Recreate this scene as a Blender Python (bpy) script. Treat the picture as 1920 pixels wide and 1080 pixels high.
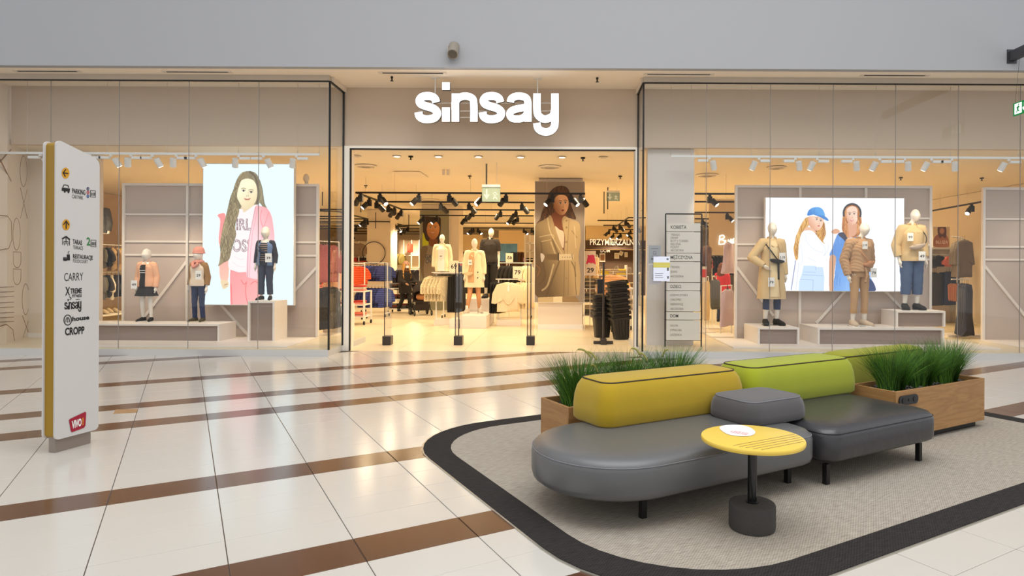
import bpy, bmesh, math, random
import numpy as np
from mathutils import Vector, Matrix, Euler
random.seed(7)
PI = math.pi
# ---------------------------------------------------------------- clearing, camera, world, lights, exposure
for o in list(bpy.data.objects): bpy.data.objects.remove(o)
SC = bpy.context.scene
COL = SC.collection
CAMH, FPX, PX, PY, ROLL = 1.5, 1200.0, 1045.0, 500.0, 0.005
cam_d = bpy.data.cameras.new('camera'); cam = bpy.data.objects.new('camera', cam_d); COL.objects.link(cam)
cam_d.sensor_width = 36; cam_d.lens = FPX/1920*36
cam_d.shift_x = (960-PX)/1920; cam_d.shift_y = -(540-PY)/1920
cam.matrix_world = Matrix.Translation((0,0,CAMH)) @ Matrix.Rotation(-ROLL,4,'Y') @ Matrix.Rotation(PI/2,4,'X')
cam_d.clip_end = 200
SC.camera = cam
SC.view_settings.view_transform = 'Standard'; SC.view_settings.look = 'None'
SC.view_settings.gamma = 1; SC.view_settings.exposure = 0.31
SC.view_settings.use_curve_mapping = False
w = bpy.data.worlds.new('mall_daylight'); SC.world = w; w.use_nodes = True
w.node_tree.nodes['Background'].inputs[0].default_value = (0.96,0.975,1.0,1)
w.node_tree.nodes['Background'].inputs[1].default_value = 0.72

def area(name, loc, size, sizey, energy, color, rot=(0,0,0)):
    l = bpy.data.lights.new(name,'AREA'); l.shape='RECTANGLE'; l.size=size; l.size_y=sizey
    l.energy=energy; l.color=color
    o = bpy.data.objects.new(name,l); o.location=loc; o.rotation_euler=rot; COL.objects.link(o); return o
def spot(name, loc, aim, energy, color, cone=100, blend=0.6, radius=0.05):
    l = bpy.data.lights.new(name,'SPOT'); l.energy=energy; l.color=color; l.spot_size=math.radians(cone)
    l.spot_blend=blend; l.shadow_soft_size=radius
    o = bpy.data.objects.new(name,l); o.location=loc; COL.objects.link(o)
    o.rotation_euler = (Vector(aim)-Vector(loc)).to_track_quat('-Z','Y').to_euler(); return o
WARM = (1.0,0.79,0.49)
area('atrium_skylight',(1.5,2.5,9.0),9,6,440,(0.98,0.99,1.0))
# shop ceiling lamps (downlights and track spots light the shop)
for yy, xs, e in ((12.5,(-2.9,-2.2,-1.35,-0.55,0.3,1.0),45),):
    for x in xs: spot('downlight_lamp',(x,yy,3.55),(x,yy,0),e,WARM,130,0.8)
LAMPS=[(x,y,60 if y<15 else 96) for y in (14.45,16.5,18.7) for x in (-4.3,-3.1,-1.9,-.7,.5)]
LAMPS+=[(x,y,84) for y in (14.6,17.6) for x in (-6.6,-8.6,-10.8,2.9,4.8,6.8,9.0)]
LAMPS+=[(x,y,e*.8) for x,y,e in ((-8.5,20.5,330),(-5.5,25,450),(-1,25,450),(3,25,420),(6.5,21,330),(9,23,330),(-4,32,800),(3,32,800),(-10,28,400))]
for x,y,e in LAMPS: spot('shop_lamp',(x,y,3.1),(x,y-0.3,0),e,WARM,150,0.5,0.14)

# ---------------------------------------------------------------- pixel helpers
def UN(px,py):
    dx=px-PX; dy=py-PY; return dx+ROLL*dy, dy-ROLL*dx
def W(px,py,d):
    dx,dy=UN(px,py); return Vector((dx*d/FPX, d, CAMH-dy*d/FPX))
def F(px,py,h=0.0):
    dx,dy=UN(px,py); d=(CAMH-h)*FPX/dy; return Vector((dx*d/FPX,d,h))
def RP(px,py,p0,n):
    dx,dy=UN(px,py); r=Vector((dx/FPX,1,-dy/FPX)); o=Vector((0,0,CAMH)); n=Vector(n)
    return o+r*((Vector(p0)-o).dot(n)/r.dot(n))
TH = math.radians(30.2); CT,ST=math.cos(TH),math.sin(TH)
def UV(u,v,z=0): return Vector((u*CT-v*ST, u*ST+v*CT, z))

# ---------------------------------------------------------------- materials
def lin(c):
    return tuple(((x/255)/12.92 if x/255<=0.04045 else (((x/255)+0.055)/1.055)**2.4) for x in c)+(1,)
MATS={}
def mat(name, rgb=(200,200,200), rough=0.6, metal=0.0, emit=0.0, spec=0.5, bump=None, vary=0.0, coat=0.0, vscale=6, sheen=0.0, rnd=0.0):
    """bump=(kind,scale,strength)"""
    if name in MATS: return MATS[name]
    m=bpy.data.materials.new(name); m.use_nodes=True; nt=m.node_tree; b=nt.nodes['Principled BSDF']
    c=lin(rgb); b.inputs['Base Color'].default_value=c; b.inputs['Roughness'].default_value=rough
    b.inputs['Metallic'].default_value=metal; b.inputs['Specular IOR Level'].default_value=spec
    b.inputs['Coat Weight'].default_value=coat; b.inputs['Sheen Weight'].default_value=sheen
    if emit: b.inputs['Emission Color'].default_value=c; b.inputs['Emission Strength'].default_value=emit
    tc=nt.nodes.new('ShaderNodeTexCoord')
    if vary:
        n=nt.nodes.new('ShaderNodeTexNoise'); n.inputs['Scale'].default_value=vscale; n.inputs['Detail'].default_value=4
        nt.links.new(tc.outputs['Object'],n.inputs['Vector'])
        mx=nt.nodes.new('ShaderNodeMix'); mx.data_type='RGBA'
        mx.inputs['A'].default_value=tuple(x*(1-vary) for x in c[:3])+(1,); mx.inputs['B'].default_value=tuple(min(1,x*(1+vary)) for x in c[:3])+(1,)
        nt.links.new(n.outputs['Fac'],mx.inputs['Factor']); nt.links.new(mx.outputs['Result'],b.inputs['Base Color'])
    if rnd:
        oi=nt.nodes.new('ShaderNodeObjectInfo'); mr=nt.nodes.new('ShaderNodeMapRange'); mr.inputs['To Min'].default_value=1-rnd; mr.inputs['To Max'].default_value=1+rnd*.7
        hs=nt.nodes.new('ShaderNodeHueSaturation'); nt.links.new(oi.outputs['Random'],mr.inputs['Value']); nt.links.new(mr.outputs[0],hs.inputs['Value'])
        src=b.inputs['Base Color'].links[0].from_socket if b.inputs['Base Color'].is_linked else None
        if src: nt.links.new(src,hs.inputs['Color'])
        else: hs.inputs['Color'].default_value=c
        nt.links.new(hs.outputs[0],b.inputs['Base Color'])
    if bump:
        kind,sc,st=bump
        if kind=='noise':
            t=nt.nodes.new('ShaderNodeTexNoise'); t.inputs['Scale'].default_value=sc; t.inputs['Detail'].default_value=3; out=t.outputs['Fac']
        elif kind=='wavez':
            t=nt.nodes.new('ShaderNodeTexWave'); t.bands_direction='Z'; t.inputs['Scale'].default_value=sc; t.inputs['Distortion'].default_value=1.2; t.inputs['Detail'].default_value=1; out=t.outputs['Fac']
        elif kind=='wavex':
            t=nt.nodes.new('ShaderNodeTexWave'); t.bands_direction='X'; t.inputs['Scale'].default_value=sc; t.inputs['Distortion'].default_value=2; out=t.outputs['Fac']
        elif kind=='diag':
            t=nt.nodes.new('ShaderNodeTexWave'); t.bands_direction='DIAGONAL'; t.inputs['Scale'].default_value=sc; t.inputs['Distortion'].default_value=.6; out=t.outputs['Fac']
        elif kind=='weave':
            t=nt.nodes.new('ShaderNodeTexVoronoi'); t.inputs['Scale'].default_value=sc; out=t.outputs['Distance']
        nt.links.new(tc.outputs['Object'],t.inputs['Vector'])
        bp=nt.nodes.new('ShaderNodeBump'); bp.inputs['Strength'].default_value=st; bp.inputs['Distance'].default_value=0.01
        nt.links.new(out,bp.inputs['Height']); nt.links.new(bp.outputs['Normal'],b.inputs['Normal'])
    MATS[name]=m; return m
def glass_mat(name, tint=(0.97,0.98,0.98), refl=1.0, rough=0.0):
    if name in MATS: return MATS[name]
    m=bpy.data.materials.new(name); m.use_nodes=True; nt=m.node_tree; nt.nodes.clear()
    o=nt.nodes.new('ShaderNodeOutputMaterial'); mx=nt.nodes.new('ShaderNodeMixShader'); t=nt.nodes.new('ShaderNodeBsdfTransparent')
    g=nt.nodes.new('ShaderNodeBsdfGlossy'); f0=nt.nodes.new('ShaderNodeLayerWeight'); f0.inputs['Blend'].default_value=.5
    f1=nt.nodes.new('ShaderNodeMath'); f1.operation='POWER'; f1.inputs[1].default_value=5; nt.links.new(f0.outputs['Facing'],f1.inputs[0])
    f=nt.nodes.new('ShaderNodeMath'); f.operation='MULTIPLY_ADD'; f.inputs[1].default_value=.5; f.inputs[2].default_value=.022; nt.links.new(f1.outputs[0],f.inputs[0])
    t.inputs[0].default_value=tint+(1,); g.inputs['Roughness'].default_value=rough
    ml=nt.nodes.new('ShaderNodeMath'); ml.operation='MULTIPLY'; ml.inputs[1].default_value=refl
    nt.links.new(f.outputs[0],ml.inputs[0]); nt.links.new(ml.outputs[0],mx.inputs[0])
    nt.links.new(t.outputs[0],mx.inputs[1]); nt.links.new(g.outputs[0],mx.inputs[2]); nt.links.new(mx.outputs[0],o.inputs[0])
    MATS[name]=m; return m
def mesh_panel_mat(name, rgb, alpha):
    if name in MATS: return MATS[name]
    m=mat(name,rgb,0.7); m.node_tree.nodes['Principled BSDF'].inputs['Alpha'].default_value=alpha; return m
def wood_mat(name, a, b_, axis=0, sc=1.0, rough=0.5):
    if name in MATS: return MATS[name]
    m=bpy.data.materials.new(name); m.use_nodes=True; nt=m.node_tree; b=nt.nodes['Principled BSDF']; b.inputs['Roughness'].default_value=rough
    tc=nt.nodes.new('ShaderNodeTexCoord'); mp=nt.nodes.new('ShaderNodeMapping')
    s=[9,9,9]; s[axis]=1.1; mp.inputs['Scale'].default_value=[x*sc for x in s]
    n=nt.nodes.new('ShaderNodeTexNoise'); n.inputs['Scale'].default_value=1.3; n.inputs['Detail'].default_value=2; n.inputs['Distortion'].default_value=.6
    n2=nt.nodes.new('ShaderNodeTexNoise'); n2.inputs['Scale'].default_value=14; n2.inputs['Detail'].default_value=3
    wv=nt.nodes.new('ShaderNodeMath'); wv.operation='SINE'; mu=nt.nodes.new('ShaderNodeMath'); mu.operation='MULTIPLY'; mu.inputs[1].default_value=34
    ad=nt.nodes.new('ShaderNodeMath'); ad.operation='MULTIPLY_ADD'; ad.inputs[1].default_value=.3; 
    r=nt.nodes.new('ShaderNodeMapRange'); r.inputs['From Min'].default_value=-1.0; r.inputs['From Max'].default_value=1.3
    mx=nt.nodes.new('ShaderNodeMix'); mx.data_type='RGBA'; mx.inputs['A'].default_value=lin(a); mx.inputs['B'].default_value=lin(b_)
    L=nt.links.new
    L(tc.outputs['Object'],mp.inputs['Vector']); L(mp.outputs[0],n.inputs['Vector']); L(mp.outputs[0],n2.inputs['Vector'])
    L(n.outputs['Fac'],mu.inputs[0]); L(mu.outputs[0],wv.inputs[0]); L(wv.outputs[0],ad.inputs[0]); L(n2.outputs['Fac'],ad.inputs[2])
    L(ad.outputs[0],r.inputs['Value']); L(r.outputs[0],mx.inputs['Factor']); L(mx.outputs['Result'],b.inputs['Base Color'])
    MATS[name]=m; return m
def weave_mat(name,a,b_,c_):
    m=bpy.data.materials.new(name); m.use_nodes=True; nt=m.node_tree; b=nt.nodes['Principled BSDF']; b.inputs['Roughness'].default_value=.95; b.inputs['Specular IOR Level'].default_value=.2
    tc=nt.nodes.new('ShaderNodeTexCoord'); mp=nt.nodes.new('ShaderNodeMapping'); mp.inputs['Rotation'].default_value=(0,0,-TH0); N=nt.nodes.new; L=nt.links.new
    L(tc.outputs['Object'],mp.inputs['Vector']); sx=N('ShaderNodeSeparateXYZ'); L(mp.outputs[0],sx.inputs[0])
    def sine(o,per):
        k=N('ShaderNodeMath'); k.operation='MULTIPLY'; k.inputs[1].default_value=2*PI/per; L(o,k.inputs[0]); q=N('ShaderNodeMath'); q.operation='SINE'; L(k.outputs[0],q.inputs[0]); return q.outputs[0]
    pr=N('ShaderNodeMath'); pr.operation='MULTIPLY'; L(sine(sx.outputs['X'],.024),pr.inputs[0]); L(sine(sx.outputs['Y'],.016),pr.inputs[1])
    mp2=N('ShaderNodeMapping'); mp2.inputs['Scale'].default_value=(14,120,1); L(mp.outputs[0],mp2.inputs['Vector']); n=N('ShaderNodeTexNoise'); n.inputs['Scale'].default_value=1; n.inputs['Detail'].default_value=4; L(mp2.outputs[0],n.inputs['Vector'])
    ad=N('ShaderNodeMath'); ad.operation='MULTIPLY_ADD'; ad.inputs[1].default_value=.22; L(pr.outputs[0],ad.inputs[0]); L(n.outputs['Fac'],ad.inputs[2])
    r=N('ShaderNodeMapRange'); r.inputs['From Min'].default_value=.2; r.inputs['From Max'].default_value=.8; L(ad.outputs[0],r.inputs['Value'])
    mx=N('ShaderNodeMix'); mx.data_type='RGBA'; mx.inputs['A'].default_value=lin(a); mx.inputs['B'].default_value=lin(b_); L(r.outputs[0],mx.inputs['Factor']); L(mx.outputs['Result'],b.inputs['Base Color'])
    bp=N('ShaderNodeBump'); bp.inputs['Strength'].default_value=.4; bp.inputs['Distance'].default_value=.003; L(ad.outputs[0],bp.inputs['Height']); L(bp.outputs['Normal'],b.inputs['Normal'])
    MATS[name]=m; return m
TH0=math.radians(30.2)
def print_mat(name, emit=0.0, rough=0.5):
    if name in MATS: return MATS[name]
    m=bpy.data.materials.new(name); m.use_nodes=True; nt=m.node_tree; b=nt.nodes['Principled BSDF']; b.inputs['Roughness'].default_value=rough
    a=nt.nodes.new('ShaderNodeAttribute'); a.attribute_name='print'
    if emit:
        b.inputs['Base Color'].default_value=(0.02,0.02,0.02,1); nt.links.new(a.outputs['Color'],b.inputs['Emission Color']); b.inputs['Emission Strength'].default_value=emit
    else: nt.links.new(a.outputs['Color'],b.inputs['Base Color'])
    MATS[name]=m; return m

# ---------------------------------------------------------------- mesh builder
def link(o,parent=None):
    COL.objects.link(o)
    if parent is not None: o.parent=parent
    return o
def tag(o,label=None,cat=None,group=None,kind=None):
    if label: o['label']=label
    if cat: o['category']=cat
    if group: o['group']=group
    if kind: o['kind']=kind
    return o
def thing(name,label,cat,loc=(0,0,0),rz=0,group=None):
    o=bpy.data.objects.new(name,None); o.empty_display_size=.1; COL.objects.link(o); o.location=loc; o.rotation_euler=(0,0,rz)
    return tag(o,label,cat,group)
def dup(src,loc=None,rz=None,label=None,group=None,parent=None,scale=None):
    def cp(s,p):
        c=s.copy(); COL.objects.link(c)
        if p is not None: c.parent=p
        for ch in kids.get(s.name,[]): cp(ch,c)
        return c
    kids={}
    def reg(s):
        kids[s.name]=list(s.children)
        for c in kids[s.name]: reg(c)
    reg(src)
    c=cp(src,parent)
    if loc is not None: c.location=loc
    if rz is not None: c.rotation_euler=(0,0,rz)
    if scale is not None: c.scale=scale if hasattr(scale,'__len__') else (scale,)*3
    if label: c['label']=label
    if group: c['group']=group
    return c
class MB:
    def __init__(s,off=(0,0,0)): s.v=[]; s.f=[]; s.off=Vector(off)
    def add(s,vs,fs):
        n=len(s.v); s.v+= [tuple(Vector(p)-s.off) for p in vs]; s.f+=[tuple(i+n for i in f) for f in fs]; return s
    def box(s,x0,x1,y0,y1,z0,z1,bev=0.0):
        if x0>x1:x0,x1=x1,x0
        if y0>y1:y0,y1=y1,y0
        if z0>z1:z0,z1=z1,z0
        b=min(bev,(x1-x0)*.45,(y1-y0)*.45,(z1-z0)*.45)
        if b<=0:
            vs=[(x,y,z) for z in (z0,z1) for y in (y0,y1) for x in (x0,x1)]
            fs=[(0,2,3,1),(4,5,7,6),(0,1,5,4),(2,6,7,3),(0,4,6,2),(1,3,7,5)]
            return s.add(vs,fs)
        # chamfered box
        bm=bmesh.new(); bmesh.ops.create_cube(bm,size=1)
        for v in bm.verts: v.co=Vector(((x0+x1)/2+v.co.x*(x1-x0),(y0+y1)/2+v.co.y*(y1-y0),(z0+z1)/2+v.co.z*(z1-z0)))
        bmesh.ops.bevel(bm,geom=list(bm.edges),offset=b,segments=2,affect='EDGES',profile=.6)
        s.bm(bm); return s
    def bm(s,bm,M=None):
        bm.verts.ensure_lookup_table(); bm.verts.index_update()
        s.add([ (M@v.co if M else v.co) for v in bm.verts],[tuple(v.index for v in f.verts) for f in bm.faces]); bm.free(); return s
    def prism(s,pts,axis,a,b):
        """pts 2-D polygon; axis 'x','y','z' = extrusion axis from a to b"""
        def P(p,t):
            return {'x':(t,p[0],p[1]),'y':(p[0],t,p[1]),'z':(p[0],p[1],t)}[axis]
        n=len(pts); vs=[P(p,a) for p in pts]+[P(p,b) for p in pts]
        fs=[tuple(range(n))[::-1],tuple(range(n,2*n))]+[(i,(i+1)%n,n+(i+1)%n,n+i) for i in range(n)]
        return s.add(vs,fs)
    def loft(s,rings,cap=True,closed=True):
        n=len(rings[0]); vs=[p for r in rings for p in r]; fs=[]
        for k in range(len(rings)-1):
            for i in range(n if closed else n-1):
                j=(i+1)%n; fs.append((k*n+i,k*n+j,(k+1)*n+j,(k+1)*n+i))
        if cap: fs.append(tuple(range(n))[::-1]); fs.append(tuple((len(rings)-1)*n+i for i in range(n)))
        return s.add(vs,fs)
    def tube(s,pts,r,seg=8,closed=False,cap=True):
        pts=[Vector(p) for p in pts]; m=len(pts); rs=r if hasattr(r,'__len__') else [r]*m
        rings=[]; ref=None
        for i,p in enumerate(pts):
            if closed: d=pts[(i+1)%m]-pts[i-1]
            elif i==0: d=pts[1]-p
            elif i==m-1: d=p-pts[-2]
            else: d=(pts[i+1]-p).normalized()+(p-pts[i-1]).normalized()
            if d.length<1e-9: d=Vector((0,0,1))
            d.normalize()
            if ref is None: ref=Vector((0,0,1)) if abs(d.z)<.9 else Vector((1,0,0))
            a=(ref-d*ref.dot(d))
            if a.length<1e-6: a=d.orthogonal()
            a.normalize(); ref=a; b=d.cross(a)
            rings.append([p+(a*math.cos(2*PI*k/seg)+b*math.sin(2*PI*k/seg))*rs[i] for k in range(seg)])
        if closed: rings.append(rings[0]); return s.loft(rings,cap=False)
        return s.loft(rings,cap=cap)
    def cyl(s,a,b,r,r2=None,seg=16): return s.tube([a,b],[r,r if r2 is None else r2],seg)
    def lathe(s,prof,c=(0,0,0),seg=24,cap=True,ex=1,ey=1):
        return s.loft([[ (c[0]+r*ex*math.cos(2*PI*k/seg),c[1]+r*ey*math.sin(2*PI*k/seg),c[2]+z) for k in range(seg)] for r,z in prof],cap)
    def ball(s,c,rx,ry,rz,seg=12,rings=8):
        return s.loft([[(c[0]+rx*math.sin(PI*i/rings)*math.cos(2*PI*k/seg),c[1]+ry*math.sin(PI*i/rings)*math.sin(2*PI*k/seg),c[2]-rz*math.cos(PI*i/rings)) for k in range(seg)] for i in [.15]+list(range(1,rings))+[rings-.15]])
    def text(s,st,o,xd,zd,h,width=None,bold=0.0,nudge=0.0,flip=False):
        vs,fs,wd=tmesh(st,bold); o=Vector(o); xd=Vector(xd).normalized(); zd=Vector(zd).normalized()
        sx=h if width is None else width/max(wd,1e-6)
        nrm=xd.cross(zd)   # points to reader when zd up and xd right
        s.add([o+xd*(x*sx)+zd*(y*h)+nrm*nudge for x,y in vs],fs); return s
    def build(s,name,m,parent=None,smooth=False,loc=None):
        me=bpy.data.meshes.new(name); me.from_pydata(s.v,[],s.f); me.update()
        if isinstance(m,(list,tuple)):
            for x in m: me.materials.append(x)
        elif m: me.materials.append(m)
        if smooth:
            me.polygons.foreach_set('use_smooth',[True]*len(me.polygons))
            if smooth!=True: me.set_sharp_from_angle(angle=math.radians(smooth))
        o=bpy.data.objects.new(name,me); link(o,parent)
        if loc is not None: o.location=loc
        return o
TM={}
def tmesh(st,bold=0.0):
    k=(st,bold)
    if k in TM: return TM[k]
    c=bpy.data.curves.new('t','FONT'); c.body=st; c.size=1.37; c.offset=bold; c.resolution_u=3
    o=bpy.data.objects.new('t',c)
    me=bpy.data.meshes.new_from_object(o)
    vs=[(v.co.x,v.co.y) for v in me.vertices]; fs=[tuple(p.vertices) for p in me.polygons]
    mx=max([v[0] for v in vs] or [1]); mn=min([v[0] for v in vs] or [0]); vs=[(x-mn,y) for x,y in vs]
    bpy.data.objects.remove(o); bpy.data.curves.remove(c); bpy.data.meshes.remove(me)
    TM[k]=(vs,fs,mx-mn); return TM[k]
def catmull(pts,n=6,closed=False):
    pts=[Vector(p) for p in pts]; m=len(pts); out=[]
    rng=range(m) if closed else range(m-1)
    for i in rng:
        p0=pts[(i-1)%m] if closed or i>0 else pts[i]; p1=pts[i]; p2=pts[(i+1)%m]; p3=pts[(i+2)%m] if closed or i+2<m else p2
        for k in range(n):
            t=k/n; out.append(0.5*((2*p1)+(p2-p0)*t+(2*p0-5*p1+4*p2-p3)*t*t+(3*p1-p0-3*p2+p3)*t**3))
    if not closed: out.append(pts[-1])
    return out
def stroke_poly(pts,wd,smooth=6):
    """2-D thick stroke with butt ends -> list of (left,right) pairs"""
    p=catmull([(a,b,0) for a,b in pts],smooth) if smooth and len(pts)>2 else [Vector((a,b,0)) for a,b in pts]
    L=[];R=[]
    for i,q in enumerate(p):
        d=(p[min(i+1,len(p)-1)]-p[max(i-1,0)]); d.normalize(); n=Vector((-d.y,d.x,0))*wd/2
        L.append((q+n)[:2]); R.append((q-n)[:2])
    return L,R
def add_stroke(mb,pts,wd,fn,depth_vec,smooth=6):
    L,R=stroke_poly(pts,wd,smooth); n=len(L)
    f=[fn(*a) for a in L]+[fn(*a) for a in R]; dv=Vector(depth_vec); b=[p+dv for p in f]
    fs=[]
    for i in range(n-1):
        fs+= [(i,i+1,n+i+1,n+i),(2*n+i,3*n+i,3*n+i+1,2*n+i+1),(i,2*n+i,2*n+i+1,i+1),(n+i,n+i+1,3*n+i+1,3*n+i)]
    fs+=[(0,n,3*n,2*n),(n-1,3*n-1,4*n-1,2*n-1)]
    mb.add(f+b,fs)
def rpoly(pts,rads,seg=8):
    """rounded polygon (ccw) -> points"""
    out=[]; n=len(pts)
    for i in range(n):
        p=Vector(pts[i]).to_2d() if len(pts[i])==2 else Vector(pts[i][:2]); a=(Vector(pts[i-1][:2])-p); b=(Vector(pts[(i+1)%n][:2])-p)
        r=rads[i] if hasattr(rads,'__len__') else rads
        if r<=0: out.append(tuple(p)); continue
        a.normalize(); b.normalize(); ang=a.angle(b); t=min(r/math.tan(ang/2), 1e9)
        c=p+(a+b).normalized()*(r/math.sin(ang/2)); s0=p+a*t-c; s1=p+b*t-c
        a0=math.atan2(s0.y,s0.x); a1=math.atan2(s1.y,s1.x); da=(a1-a0+PI)%(2*PI)-PI
        for k in range(seg+1):
            q=a0+da*k/seg; out.append((c.x+r*math.cos(q),c.y+r*math.sin(q)))
    return out
def normals2(pts):
    n=len(pts); out=[]
    for i in range(n):
        d=Vector(pts[(i+1)%n])-Vector(pts[i-1]); d=Vector((d.x,d.y)).normalized(); out.append(Vector((d.y,-d.x)))
    return out
def densify(pts,step=.08):
    out=[]
    for i in range(len(pts)):
        a=Vector(pts[i]);b=Vector(pts[(i+1)%len(pts)]); k=max(1,int((b-a).length/step))
        out+=[tuple(a.lerp(b,j/k)) for j in range(k)]
    return out
def pillow(mb,outline,prof,zfn=None):
    xs=[p[0] for p in outline]; ys=[p[1] for p in outline]; cx,cy=(min(xs)+max(xs))/2,(min(ys)+max(ys))/2
    hx,hy=(max(xs)-min(xs))/2,(max(ys)-min(ys))/2; rings=[]
    for ins,z in prof:
        r=[]; kx=(hx-ins)/hx; ky=(hy-ins)/hy
        for p in outline:
            q=(cx+(p[0]-cx)*kx,cy+(p[1]-cy)*ky); r.append((q[0],q[1],z+(zfn(*q) if zfn else 0)))
        rings.append(r)
    mb.loft(rings); return rings
TMPS=bpy.data.scenes.new('tmp')
def remesh(mb,voxel=.012,smooth=3):
    me=bpy.data.meshes.new('r'); me.from_pydata(mb.v,[],mb.f); o=bpy.data.objects.new('r',me); TMPS.collection.objects.link(o)
    md=o.modifiers.new('r','REMESH'); md.mode='VOXEL'; md.voxel_size=voxel; md.use_smooth_shade=True
    sm=o.modifiers.new('s','SMOOTH'); sm.iterations=smooth; sm.factor=.5
    dg=TMPS.view_layers[0].depsgraph; TMPS.view_layers[0].update(); dg=TMPS.view_layers[0].depsgraph
    out=bpy.data.meshes.new_from_object(o.evaluated_get(dg)); bpy.data.objects.remove(o); return out
def mesh_obj(name,me,m,parent=None):
    me.materials.clear(); me.materials.append(m); o=bpy.data.objects.new(name,me); return link(o,parent)
def struct(o): o['kind']='structure'; return o
# ================================================================ STRUCTURE
Y_GL, Y_WALL, Y_SOF = 10.57, 11.27, 10.10
H_SOF, H_HEAD, H_CEIL, H_CURB = 4.635, 4.54, 3.605, 0.115
XL, XR = -3.77, 1.41
m_tile=mat('floor_tile_cream',(206,201,192),0.17,spec=0.75,vary=0.03,vscale=1.5)
m_tileb=mat('floor_tile_brown',(92,58,38),0.19,spec=0.8,vary=0.08,vscale=2)
m_grout=mat('floor_grout',(92,82,72),0.8)
m_shopfl=mat('shop_floor_tile',(226,210,180),0.28,vary=0.03,vscale=1.2)
m_wall=mat('bulkhead_paint',(208,186,163),0.75,bump=('noise',60,.05))
m_fas=mat('upper_fascia_paint',(174,174,176),0.8,bump=('noise',40,.05))
m_cream=mat('cream_paint',(232,218,200),0.7)
m_white=mat('white_paint',(238,234,228),0.5)
m_curb=mat('curb_grey',(205,202,198),0.45)
m_black=mat('black_metal',(26,24,24),0.4,metal=.2)
m_ceil=mat('shop_ceiling_paint',(236,222,198),0.85)
m_whmet=mat('white_metal',(232,228,222),0.35)
m_glass=glass_mat('clear_glass')
m_taupe=mat('taupe_frame',(196,182,164),0.5)

# ---- mall floor: grout base with one object per tile
fl=struct(MB().box(-16,14,-2,Y_WALL,-.06,-.006).build('floor',m_grout))
tag(fl,'cream tiled mall floor with brown tile stripes','floor')
TU,TV=0.61,0.3130
def tile_mesh(brown):
    b=.0022
    m=MB().box(.0025,TU-.0025,.0017,TV-.0017,-.02,0,0)
    # chamfered top edge
    vs=[(.0025,.0012,-.02),(TU-.0025,.0012,-.02),(TU-.0025,TV-.0012,-.02),(.0025,TV-.0012,-.02)]
    top1=[(x,y,-.0015) for x,y,z in vs]; top2=[(x+(b if x<.3 else -b),y+(b*.4 if y<.15 else -b*.4),0) for x,y,z in vs]
    m=MB(); m.loft([vs,top1,top2]); 
    o=m.build('tile',m_tileb if brown else m_tile); me=o.data; bpy.data.objects.remove(o); return me
tm=[None,None]
cands=[]
for i in range(-30,40):
    for j in range(-22,60):
        u=.195+TU*i; v=3.6-TV+TV*j    # band idx0 row has its far edge at v=3.6
        c=UV(u+TU/2,v+TV/2); 
        cs=[UV(u+a*TU,v+b*TV) for a in (0,1) for b in (0,1)]
        if c.y<1.9 or min(p.y for p in cs)>Y_WALL: continue
        if c.x<-1.0*c.y-2.2 or c.x>.85*c.y+2.2: continue
        hid=(c.x<-0.89*c.y-.3 or c.x>.745*c.y+.3 or c.y<2.95)
        inside=lambda p: (p.x<XL-.1 or p.x>XR+.1) and p.y>Y_GL+.02
        if all(inside(p) for p in cs): continue
        cands.append((c.length+(100 if hid else 0),u,v,(j%15) in (0,5,12),any(p.y>Y_GL-.02 and (p.x<XL+.05 or p.x>XR-.05) or p.y>Y_WALL for p in cs)))
cands.sort()
def on_rug(u,v): return 1.95<u<6.6 and 2.35<v<4.9
def clip_tile(u,v):
    pts=[UV(u+.0025,v+.0012),UV(u+TU-.0025,v+.0012),UV(u+TU-.0025,v+TV-.0012),UV(u+.0025,v+TV-.0012)]
    c=UV(u+TU/2,v+TV/2)
    side = c.x<XL or c.x>XR
    ymax = Y_GL if side else Y_WALL
    out=[]
    for i in range(4):
        a,b=pts[i],pts[(i+1)%4]
        if a.y<=ymax: out.append(a)
        if (a.y-ymax)*(b.y-ymax)<0: out.append(a.lerp(b,(ymax-a.y)/(b.y-a.y)))
    return [(p.x,p.y) for p in out]
tiles=[c for c in cands if not on_rug(c[1]+TU/2,c[2]+TV/2)]
count=0; restc,restb=MB(),MB()
protos=[MB(),MB()]
tilemesh={}
for d,u,v,br,clip in tiles:
    if count<300 and not clip:
        if br not in tilemesh: tilemesh[br]=tile_mesh(br)
        o=bpy.data.objects.new('brown_tile' if br else 'tile',tilemesh[br]); link(o,fl); o.location=UV(u,v,random.uniform(-.0004,.0004)); o.rotation_euler=(0,0,TH); count+=1
    else:
        r=restb if br else restc
        if clip:
            p=clip_tile(u,v)
            if len(p)>=3: r.prism(p,'z',-.02,0)
        else:
            pts=[UV(u+a,v+b) for a,b in ((.0025,.0012),(TU-.0025,.0012),(TU-.0025,TV-.0012),(.0025,TV-.0012))]
            r.prism([(p.x,p.y) for p in pts],'z',-.02,0)
restc.build('far_tile',m_tile,fl)['kind']='stuff'; restb.build('far_brown_tile',m_tileb,fl)['kind']='stuff'
# small brass access cover left of the stripes
ac=MB(); p=[F(x,y) for x,y in ((212,776),(256,773.5),(259,767),(217,768.5))]
ac.prism([(q.x,q.y) for q in p],'z',0,.003); tag(ac.build('floor_cover',mat('brass_cover',(190,150,104),.4,metal=.3)),'small brass-coloured access cover set in the floor behind the totem','floor cover')

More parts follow.
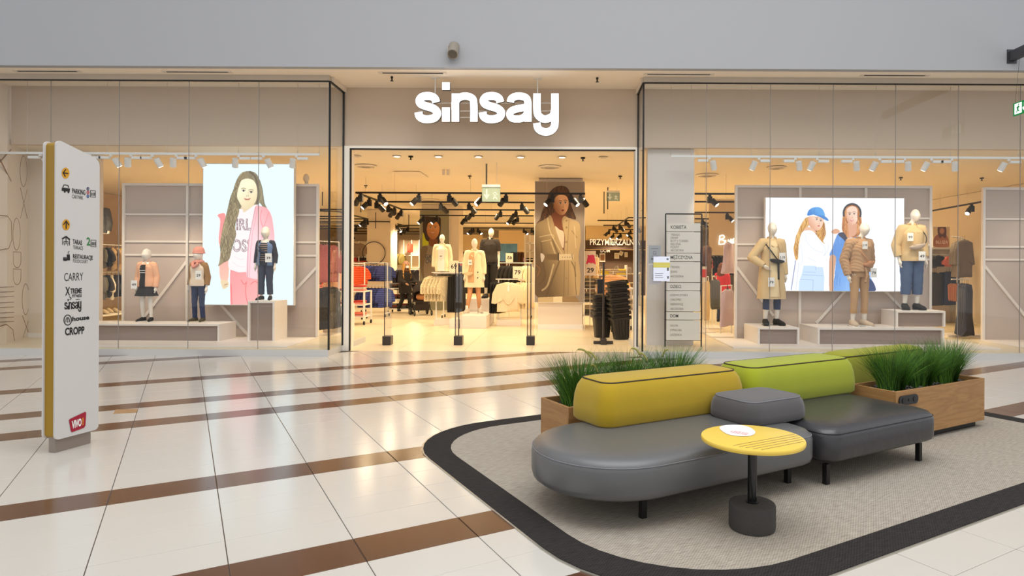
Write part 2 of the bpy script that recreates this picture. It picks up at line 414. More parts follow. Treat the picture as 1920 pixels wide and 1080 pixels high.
# ---- shop floor
sf=struct(MB().box(-16,16,Y_WALL,40,-.06,-.005).build('floor',mat('shop_grout',(190,170,138),.7)))
tag(sf,'warm beige shop floor beyond the entrance','floor')
k=0; rest=MB(); sh=None
for j in range(24):
    for i in range(-11,12):
        x0=-.45+1.2*i; y0=Y_WALL+1.2*j
        if y0<20 and -9<x0<8 and k<290:
            if sh is None: sh=MB().box(.003,1.197,.003,1.197,-.02,0).build('tile',m_shopfl,sf); sh.location=(x0,y0,0); o=sh
            else: o=bpy.data.objects.new('tile',sh.data); link(o,sf); o.location=(x0,y0,0)
            k+=1
        else: rest.box(x0+.003,x0+1.197,y0+.003,y0+1.197,-.02,0)
rest.build('far_tile',m_shopfl,sf)['kind']='stuff'

# ---- upper fascia, soffit, bulkhead
tag(struct(MB().box(-17,15,Y_SOF,Y_SOF+.12,H_SOF,9.5).build('wall_upper',m_fas)),'plain grey upper mall wall above the shopfront','wall')
sof=struct(MB().box(-17,15,Y_SOF+.12,Y_WALL+.3,H_SOF,H_SOF+.12).build('ceiling',mat('soffit_paint',(252,236,214),.8))); tag(sof,'cream soffit over the shopfront with slot vents','ceiling')
tag(struct(MB().box(-9.63,16,Y_WALL,Y_WALL+.1,H_CEIL,H_SOF).build('wall_bulkhead',m_wall)),'taupe bulkhead wall behind the hanging sign','wall')
# header boxes over the glass
for x0,x1,s in ((-17,XL,'left'),(XR,15,'right')):
    t=struct(MB().box(x0,x1,Y_GL-.03,Y_GL+.06,H_HEAD+.008,H_SOF).build('trim_'+s,m_taupe)); tag(t,'taupe header band above the %s display window'%s,'trim')
    hb=MB().box(x0,x1,Y_GL-.02,Y_GL+.02,H_HEAD-.008,H_HEAD+.008); 
    xx=x1 if s=='left' else x0
    hb.box(xx-.02,xx+.02,Y_GL,Y_WALL,H_HEAD-.008,H_HEAD+.008); hb.build('glazing_channel',m_black,t)
    MB().box(xx-.045,xx+.045,Y_GL+.06,Y_WALL,H_HEAD+.008,H_SOF).build('side_header',m_cream,t)
# shop ceiling, walls
tag(struct(MB().box(-16,16,Y_WALL+.1,40.2,H_CEIL+.01,H_CEIL+.1).build('ceiling',m_ceil)),'cream shop ceiling','ceiling')
tag(struct(MB().box(-16,16,40,40.2,0,H_CEIL).build('wall_back',m_cream)),'cream far wall of the shop','wall')
m_orange=mat('sidewall_paint',(206,180,150),0.8)
tag(struct(MB().box(-13.6,-13.4,12.3,40,0,H_CEIL).build('wall_left',m_orange)),'tan side wall of the shop on the left','wall')
tag(struct(MB().box(11.5,11.7,12.6,40,0,H_CEIL).build('wall_right',m_cream)),'cream side wall of the shop on the right','wall')
# plinth kerbs below glass with display floor slab
for x0,x1,s in ((-17,XL,'left'),(XR,15,'right')):
    c=struct(MB().box(x0,x1,Y_GL-.02,12.6,0,H_CURB-.012).build('baseboard_'+s,m_curb)); tag(c,'grey kerb under the %s display window'%s,'kerb')
    MB().box(x0+.02 if s=='right' else x0,x1-.02 if s=='left' else x1,Y_GL+.03,12.58,H_CURB-.012,H_CURB).build('display_floor',m_shopfl,c)
# glass fronts
def pane(win,x0,x1,y0,y1):
    MB().box(x0,x1,y0,y1,H_CURB-.01,H_HEAD-.01).build('pane',m_glass,win)
w1=struct(thing('window_1','frameless glass front of the left display','window',(-6.5,Y_GL,H_CURB)));
w2=struct(thing('window_2','frameless glass front of the right display','window',(5,Y_GL,H_CURB)))
def XG(px,d=Y_GL): return (px-PX)*d/FPX
def abs_parent(win):
    for c in win.children: c.location-=win.location
bx=[-157,-32,94,222.5,353,484,616.5]
for a,b in zip(bx[:-1],bx[1:]): pane(w1,XG(a)+.004,XG(b)-.004,Y_GL-.006,Y_GL+.006)
for b in bx[1:-1]: MB().box(XG(b)-.004,XG(b)+.004,Y_GL-.005,Y_GL+.005,H_CURB,H_HEAD-.01).build('joint_strip',mat('silicone',(150,142,134),.4),w1)
pane(w1,XL-.006,XL+.006,Y_GL+.01,Y_WALL-.01)
bx2=[1206,1323.7,1443.3,1561,1678,1795.7,1912,2030,2150]
for a,b in zip(bx2[:-1],bx2[1:]): pane(w2,XG(a)+.004,XG(b)-.004,Y_GL-.006,Y_GL+.006)
for b in bx2[1:-1]: MB().box(XG(b)-.004,XG(b)+.004,Y_GL-.005,Y_GL+.005,H_CURB,H_HEAD-.01).build('joint_strip',mat('silicone'),w2)
pane(w2,XR-.006,XR+.006,Y_GL+.01,Y_WALL-.01)
for x,wn in ((XL,w1),(XR,w2)):
    for y in (Y_GL,Y_WALL-.02): MB().box(x-.014,x+.014,y-.012,y+.012,H_CURB-.01,H_HEAD).build('edge_strip',m_black,wn)
abs_parent(w1); abs_parent(w2)
# entrance frame
dr=struct(thing('door_1','wide open shop entrance with cream frame','door',(-1.2,Y_WALL,0)))
MB().box(-3.79,-3.665,Y_WALL-.02,Y_WALL+.25,0,H_CEIL).build('jamb',mat('jamb_paint',(252,242,226),.5),dr)
MB().box(1.365,1.42,Y_WALL-.02,Y_WALL+.25,0,H_CEIL).build('jamb',mat('jamb_paint',(252,242,226),.5),dr)
MB().box(-3.665,1.365,Y_WALL-.02,Y_WALL+.1,3.565,H_CEIL+.005).build('lintel',mat('jamb_paint'),dr)
MB().box(-3.665,1.365,Y_WALL-.01,Y_WALL+.06,3.545,3.565).build('shutter_slot',m_black,dr)
MB().box(-3.665,-3.645,Y_WALL+.0,Y_WALL+.05,0,3.55).build('shutter_guide',m_black,dr)
MB().box(1.345,1.365,Y_WALL+.0,Y_WALL+.05,0,3.55).build('shutter_guide',m_taupe,dr)
abs_parent(dr)
# left side wall of display with bronze line art
A0,A1=Vector((-9.63,11.2,0)),Vector((-10.0,12.1,0))
sw=MB(); sw.prism([(A0.x-.1,10.4),(-9.63,10.4),(A0.x,A0.y),(A1.x,A1.y),(A1.x-.1,A1.y)],'z',H_CURB,H_SOF)
swo=struct(sw.build('wall_display_side',m_cream)); tag(swo,'cream display side wall with bronze line pattern','wall')
bw=struct(MB().box(-10.1,-8.66,12.1,12.2,H_CURB,H_SOF-.9).build('wall_display_back',m_cream)); tag(bw,'short cream return wall at the back of the left display','wall')
MB().box(-10.0,-8.66,12.085,12.1,H_CURB,H_CURB+.08).build('skirting',m_white,bw)
# line art: drawn in wall coordinates through image positions
nrm=(A1-A0).cross(Vector((0,0,1))); nrm.normalize()
m_brz=mat('bronze_line',(150,118,88),.4,metal=.5)
def wp(px,py):
    p=RP(px,py,A0,nrm); return p+nrm*(-.004 if nrm.y>0 else .004)
def wt(pts,r=.009,closed=False):
    mb=MB().tube([wp(*p) for p in pts],r,5,closed); o=mb.build('line_ornament',m_brz,swo)
def ell(cx,cy,rx,ry,a0=0,a1=360,n=24): return [(cx+rx*math.cos(math.radians(a0+(a1-a0)*k/n)),cy+ry*math.sin(math.radians(a0+(a1-a0)*k/n))) for k in range(n+1)]
wt(ell(44,321,6.5,29)[:-1],closed=True); wt(ell(31,439,7,30)[:-1],closed=True); wt(ell(48,561,6.5,29)[:-1],closed=True)
wt([(0,404),(14,405),(21,415),(22,450),(16,466),(0,469)]); wt([(25,472),(39,473),(39,488)]+ell(32,490,7,12,0,180,10)+[(25,472)])
wt([(25,504),(39,505)]+ell(32,520,7,14,0,180,10)+[(25,504)])
for y in (539,548,557,568,577,587,596,604): wt([(0,y),(26,y-1.5)],.008)
wt([(0,304),(21,280)],.011); wt([(0,298),(21,340)],.011); wt([(38,352),(51,410)]); wt([(51,355),(38,410)])
wt([(42,592),(56,632)]); wt([(56,592),(43,633)]); wt([(0,612),(12,608),(24,618),(28,645)])
for k in range(7): wt([(20+k*2.6,278+k*2),(22+k*2.6,404)],.004)
# slot vents in soffit
for a,b,y in ((30,143,133),(310,426,133.5),(715,829,133.8),(1212,1330,135.5),(1618,1733,139.5)):
    d=10.38; x0=XG(a,d); x1=XG(b,d)
    t=thing('slot_vent','long black slot diffuser in the soffit, %s'%{30:'above the totem sign',310:'above the girl picture',715:'left of the hanging shop logo',1212:'above the right glass corner',1618:'furthest right'}[a],'vent',((x0+x1)/2,d,H_SOF),0,'slot vents in the soffit')
    L=(x1-x0)/2
    MB().box(-L,L,-.03,.03,-.006,.0).build('slot',m_black,t)
    MB().box(-L-.06,L+.06,-.045,-.03,-.01,0).box(-L-.06,L+.06,.03,.045,-.01,0).box(-L-.06,-L,-.03,.03,-.01,0).box(L,L+.06,-.03,.03,-.01,0).build('frame',m_cream,t)
# sprinklers in soffit
for i,(px,py) in enumerate(((733,153),(1118,153))):
    d=(H_SOF-1.5)*FPX/(PY-py+8); x=XG(px,d)
    t=thing('sprinkler','small dark sprinkler head under the soffit %s of the logo'%('left','right')[i],'sprinkler',(x,d,H_SOF))
    MB().cyl((0,0,0),(0,0,-.03),.02).cyl((0,0,-.03),(0,0,-.07),.012).cyl((0,0,-.07),(0,0,-.075),.028).build('head',m_black,t)
# round projector on the upper wall
p=W(852,100,10.1); t=thing('wall_projector','beige cylindrical spotlight projector fixed on the upper wall','wall lamp',p)
m_bg=mat('beige_metal',(168,158,142),.4,metal=.4)
MB().cyl((0,.0,.06),(0,-.08,.06),.03).box(-.09,-.075,-.12,0,-.08,.08).build('bracket',m_bg,t)
MB().cyl((0,-.02,.11),(0,-.17,-.07),.082,seg=24).build('body',m_bg,t,smooth=40)
MB().cyl((0,-.165,-.064),(0,-.175,-.076),.07,seg=24).build('lens',mat('dark_lens',(96,88,76),.15),t)
# steel beam and green exit sign at far right
t=thing('steel_beam','dark steel beam bracketed to the upper wall at the far right','beam',(7.15,Y_SOF,4.85))
m_stl=mat('dark_steel',(74,74,78),.45,metal=.5)
MB().box(-.05,.05,-3,-.015,-.075,.075,.008).build('beam',m_stl,t); MB().box(-.075,.075,-.015,0,-.11,.11).build('bracket_plate',m_stl,t)
t=thing('exit_sign','green emergency exit sign with running figure hanging at far right','exit sign',(7.07,9.95,3.97))
MB().box(0,.03,-.6,0,-.1,.1,.004).build('housing',mat('exit_green',(12,128,66),.4,emit=.35),t)
mw=mat('exit_white',(240,250,245),.4,emit=.9)
s=MB(); s.box(-.003,0,-.19,-.04,-.08,.08); s.build('pictogram_panel',mw,t)
g=MB(); 
def yz(pts,wd): add_stroke(g,pts,wd,lambda a,b: Vector((-.004,-.04-a,b)),(-.002,0,0),0)
yz([(.05,.02),(.085,-.01)],.02); yz([(.085,.04),(.07,-.02)],.026); yz([(.075,-.02),(.10,-.05)],.018); yz([(.07,-.02),(.045,-.06)],.018); yz([(.085,.03),(.11,.01)],.014)
g.cyl((-.006,-.04-.09,.058),(-.004,-.04-.09,.058),.012); g.build('running_figure',mat('exit_green'),t)
g=MB(); yz([(.22,.06),(.22,-.03)],.03); yz([(.18,-.01),(.22,-.06),(.26,-.01)],.03); g.build('arrow',mw,t)
for yy in (-.03,-.57): MB().cyl((.015,yy,.1),(.08,yy,.83),.002,seg=5).build('wire',m_black,t)

# ---- white display lighting tracks with wires and white spots
m_lens=mat('lamp_face',(255,244,226),.3,emit=6)
def white_track(name,xa,xb,wires,lab):
    y=11.35-.45; y=11.0
    t=thing('light_track',lab,'light track',((xa+xb)/2,y,0)); off=(t.location.x,y,0)
    z=W(900,0,y).z; zt=1.5+208*y/FPX
    MB(off).box(xa,xb,y-.018,y+.018,zt-.02,zt+.02,.003).build('rail',m_whmet,t)
    for px in wires:
        x=XG(px,y); MB(off).cyl((x,y,zt+.02),(x,y,H_SOF),.003,seg=5).build('wire',m_taupe,t); MB(off).cyl((x,y,zt+.02),(x,y,zt+.06),.008,seg=6).build('grip',m_taupe,t)
    return zt
zt=white_track('l',-10.4,XG(598,11.0),(50,200,312,446,557,597),'white suspended lighting track in the left display')
zt2=white_track('r',XG(1257,11.0),10,(1257,1295,1408,1535,1641,1781,1908),'white suspended lighting track in the right display')
def white_spot(px,zt,k,lab,grp):
    x=XG(px,11.0); t=thing('white_spotlight',lab,'spotlight',(x,11.0,zt-.02),0,grp)
    s=-1 if k%2 else 1
    MB().box(-.02,.02,-.015,.015,-.03,0).box(-.11*s-.09,-.11*s+.09,-.03,.03,-.075,-.03,.006).build('driver_box',m_whmet,t)
    a=Vector((.06*s,0,-.06)); b=a+Vector((.04*s,.07,-.13))
    MB().cyl(a,b,.05,seg=20).build('head',m_whmet,t,smooth=40)
    n=(b-a).normalized(); MB().cyl(b-n*.002,b+n*.004,.04,seg=20).build('lens',m_lens,t)
    return t.location+b+n*.02
Ls=[75,168,207,245,285,330,367,447,493,555]; Rs=[1329,1421.7,1490,1530.7,1598,1648,1695,1745,1783,1890,1960]
aimL=(-8.6,-8.0,-7.6,-7.4,-6.6,-6.6,-6.6,-5.6,-5.3,-4.8); 
for i,px in enumerate(Ls):
    b=white_spot(px,zt,i,'white spotlight on the left display track','white spots left display')
    spot('display_lamp',b,(aimL[i],12.1,1.3),26,(1,.82,.58),70,.7,.06)
aimR=(2.8,4.0,3.9,5.5,5.5,5.4,7.1,7.1,7.0,9,9.3)
for i,px in enumerate(Rs):
    b=white_spot(px,zt2,i,'white spotlight on the right display track','white spots right display')
    spot('display_lamp',b,(aimR[i],12.1,1.4),26,(1,.82,.58),70,.7,.04)

# ---- shop ceiling fittings
for i,px in enumerate((668,743,821,896,975,1053,1130)):
    d=2.1*FPX/205; x=XG(px,d); on=0<i<6
    t=thing('downlight','recessed round ceiling downlight just inside the entrance, '+('lit' if on else 'unlit'),'downlight',(x,d,H_CEIL),0,'entrance downlights '+('lit' if on else 'unlit'))
    MB().lathe([(.085,0),(.085,-.012),(.06,-.012),(.055,-.002)],seg=24).build('ring',m_cream,t,smooth=40)
    MB().cyl((0,0,-.004),(0,0,-.010),.056).build('lens',m_lens if on else m_taupe,t)
for i,(px,py,r) in enumerate(((685,313,.22),(1030,313,.24),(742,437,.0),(1325,327,.25),(805,376,.3),(1455,312,.2))):
    if r==0: continue
    d=2.1*FPX/(500-py); x=XG(px,d)
    t=thing('air_diffuser','round ceiling air diffuser '+('left inside the entrance','above the trench coat banner','','above the directory board','above the boy banner','right above the window panel')[i],'vent',(x,d,H_CEIL))
    MB().lathe([(r,0),(r,-.012),(r*.8,-.03),(r*.78,-.01)],seg=28).build('outer_ring',m_cream,t,smooth=30); MB().lathe([(r*.72,-.005),(r*.7,-.03),(r*.45,-.035),(r*.42,-.012)],seg=24).build('inner_ring',m_taupe,t,smooth=30)
for i,(px,py) in enumerate(((769,295),(685,350),(880,331),(1092,296),(1162,330),(1440,350),(1688,330),(1840,330))):
    d=2.1*FPX/(500-py); x=XG(px,d)
    t=thing('sprinkler','small sprinkler head under the shop ceiling','sprinkler',(x,d,H_CEIL),0,'shop ceiling sprinklers')
    MB().cyl((0,0,0),(0,0,-.02),.045).cyl((0,0,-.02),(0,0,-.06),.012).cyl((0,0,-.06),(0,0,-.066),.025).build('head',m_black,t)
t=thing('air_grille','square flush air grille in the shop ceiling','vent',(XG(770,14.7),14.7,H_CEIL)); MB().box(-.3,.3,-.45,.45,-.008,0).build('plate',m_cream,t)
t=thing('smoke_detector','pair of hanging infrared sensor tubes under shop ceiling','sensor',(XG(835,14),14,H_CEIL)); MB().cyl((-.05,0,0),(-.05,0,-.12),.03).build('tube',m_cream,t); MB().cyl((.05,0,0),(.05,0,-.12),.03).build('tube',m_cream,t)

# ---- black lighting tracks at H=3.15
HT=3.15
RAILS=[]
def track_xy(pts,lab,hang=True,H=HT,grp='black ceiling tracks'):
    RAILS.extend(zip(pts[:-1],pts[1:]))
    t=thing('black_light_track',lab,'light track',(pts[0][0],pts[0][1],0),0,grp); off=(pts[0][0],pts[0][1],0)
    for (x0,y0),(x1,y1) in zip(pts[:-1],pts[1:]):
        a=Vector((x0,y0,H)); b=Vector((x1,y1,H)); n=(b-a).normalized().cross(Vector((0,0,1)))*.02; z=Vector((0,0,.02))
        MB(off).loft([[a+n+z,a-n+z,a-n-z,a+n-z],[b+n+z,b-n+z,b-n-z,b+n-z]]).build('rail',m_black,t)
        if hang:
            L=(b-a).length; k=max(2,int(L/1.8)+1)
            for i in range(k):
                p=a.lerp(b,(i+.5)/k); MB(off).cyl(p,(p.x,p.y,H_CEIL),.0025,seg=4).build('wire',m_taupe,t)
D=lambda py: 1.65*FPX/(PY-py)
X=lambda px,d: XG(px,d)
track_xy([(.62,14.45),(-4.55,14.45),(-4.55,18.7),(.7,18.7)],'front rectangular black lighting track inside the entrance')
track_xy([(-4.5,16.5),(.65,16.5)],'straight black lighting track behind the front one, across the entrance')
for x0,x1,py in ((787,1000,405),(820,1000,419),(845,1000,428)):
    d=D(py); track_xy([(X(x0,d),d),(X(x1,d),d)],'straight black lighting track deeper in the shop beyond the boy banner')
track_xy([(-8.2,18.8),(-6.7,19.6),(-6.7,22.6),(-9,22.6)],'angled black lighting track at left of the entrance')
track_xy([(-9.5,23.9),(-6.3,23.9),(-6.25,26.8),(-10,26.8)],'black lighting track loop far left')
for py in (424,430,436,440): d=D(py); track_xy([(X(655,d),d),(X(790,d),d)],'far straight black lighting track at the left back')
for py in (413,422,430,437): d=D(py); track_xy([(X(1120+ (py-413)*1.2,d),d),(X(1195,d),d)],'far straight black lighting track over the home department')
track_xy([(4.2,21.4),(2.37,21.4),(2.4,38)],'long black lighting track running to the back at right')
for py in (362,377,397,409,417,424): d=D(py); track_xy([(X(1302,d),d),(X(1380,d),d)],'black lighting track seen between directory and right window panel')
for (x0,y0),(x1,y1) in (((1740,393),(1842,374)),((1740,428),(1842,415)),):
    d0=D(y0); d1=D(y1); track_xy([(X(x0,d0),d0),(X(x1,d1),d1)],'slanting black lighting track at right window gap')
for py in (403,411,420): d=D(py); track_xy([(X(1740,d),d),(X(1838,d),d)],'black lighting track at the right window gap, straight')
for py in (395,408,420,431): d=D(py); track_xy([(X(596,d),d),(X(641,d),d)],'black lighting track seen through left glass corner')
# hanging rods
for px,y0,y1,d in ((911,285,350,13.2),(1139,338,392,17),(1132,354,400,18),(704,430,400,22),(766,432,404,24),(676,400,370,19.6),(604,388,362,17)):
    x=XG(px,d); z0=1.5+(500-y0)*d/FPX; z1=1.5+(500-y1)*d/FPX
    o=MB().cyl((0,0,-abs(z0-z1)),(0,0,0),.018 if d<14 else .014,seg=6).build('ceiling_rod',m_black); o.location=(x,d,max(z0,z1)); tag(o,'black vertical power rod hanging from the shop ceiling','rod','ceiling rods')
    MB().cyl((0,0,0),(0,0,H_CEIL-max(z0,z1)),.002,seg=4).build('wire',m_taupe,o)
# black spot heads
def make_spot():
    t=thing('black_spotlight','black ceiling spotlight','spotlight',(0,0,0),0,'black ceiling spotlights')
    MB().box(-.03,.03,-.02,.02,-.05,0).box(-.05,.05,-.045,.045,-.19,-.04,.005).build('housing',m_black,t)
    return t
_ps={}
_pl={}
def black_spot(px,py,d,ax,lit,lab,grp):
    _pl[lab]=_pl.get(lab,0)+1
    key=(ax,lit)
    x=XG(px,d); z=HT-.02; best=None; q=Vector((x,d))
    for a_,b_ in RAILS:
        a_=Vector(a_); b_=Vector(b_); ab=b_-a_; tt=max(.02,min(.98,(q-a_).dot(ab)/ab.length_squared)); s_=a_+ab*tt
        # compare in the picture rather than in plan
        e=abs(s_.x/s_.y-x/d)*3+abs(1.65/s_.y-1.65/d)
        if best is None or e<best[0]: best=(e,s_)
    x,d=best[1]
    if key not in _ps:
        t=make_spot(); a=Vector((.05*(1 if ax>=0 else -1),0,-.12)); b=a+Vector((.1*ax,-.06 if lit else .10,-.12))
        MB().cyl(a,b,.062,seg=14).build('head',m_black,t,smooth=40)
        n=(b-a).normalized(); MB().cyl(b-n*.003,b+n*.003,.05,seg=14).build('lens',m_lens if lit else mat('dark_lens'),t)
        _ps[key]=t; t.location=(x,d,z-.0); t['label']=lab; t['group']=grp
    else: dup(_ps[key],(x,d,z),0,lab,grp)
g1='spots on the front black track'
for px,lit,ax in ((712,1,1),(785,1,-1),(842,0,1),(905,1,-1)): black_spot(px,366,14.45,ax,lit,'black spotlight on the front black track %s'%('lit' if lit else 'turned away'),g1)
for px,lit,ax in ((948,0,-1),(1035,1,-1),(1070,1,1),(1090,0,1)): black_spot(px,366,14.45,ax,lit,'black spotlight on front black track near the coat banner, %s'%('lit' if lit else 'turned away'),g1)
for px,py,lit,ax in ((676,368,0,-1),(688,372,1,-1),(709,377,0,1),(742,385,0,1),(737,389,0,-1)): black_spot(px,py,1980/(500-py),ax,lit,'black spotlight on the left side of the front track',g1)
for px,ax in ((826,1),(879,1),(938,-1),(978,1),(886,-1),(967,-1)): black_spot(px,382 if ax>0 else 396,16.5 if ax>0 else 18.7,ax,0,'black spotlight on the second row of tracks','spots on second row')
for px,lit in ((793,1),(818,1),(873,0),(970,0),(960,1)): black_spot(px,406,20.8,-1,lit,'black spotlight just above the boy banner row','spots above boy banner')
rr=random.Random(3)
for px,py,lit in ((680,413,1),(690,420,0),(734,422,0),(745,426,1),(661,428,0),(677,430,1),(704,430,0),(728,432,0),(742,434,1),(757,432,0),(664,443,0),(670,452,0),(730,440,0),(762,448,0),(750,452,0),(884,430,1),(900,432,1),(905,438,0),(860,432,0),(868,438,0),(880,442,1),(890,446,0),(897,448,0),(982,430,1),(998,432,0),(845,425,0),
    (1170,413,0),(1162,421,0),(1150,424,0),(1178,434,1),(1185,436,0),(1168,436,1),(1140,430,0),(1150,437,1),(1195,430,0),(1160,441,0)):
    d=1.65*FPX/(500-py+2); black_spot(px,py,min(d,36),rr.choice((-1,1)),lit,'small black spotlight far back in the shop','far black spotlights')
for px,py,lit,ax in ((1328,363,1,1),(1360,398,1,1),(1340,409,0,1),(1314,410,0,1),(1357,420,0,1),(1326,436,1,-1),(1345,436,0,-1),(1368,432,0,-1)):
    black_spot(px,py,1.65*FPX/(500-py),ax,lit,'black spotlight seen right of the directory board','spots right of directory')
for px,py,lit,ax in ((1757,388,1,-1),(1807,382,1,-1),(1764,417,1,1),(1778,409,0,1),(1756,432,0,-1),(1785,428,0,1),(1795,427,0,1),(1805,425,0,1),(1815,423,0,1),(1825,422,0,1),(1835,421,0,1)):
    black_spot(px,py-2,1.65*FPX/(500-py+4),ax,lit,'black spotlight seen in the gap of the right window','spots in right gap')
# ================================================================ LOUNGE ISLAND
m_rug=weave_mat('rug_field',(136,126,114),(186,177,162),0)
m_rugb=weave_mat('rug_border',(34,31,30),(60,56,54),0)
def rugpts(ins):
    base=[(1.65,2.02),(7.25,2.02),(7.25,5.64),(1.65,5.64)]
    o=rpoly([(1.65+ins,2.02+ins),(7.22-ins,2.02+ins),(7.22-ins,5.66-ins),(1.65+ins,5.66-ins)],[.95-ins*.6,.5,.75-ins*.6,.85-ins*.6],10)
    return o
rug=tag(MB().prism([tuple(UV(u,v)[:2]) for u,v in rugpts(.2)],'z',0,.009).build('rug',m_rug),'large grey-beige woven rug with rounded corners under the lounge seats','rug')
o_=[tuple(UV(u,v)[:2]) for u,v in rugpts(0)]; i_=[tuple(UV(u,v)[:2]) for u,v in rugpts(.2)]
mb=MB(); n=len(o_)
mb.loft([[(*p,0) for p in i_],[(*p,.010) for p in i_],[(*p,.010) for p in o_],[(*p,0) for p in o_]],cap=False)
mb.build('border',m_rugb,rug)
oo=[tuple(UV(u,v)[:2]) for u,v in rugpts(-.012)]
MB().loft([[(*p,0) for p in oo],[(*p,.006) for p in oo],[(*p,.006) for p in o_],[(*p,0) for p in o_]],cap=False).build('edge_profile',mat('edge_aluminium',(190,184,172),.35,metal=.7),rug)
RZ=.01
m_leather=mat('grey_leather',(98,98,98),.30,spec=.6,bump=('noise',220,.12),vary=.04)
m_leather2=mat('charcoal_leather',(58,57,60),.30,spec=.6,bump=('noise',9,.35))
m_fabg=mat('grey_fabric',(84,80,80),.9,bump=('noise',400,.3),sheen=.3)
m_must=mat('mustard_fabric',(182,150,14),.9,bump=('noise',400,.3),vary=.05,vscale=8,sheen=.2)
m_lime=mat('lime_fabric',(158,166,22),.9,bump=('noise',400,.3),vary=.05,vscale=8,sheen=.2)
m_oliv=mat('olive_fabric',(150,150,14),.9,bump=('noise',400,.3),sheen=.2)
m_pipe=mat('dark_piping',(58,48,30),.7); m_pipeg=mat('grey_piping',(118,118,122),.6)
def seat(name,lab,u0,v0,outline,m,legs,seamr=.0035,top=.41):
    t=thing(name,lab,'seat',UV(u0,v0,RZ),TH)
    ol=densify([(a-u0,b-v0) for a,b in outline],.07)
    mb=MB()
    prof=[(.08,.165),(.03,.168),(.008,.185),(0,.215),(0,.335),(.006,.36),(.03,.388),(.07,.402),(.14,.408),(.24,.411),(.36,.412)]
    rings=pillow(mb,ol,prof); mb.build('cushion',m,t,smooth=True)
    ring=rings[5]; MB().tube([(p[0],p[1],p[2]) for p in ring],seamr,5,True).build('seam_piping',m_pipeg if m is m_leather else m_black,t,smooth=True)
    b=MB(); pillow(b,ol,[(.13,.13),(.12,.135),(.12,.17)]); b.build('base_frame',m_black,t)
    for (a,c) in legs:
        MB().box(a-u0-.018,a-u0+.018,c-v0-.018,c-v0+.018,0,.14,.002).build('leg',m_black,t)
    return t
seat('lounge_seat','long grey leather bench seat with one fully rounded left end',2.8,3.33,
     rpoly([(1.85,2.84),(3.73,2.84),(3.73,3.86),(1.85,3.86)],[.5,.14,.06,.5],10),m_leather,[(2.36,3.03),(3.62,3.03),(2.36,3.7),(3.62,3.7)])
seat('lounge_seat','square charcoal leather seat at the right of the bench',4.4,3.33,
     rpoly([(3.745,2.78),(5.05,2.78),(5.05,3.86),(3.745,3.86)],[.12,.12,.08,.06],8),m_leather2,[(3.83,2.88),(4.93,2.88),(3.83,3.75),(4.93,3.75)])
seat('lounge_seat','rear charcoal seat facing the shop, mostly hidden behind the right planter',6.0,4.5,
     rpoly([(5.18,4.12),(6.8,4.12),(6.8,4.95),(5.18,4.95)],[.08,.1,.1,.1],8),m_leather2,[(5.3,4.2),(6.7,4.2),(5.3,4.85),(6.7,4.85)])
def back(name,lab,u0,u1,v0,v1,z0,z1,m,mp,taper=.055,cat='cushion'):
    cu,cv=(u0+u1)/2,(v0+v1)/2; t=thing(name,lab,cat,UV(cu,cv,RZ+z0),TH)
    hu,hv=(u1-u0)/2,(v1-v0)/2; ol=densify(rpoly([(-hu,-hv),(hu,-hv),(hu,hv),(-hu,hv)],.10,6),.05); H=z1-z0
    mb=MB(); prof=[(.02,0),(0,.02),(.0,H*.35),(taper*.12,H*.58),(taper*.4,H*.78),(taper*.8,H*.90),(taper,H*.94),(taper+.035,H*.972),(taper+.09,H*.995),(min(taper+.14,hv-.02),H)]
    r=pillow(mb,ol,prof); mb.build('upholstery',m,t,smooth=True)
    MB().tube([Vector(p) for p in r[6]],.0055,6,True).build('piping',mp,t,smooth=True)
    return t
back('backrest_cushion','mustard yellow fabric backrest with dark piping above the rounded bench end',2.40,3.74,3.50,3.96,.405,.72,m_must,m_pipe)
back('backrest_cushion','lime green fabric backrest with dark piping behind the square charcoal seat',3.78,5.10,3.50,3.96,.405,.72,m_lime,m_pipe)
back('backrest_cushion','yellow-green backrest partly hidden behind the right planter grass',5.18,6.6,3.70,4.08,.02,.71,m_oliv,m_pipe)
back('armrest_cushion','low grey fabric armrest block with light piping between the two seats',3.30,3.90,3.06,3.51,.405,.575,m_fabg,m_pipeg,.03)
# side table
P=Vector((1.124,3.67,RZ))
t=thing('side_table','round yellow side table on a dark concrete drum foot','table',P)
m_conc=mat('dark_concrete',(66,63,60),.85,bump=('noise',60,.3),vary=.12,vscale=12)
MB().lathe([(.118,0),(.128,.004),(.130,.015),(.130,.135),(.126,.143),(.118,.146),(.035,.146)],seg=40).build('drum_base',m_conc,t,smooth=35)
MB().lathe([(.036,.146),(.036,.150),(.026,.151),(.026,.50)],seg=24).build('column',mat('gloss_black',(18,18,20),.18),t,smooth=35)
m_ytop=mat('yellow_laminate',(240,204,84),.32)
MB().lathe([(.05,.492),(.278,.492),(.286,.495),(.289,.503),(.289,.512),(.286,.518),(.282,.519)],seg=64).build('tabletop',m_ytop,t,smooth=35)
mb=MB()
for k in range(5):
    a=math.radians(30); off=-.075-.033*k; hl=math.sqrt(.278**2-off**2)
    # chord stripes at lower right
    nx,ny=-math.sin(a),math.cos(a); c=Vector((nx*off,ny*off,.5192)); d=Vector((math.cos(a),math.sin(a),0))*hl; w_=Vector((nx,ny,0))*.0036
    c1=c+d*.98; c0=c-d*.85 if k<5 else c
    mb.add([c0-w_,c1-w_,c1+w_,c0+w_],[(0,1,2,3)])
mb.build('printed_stripe',mat('stripe_brown',(150,116,56),.4),t)
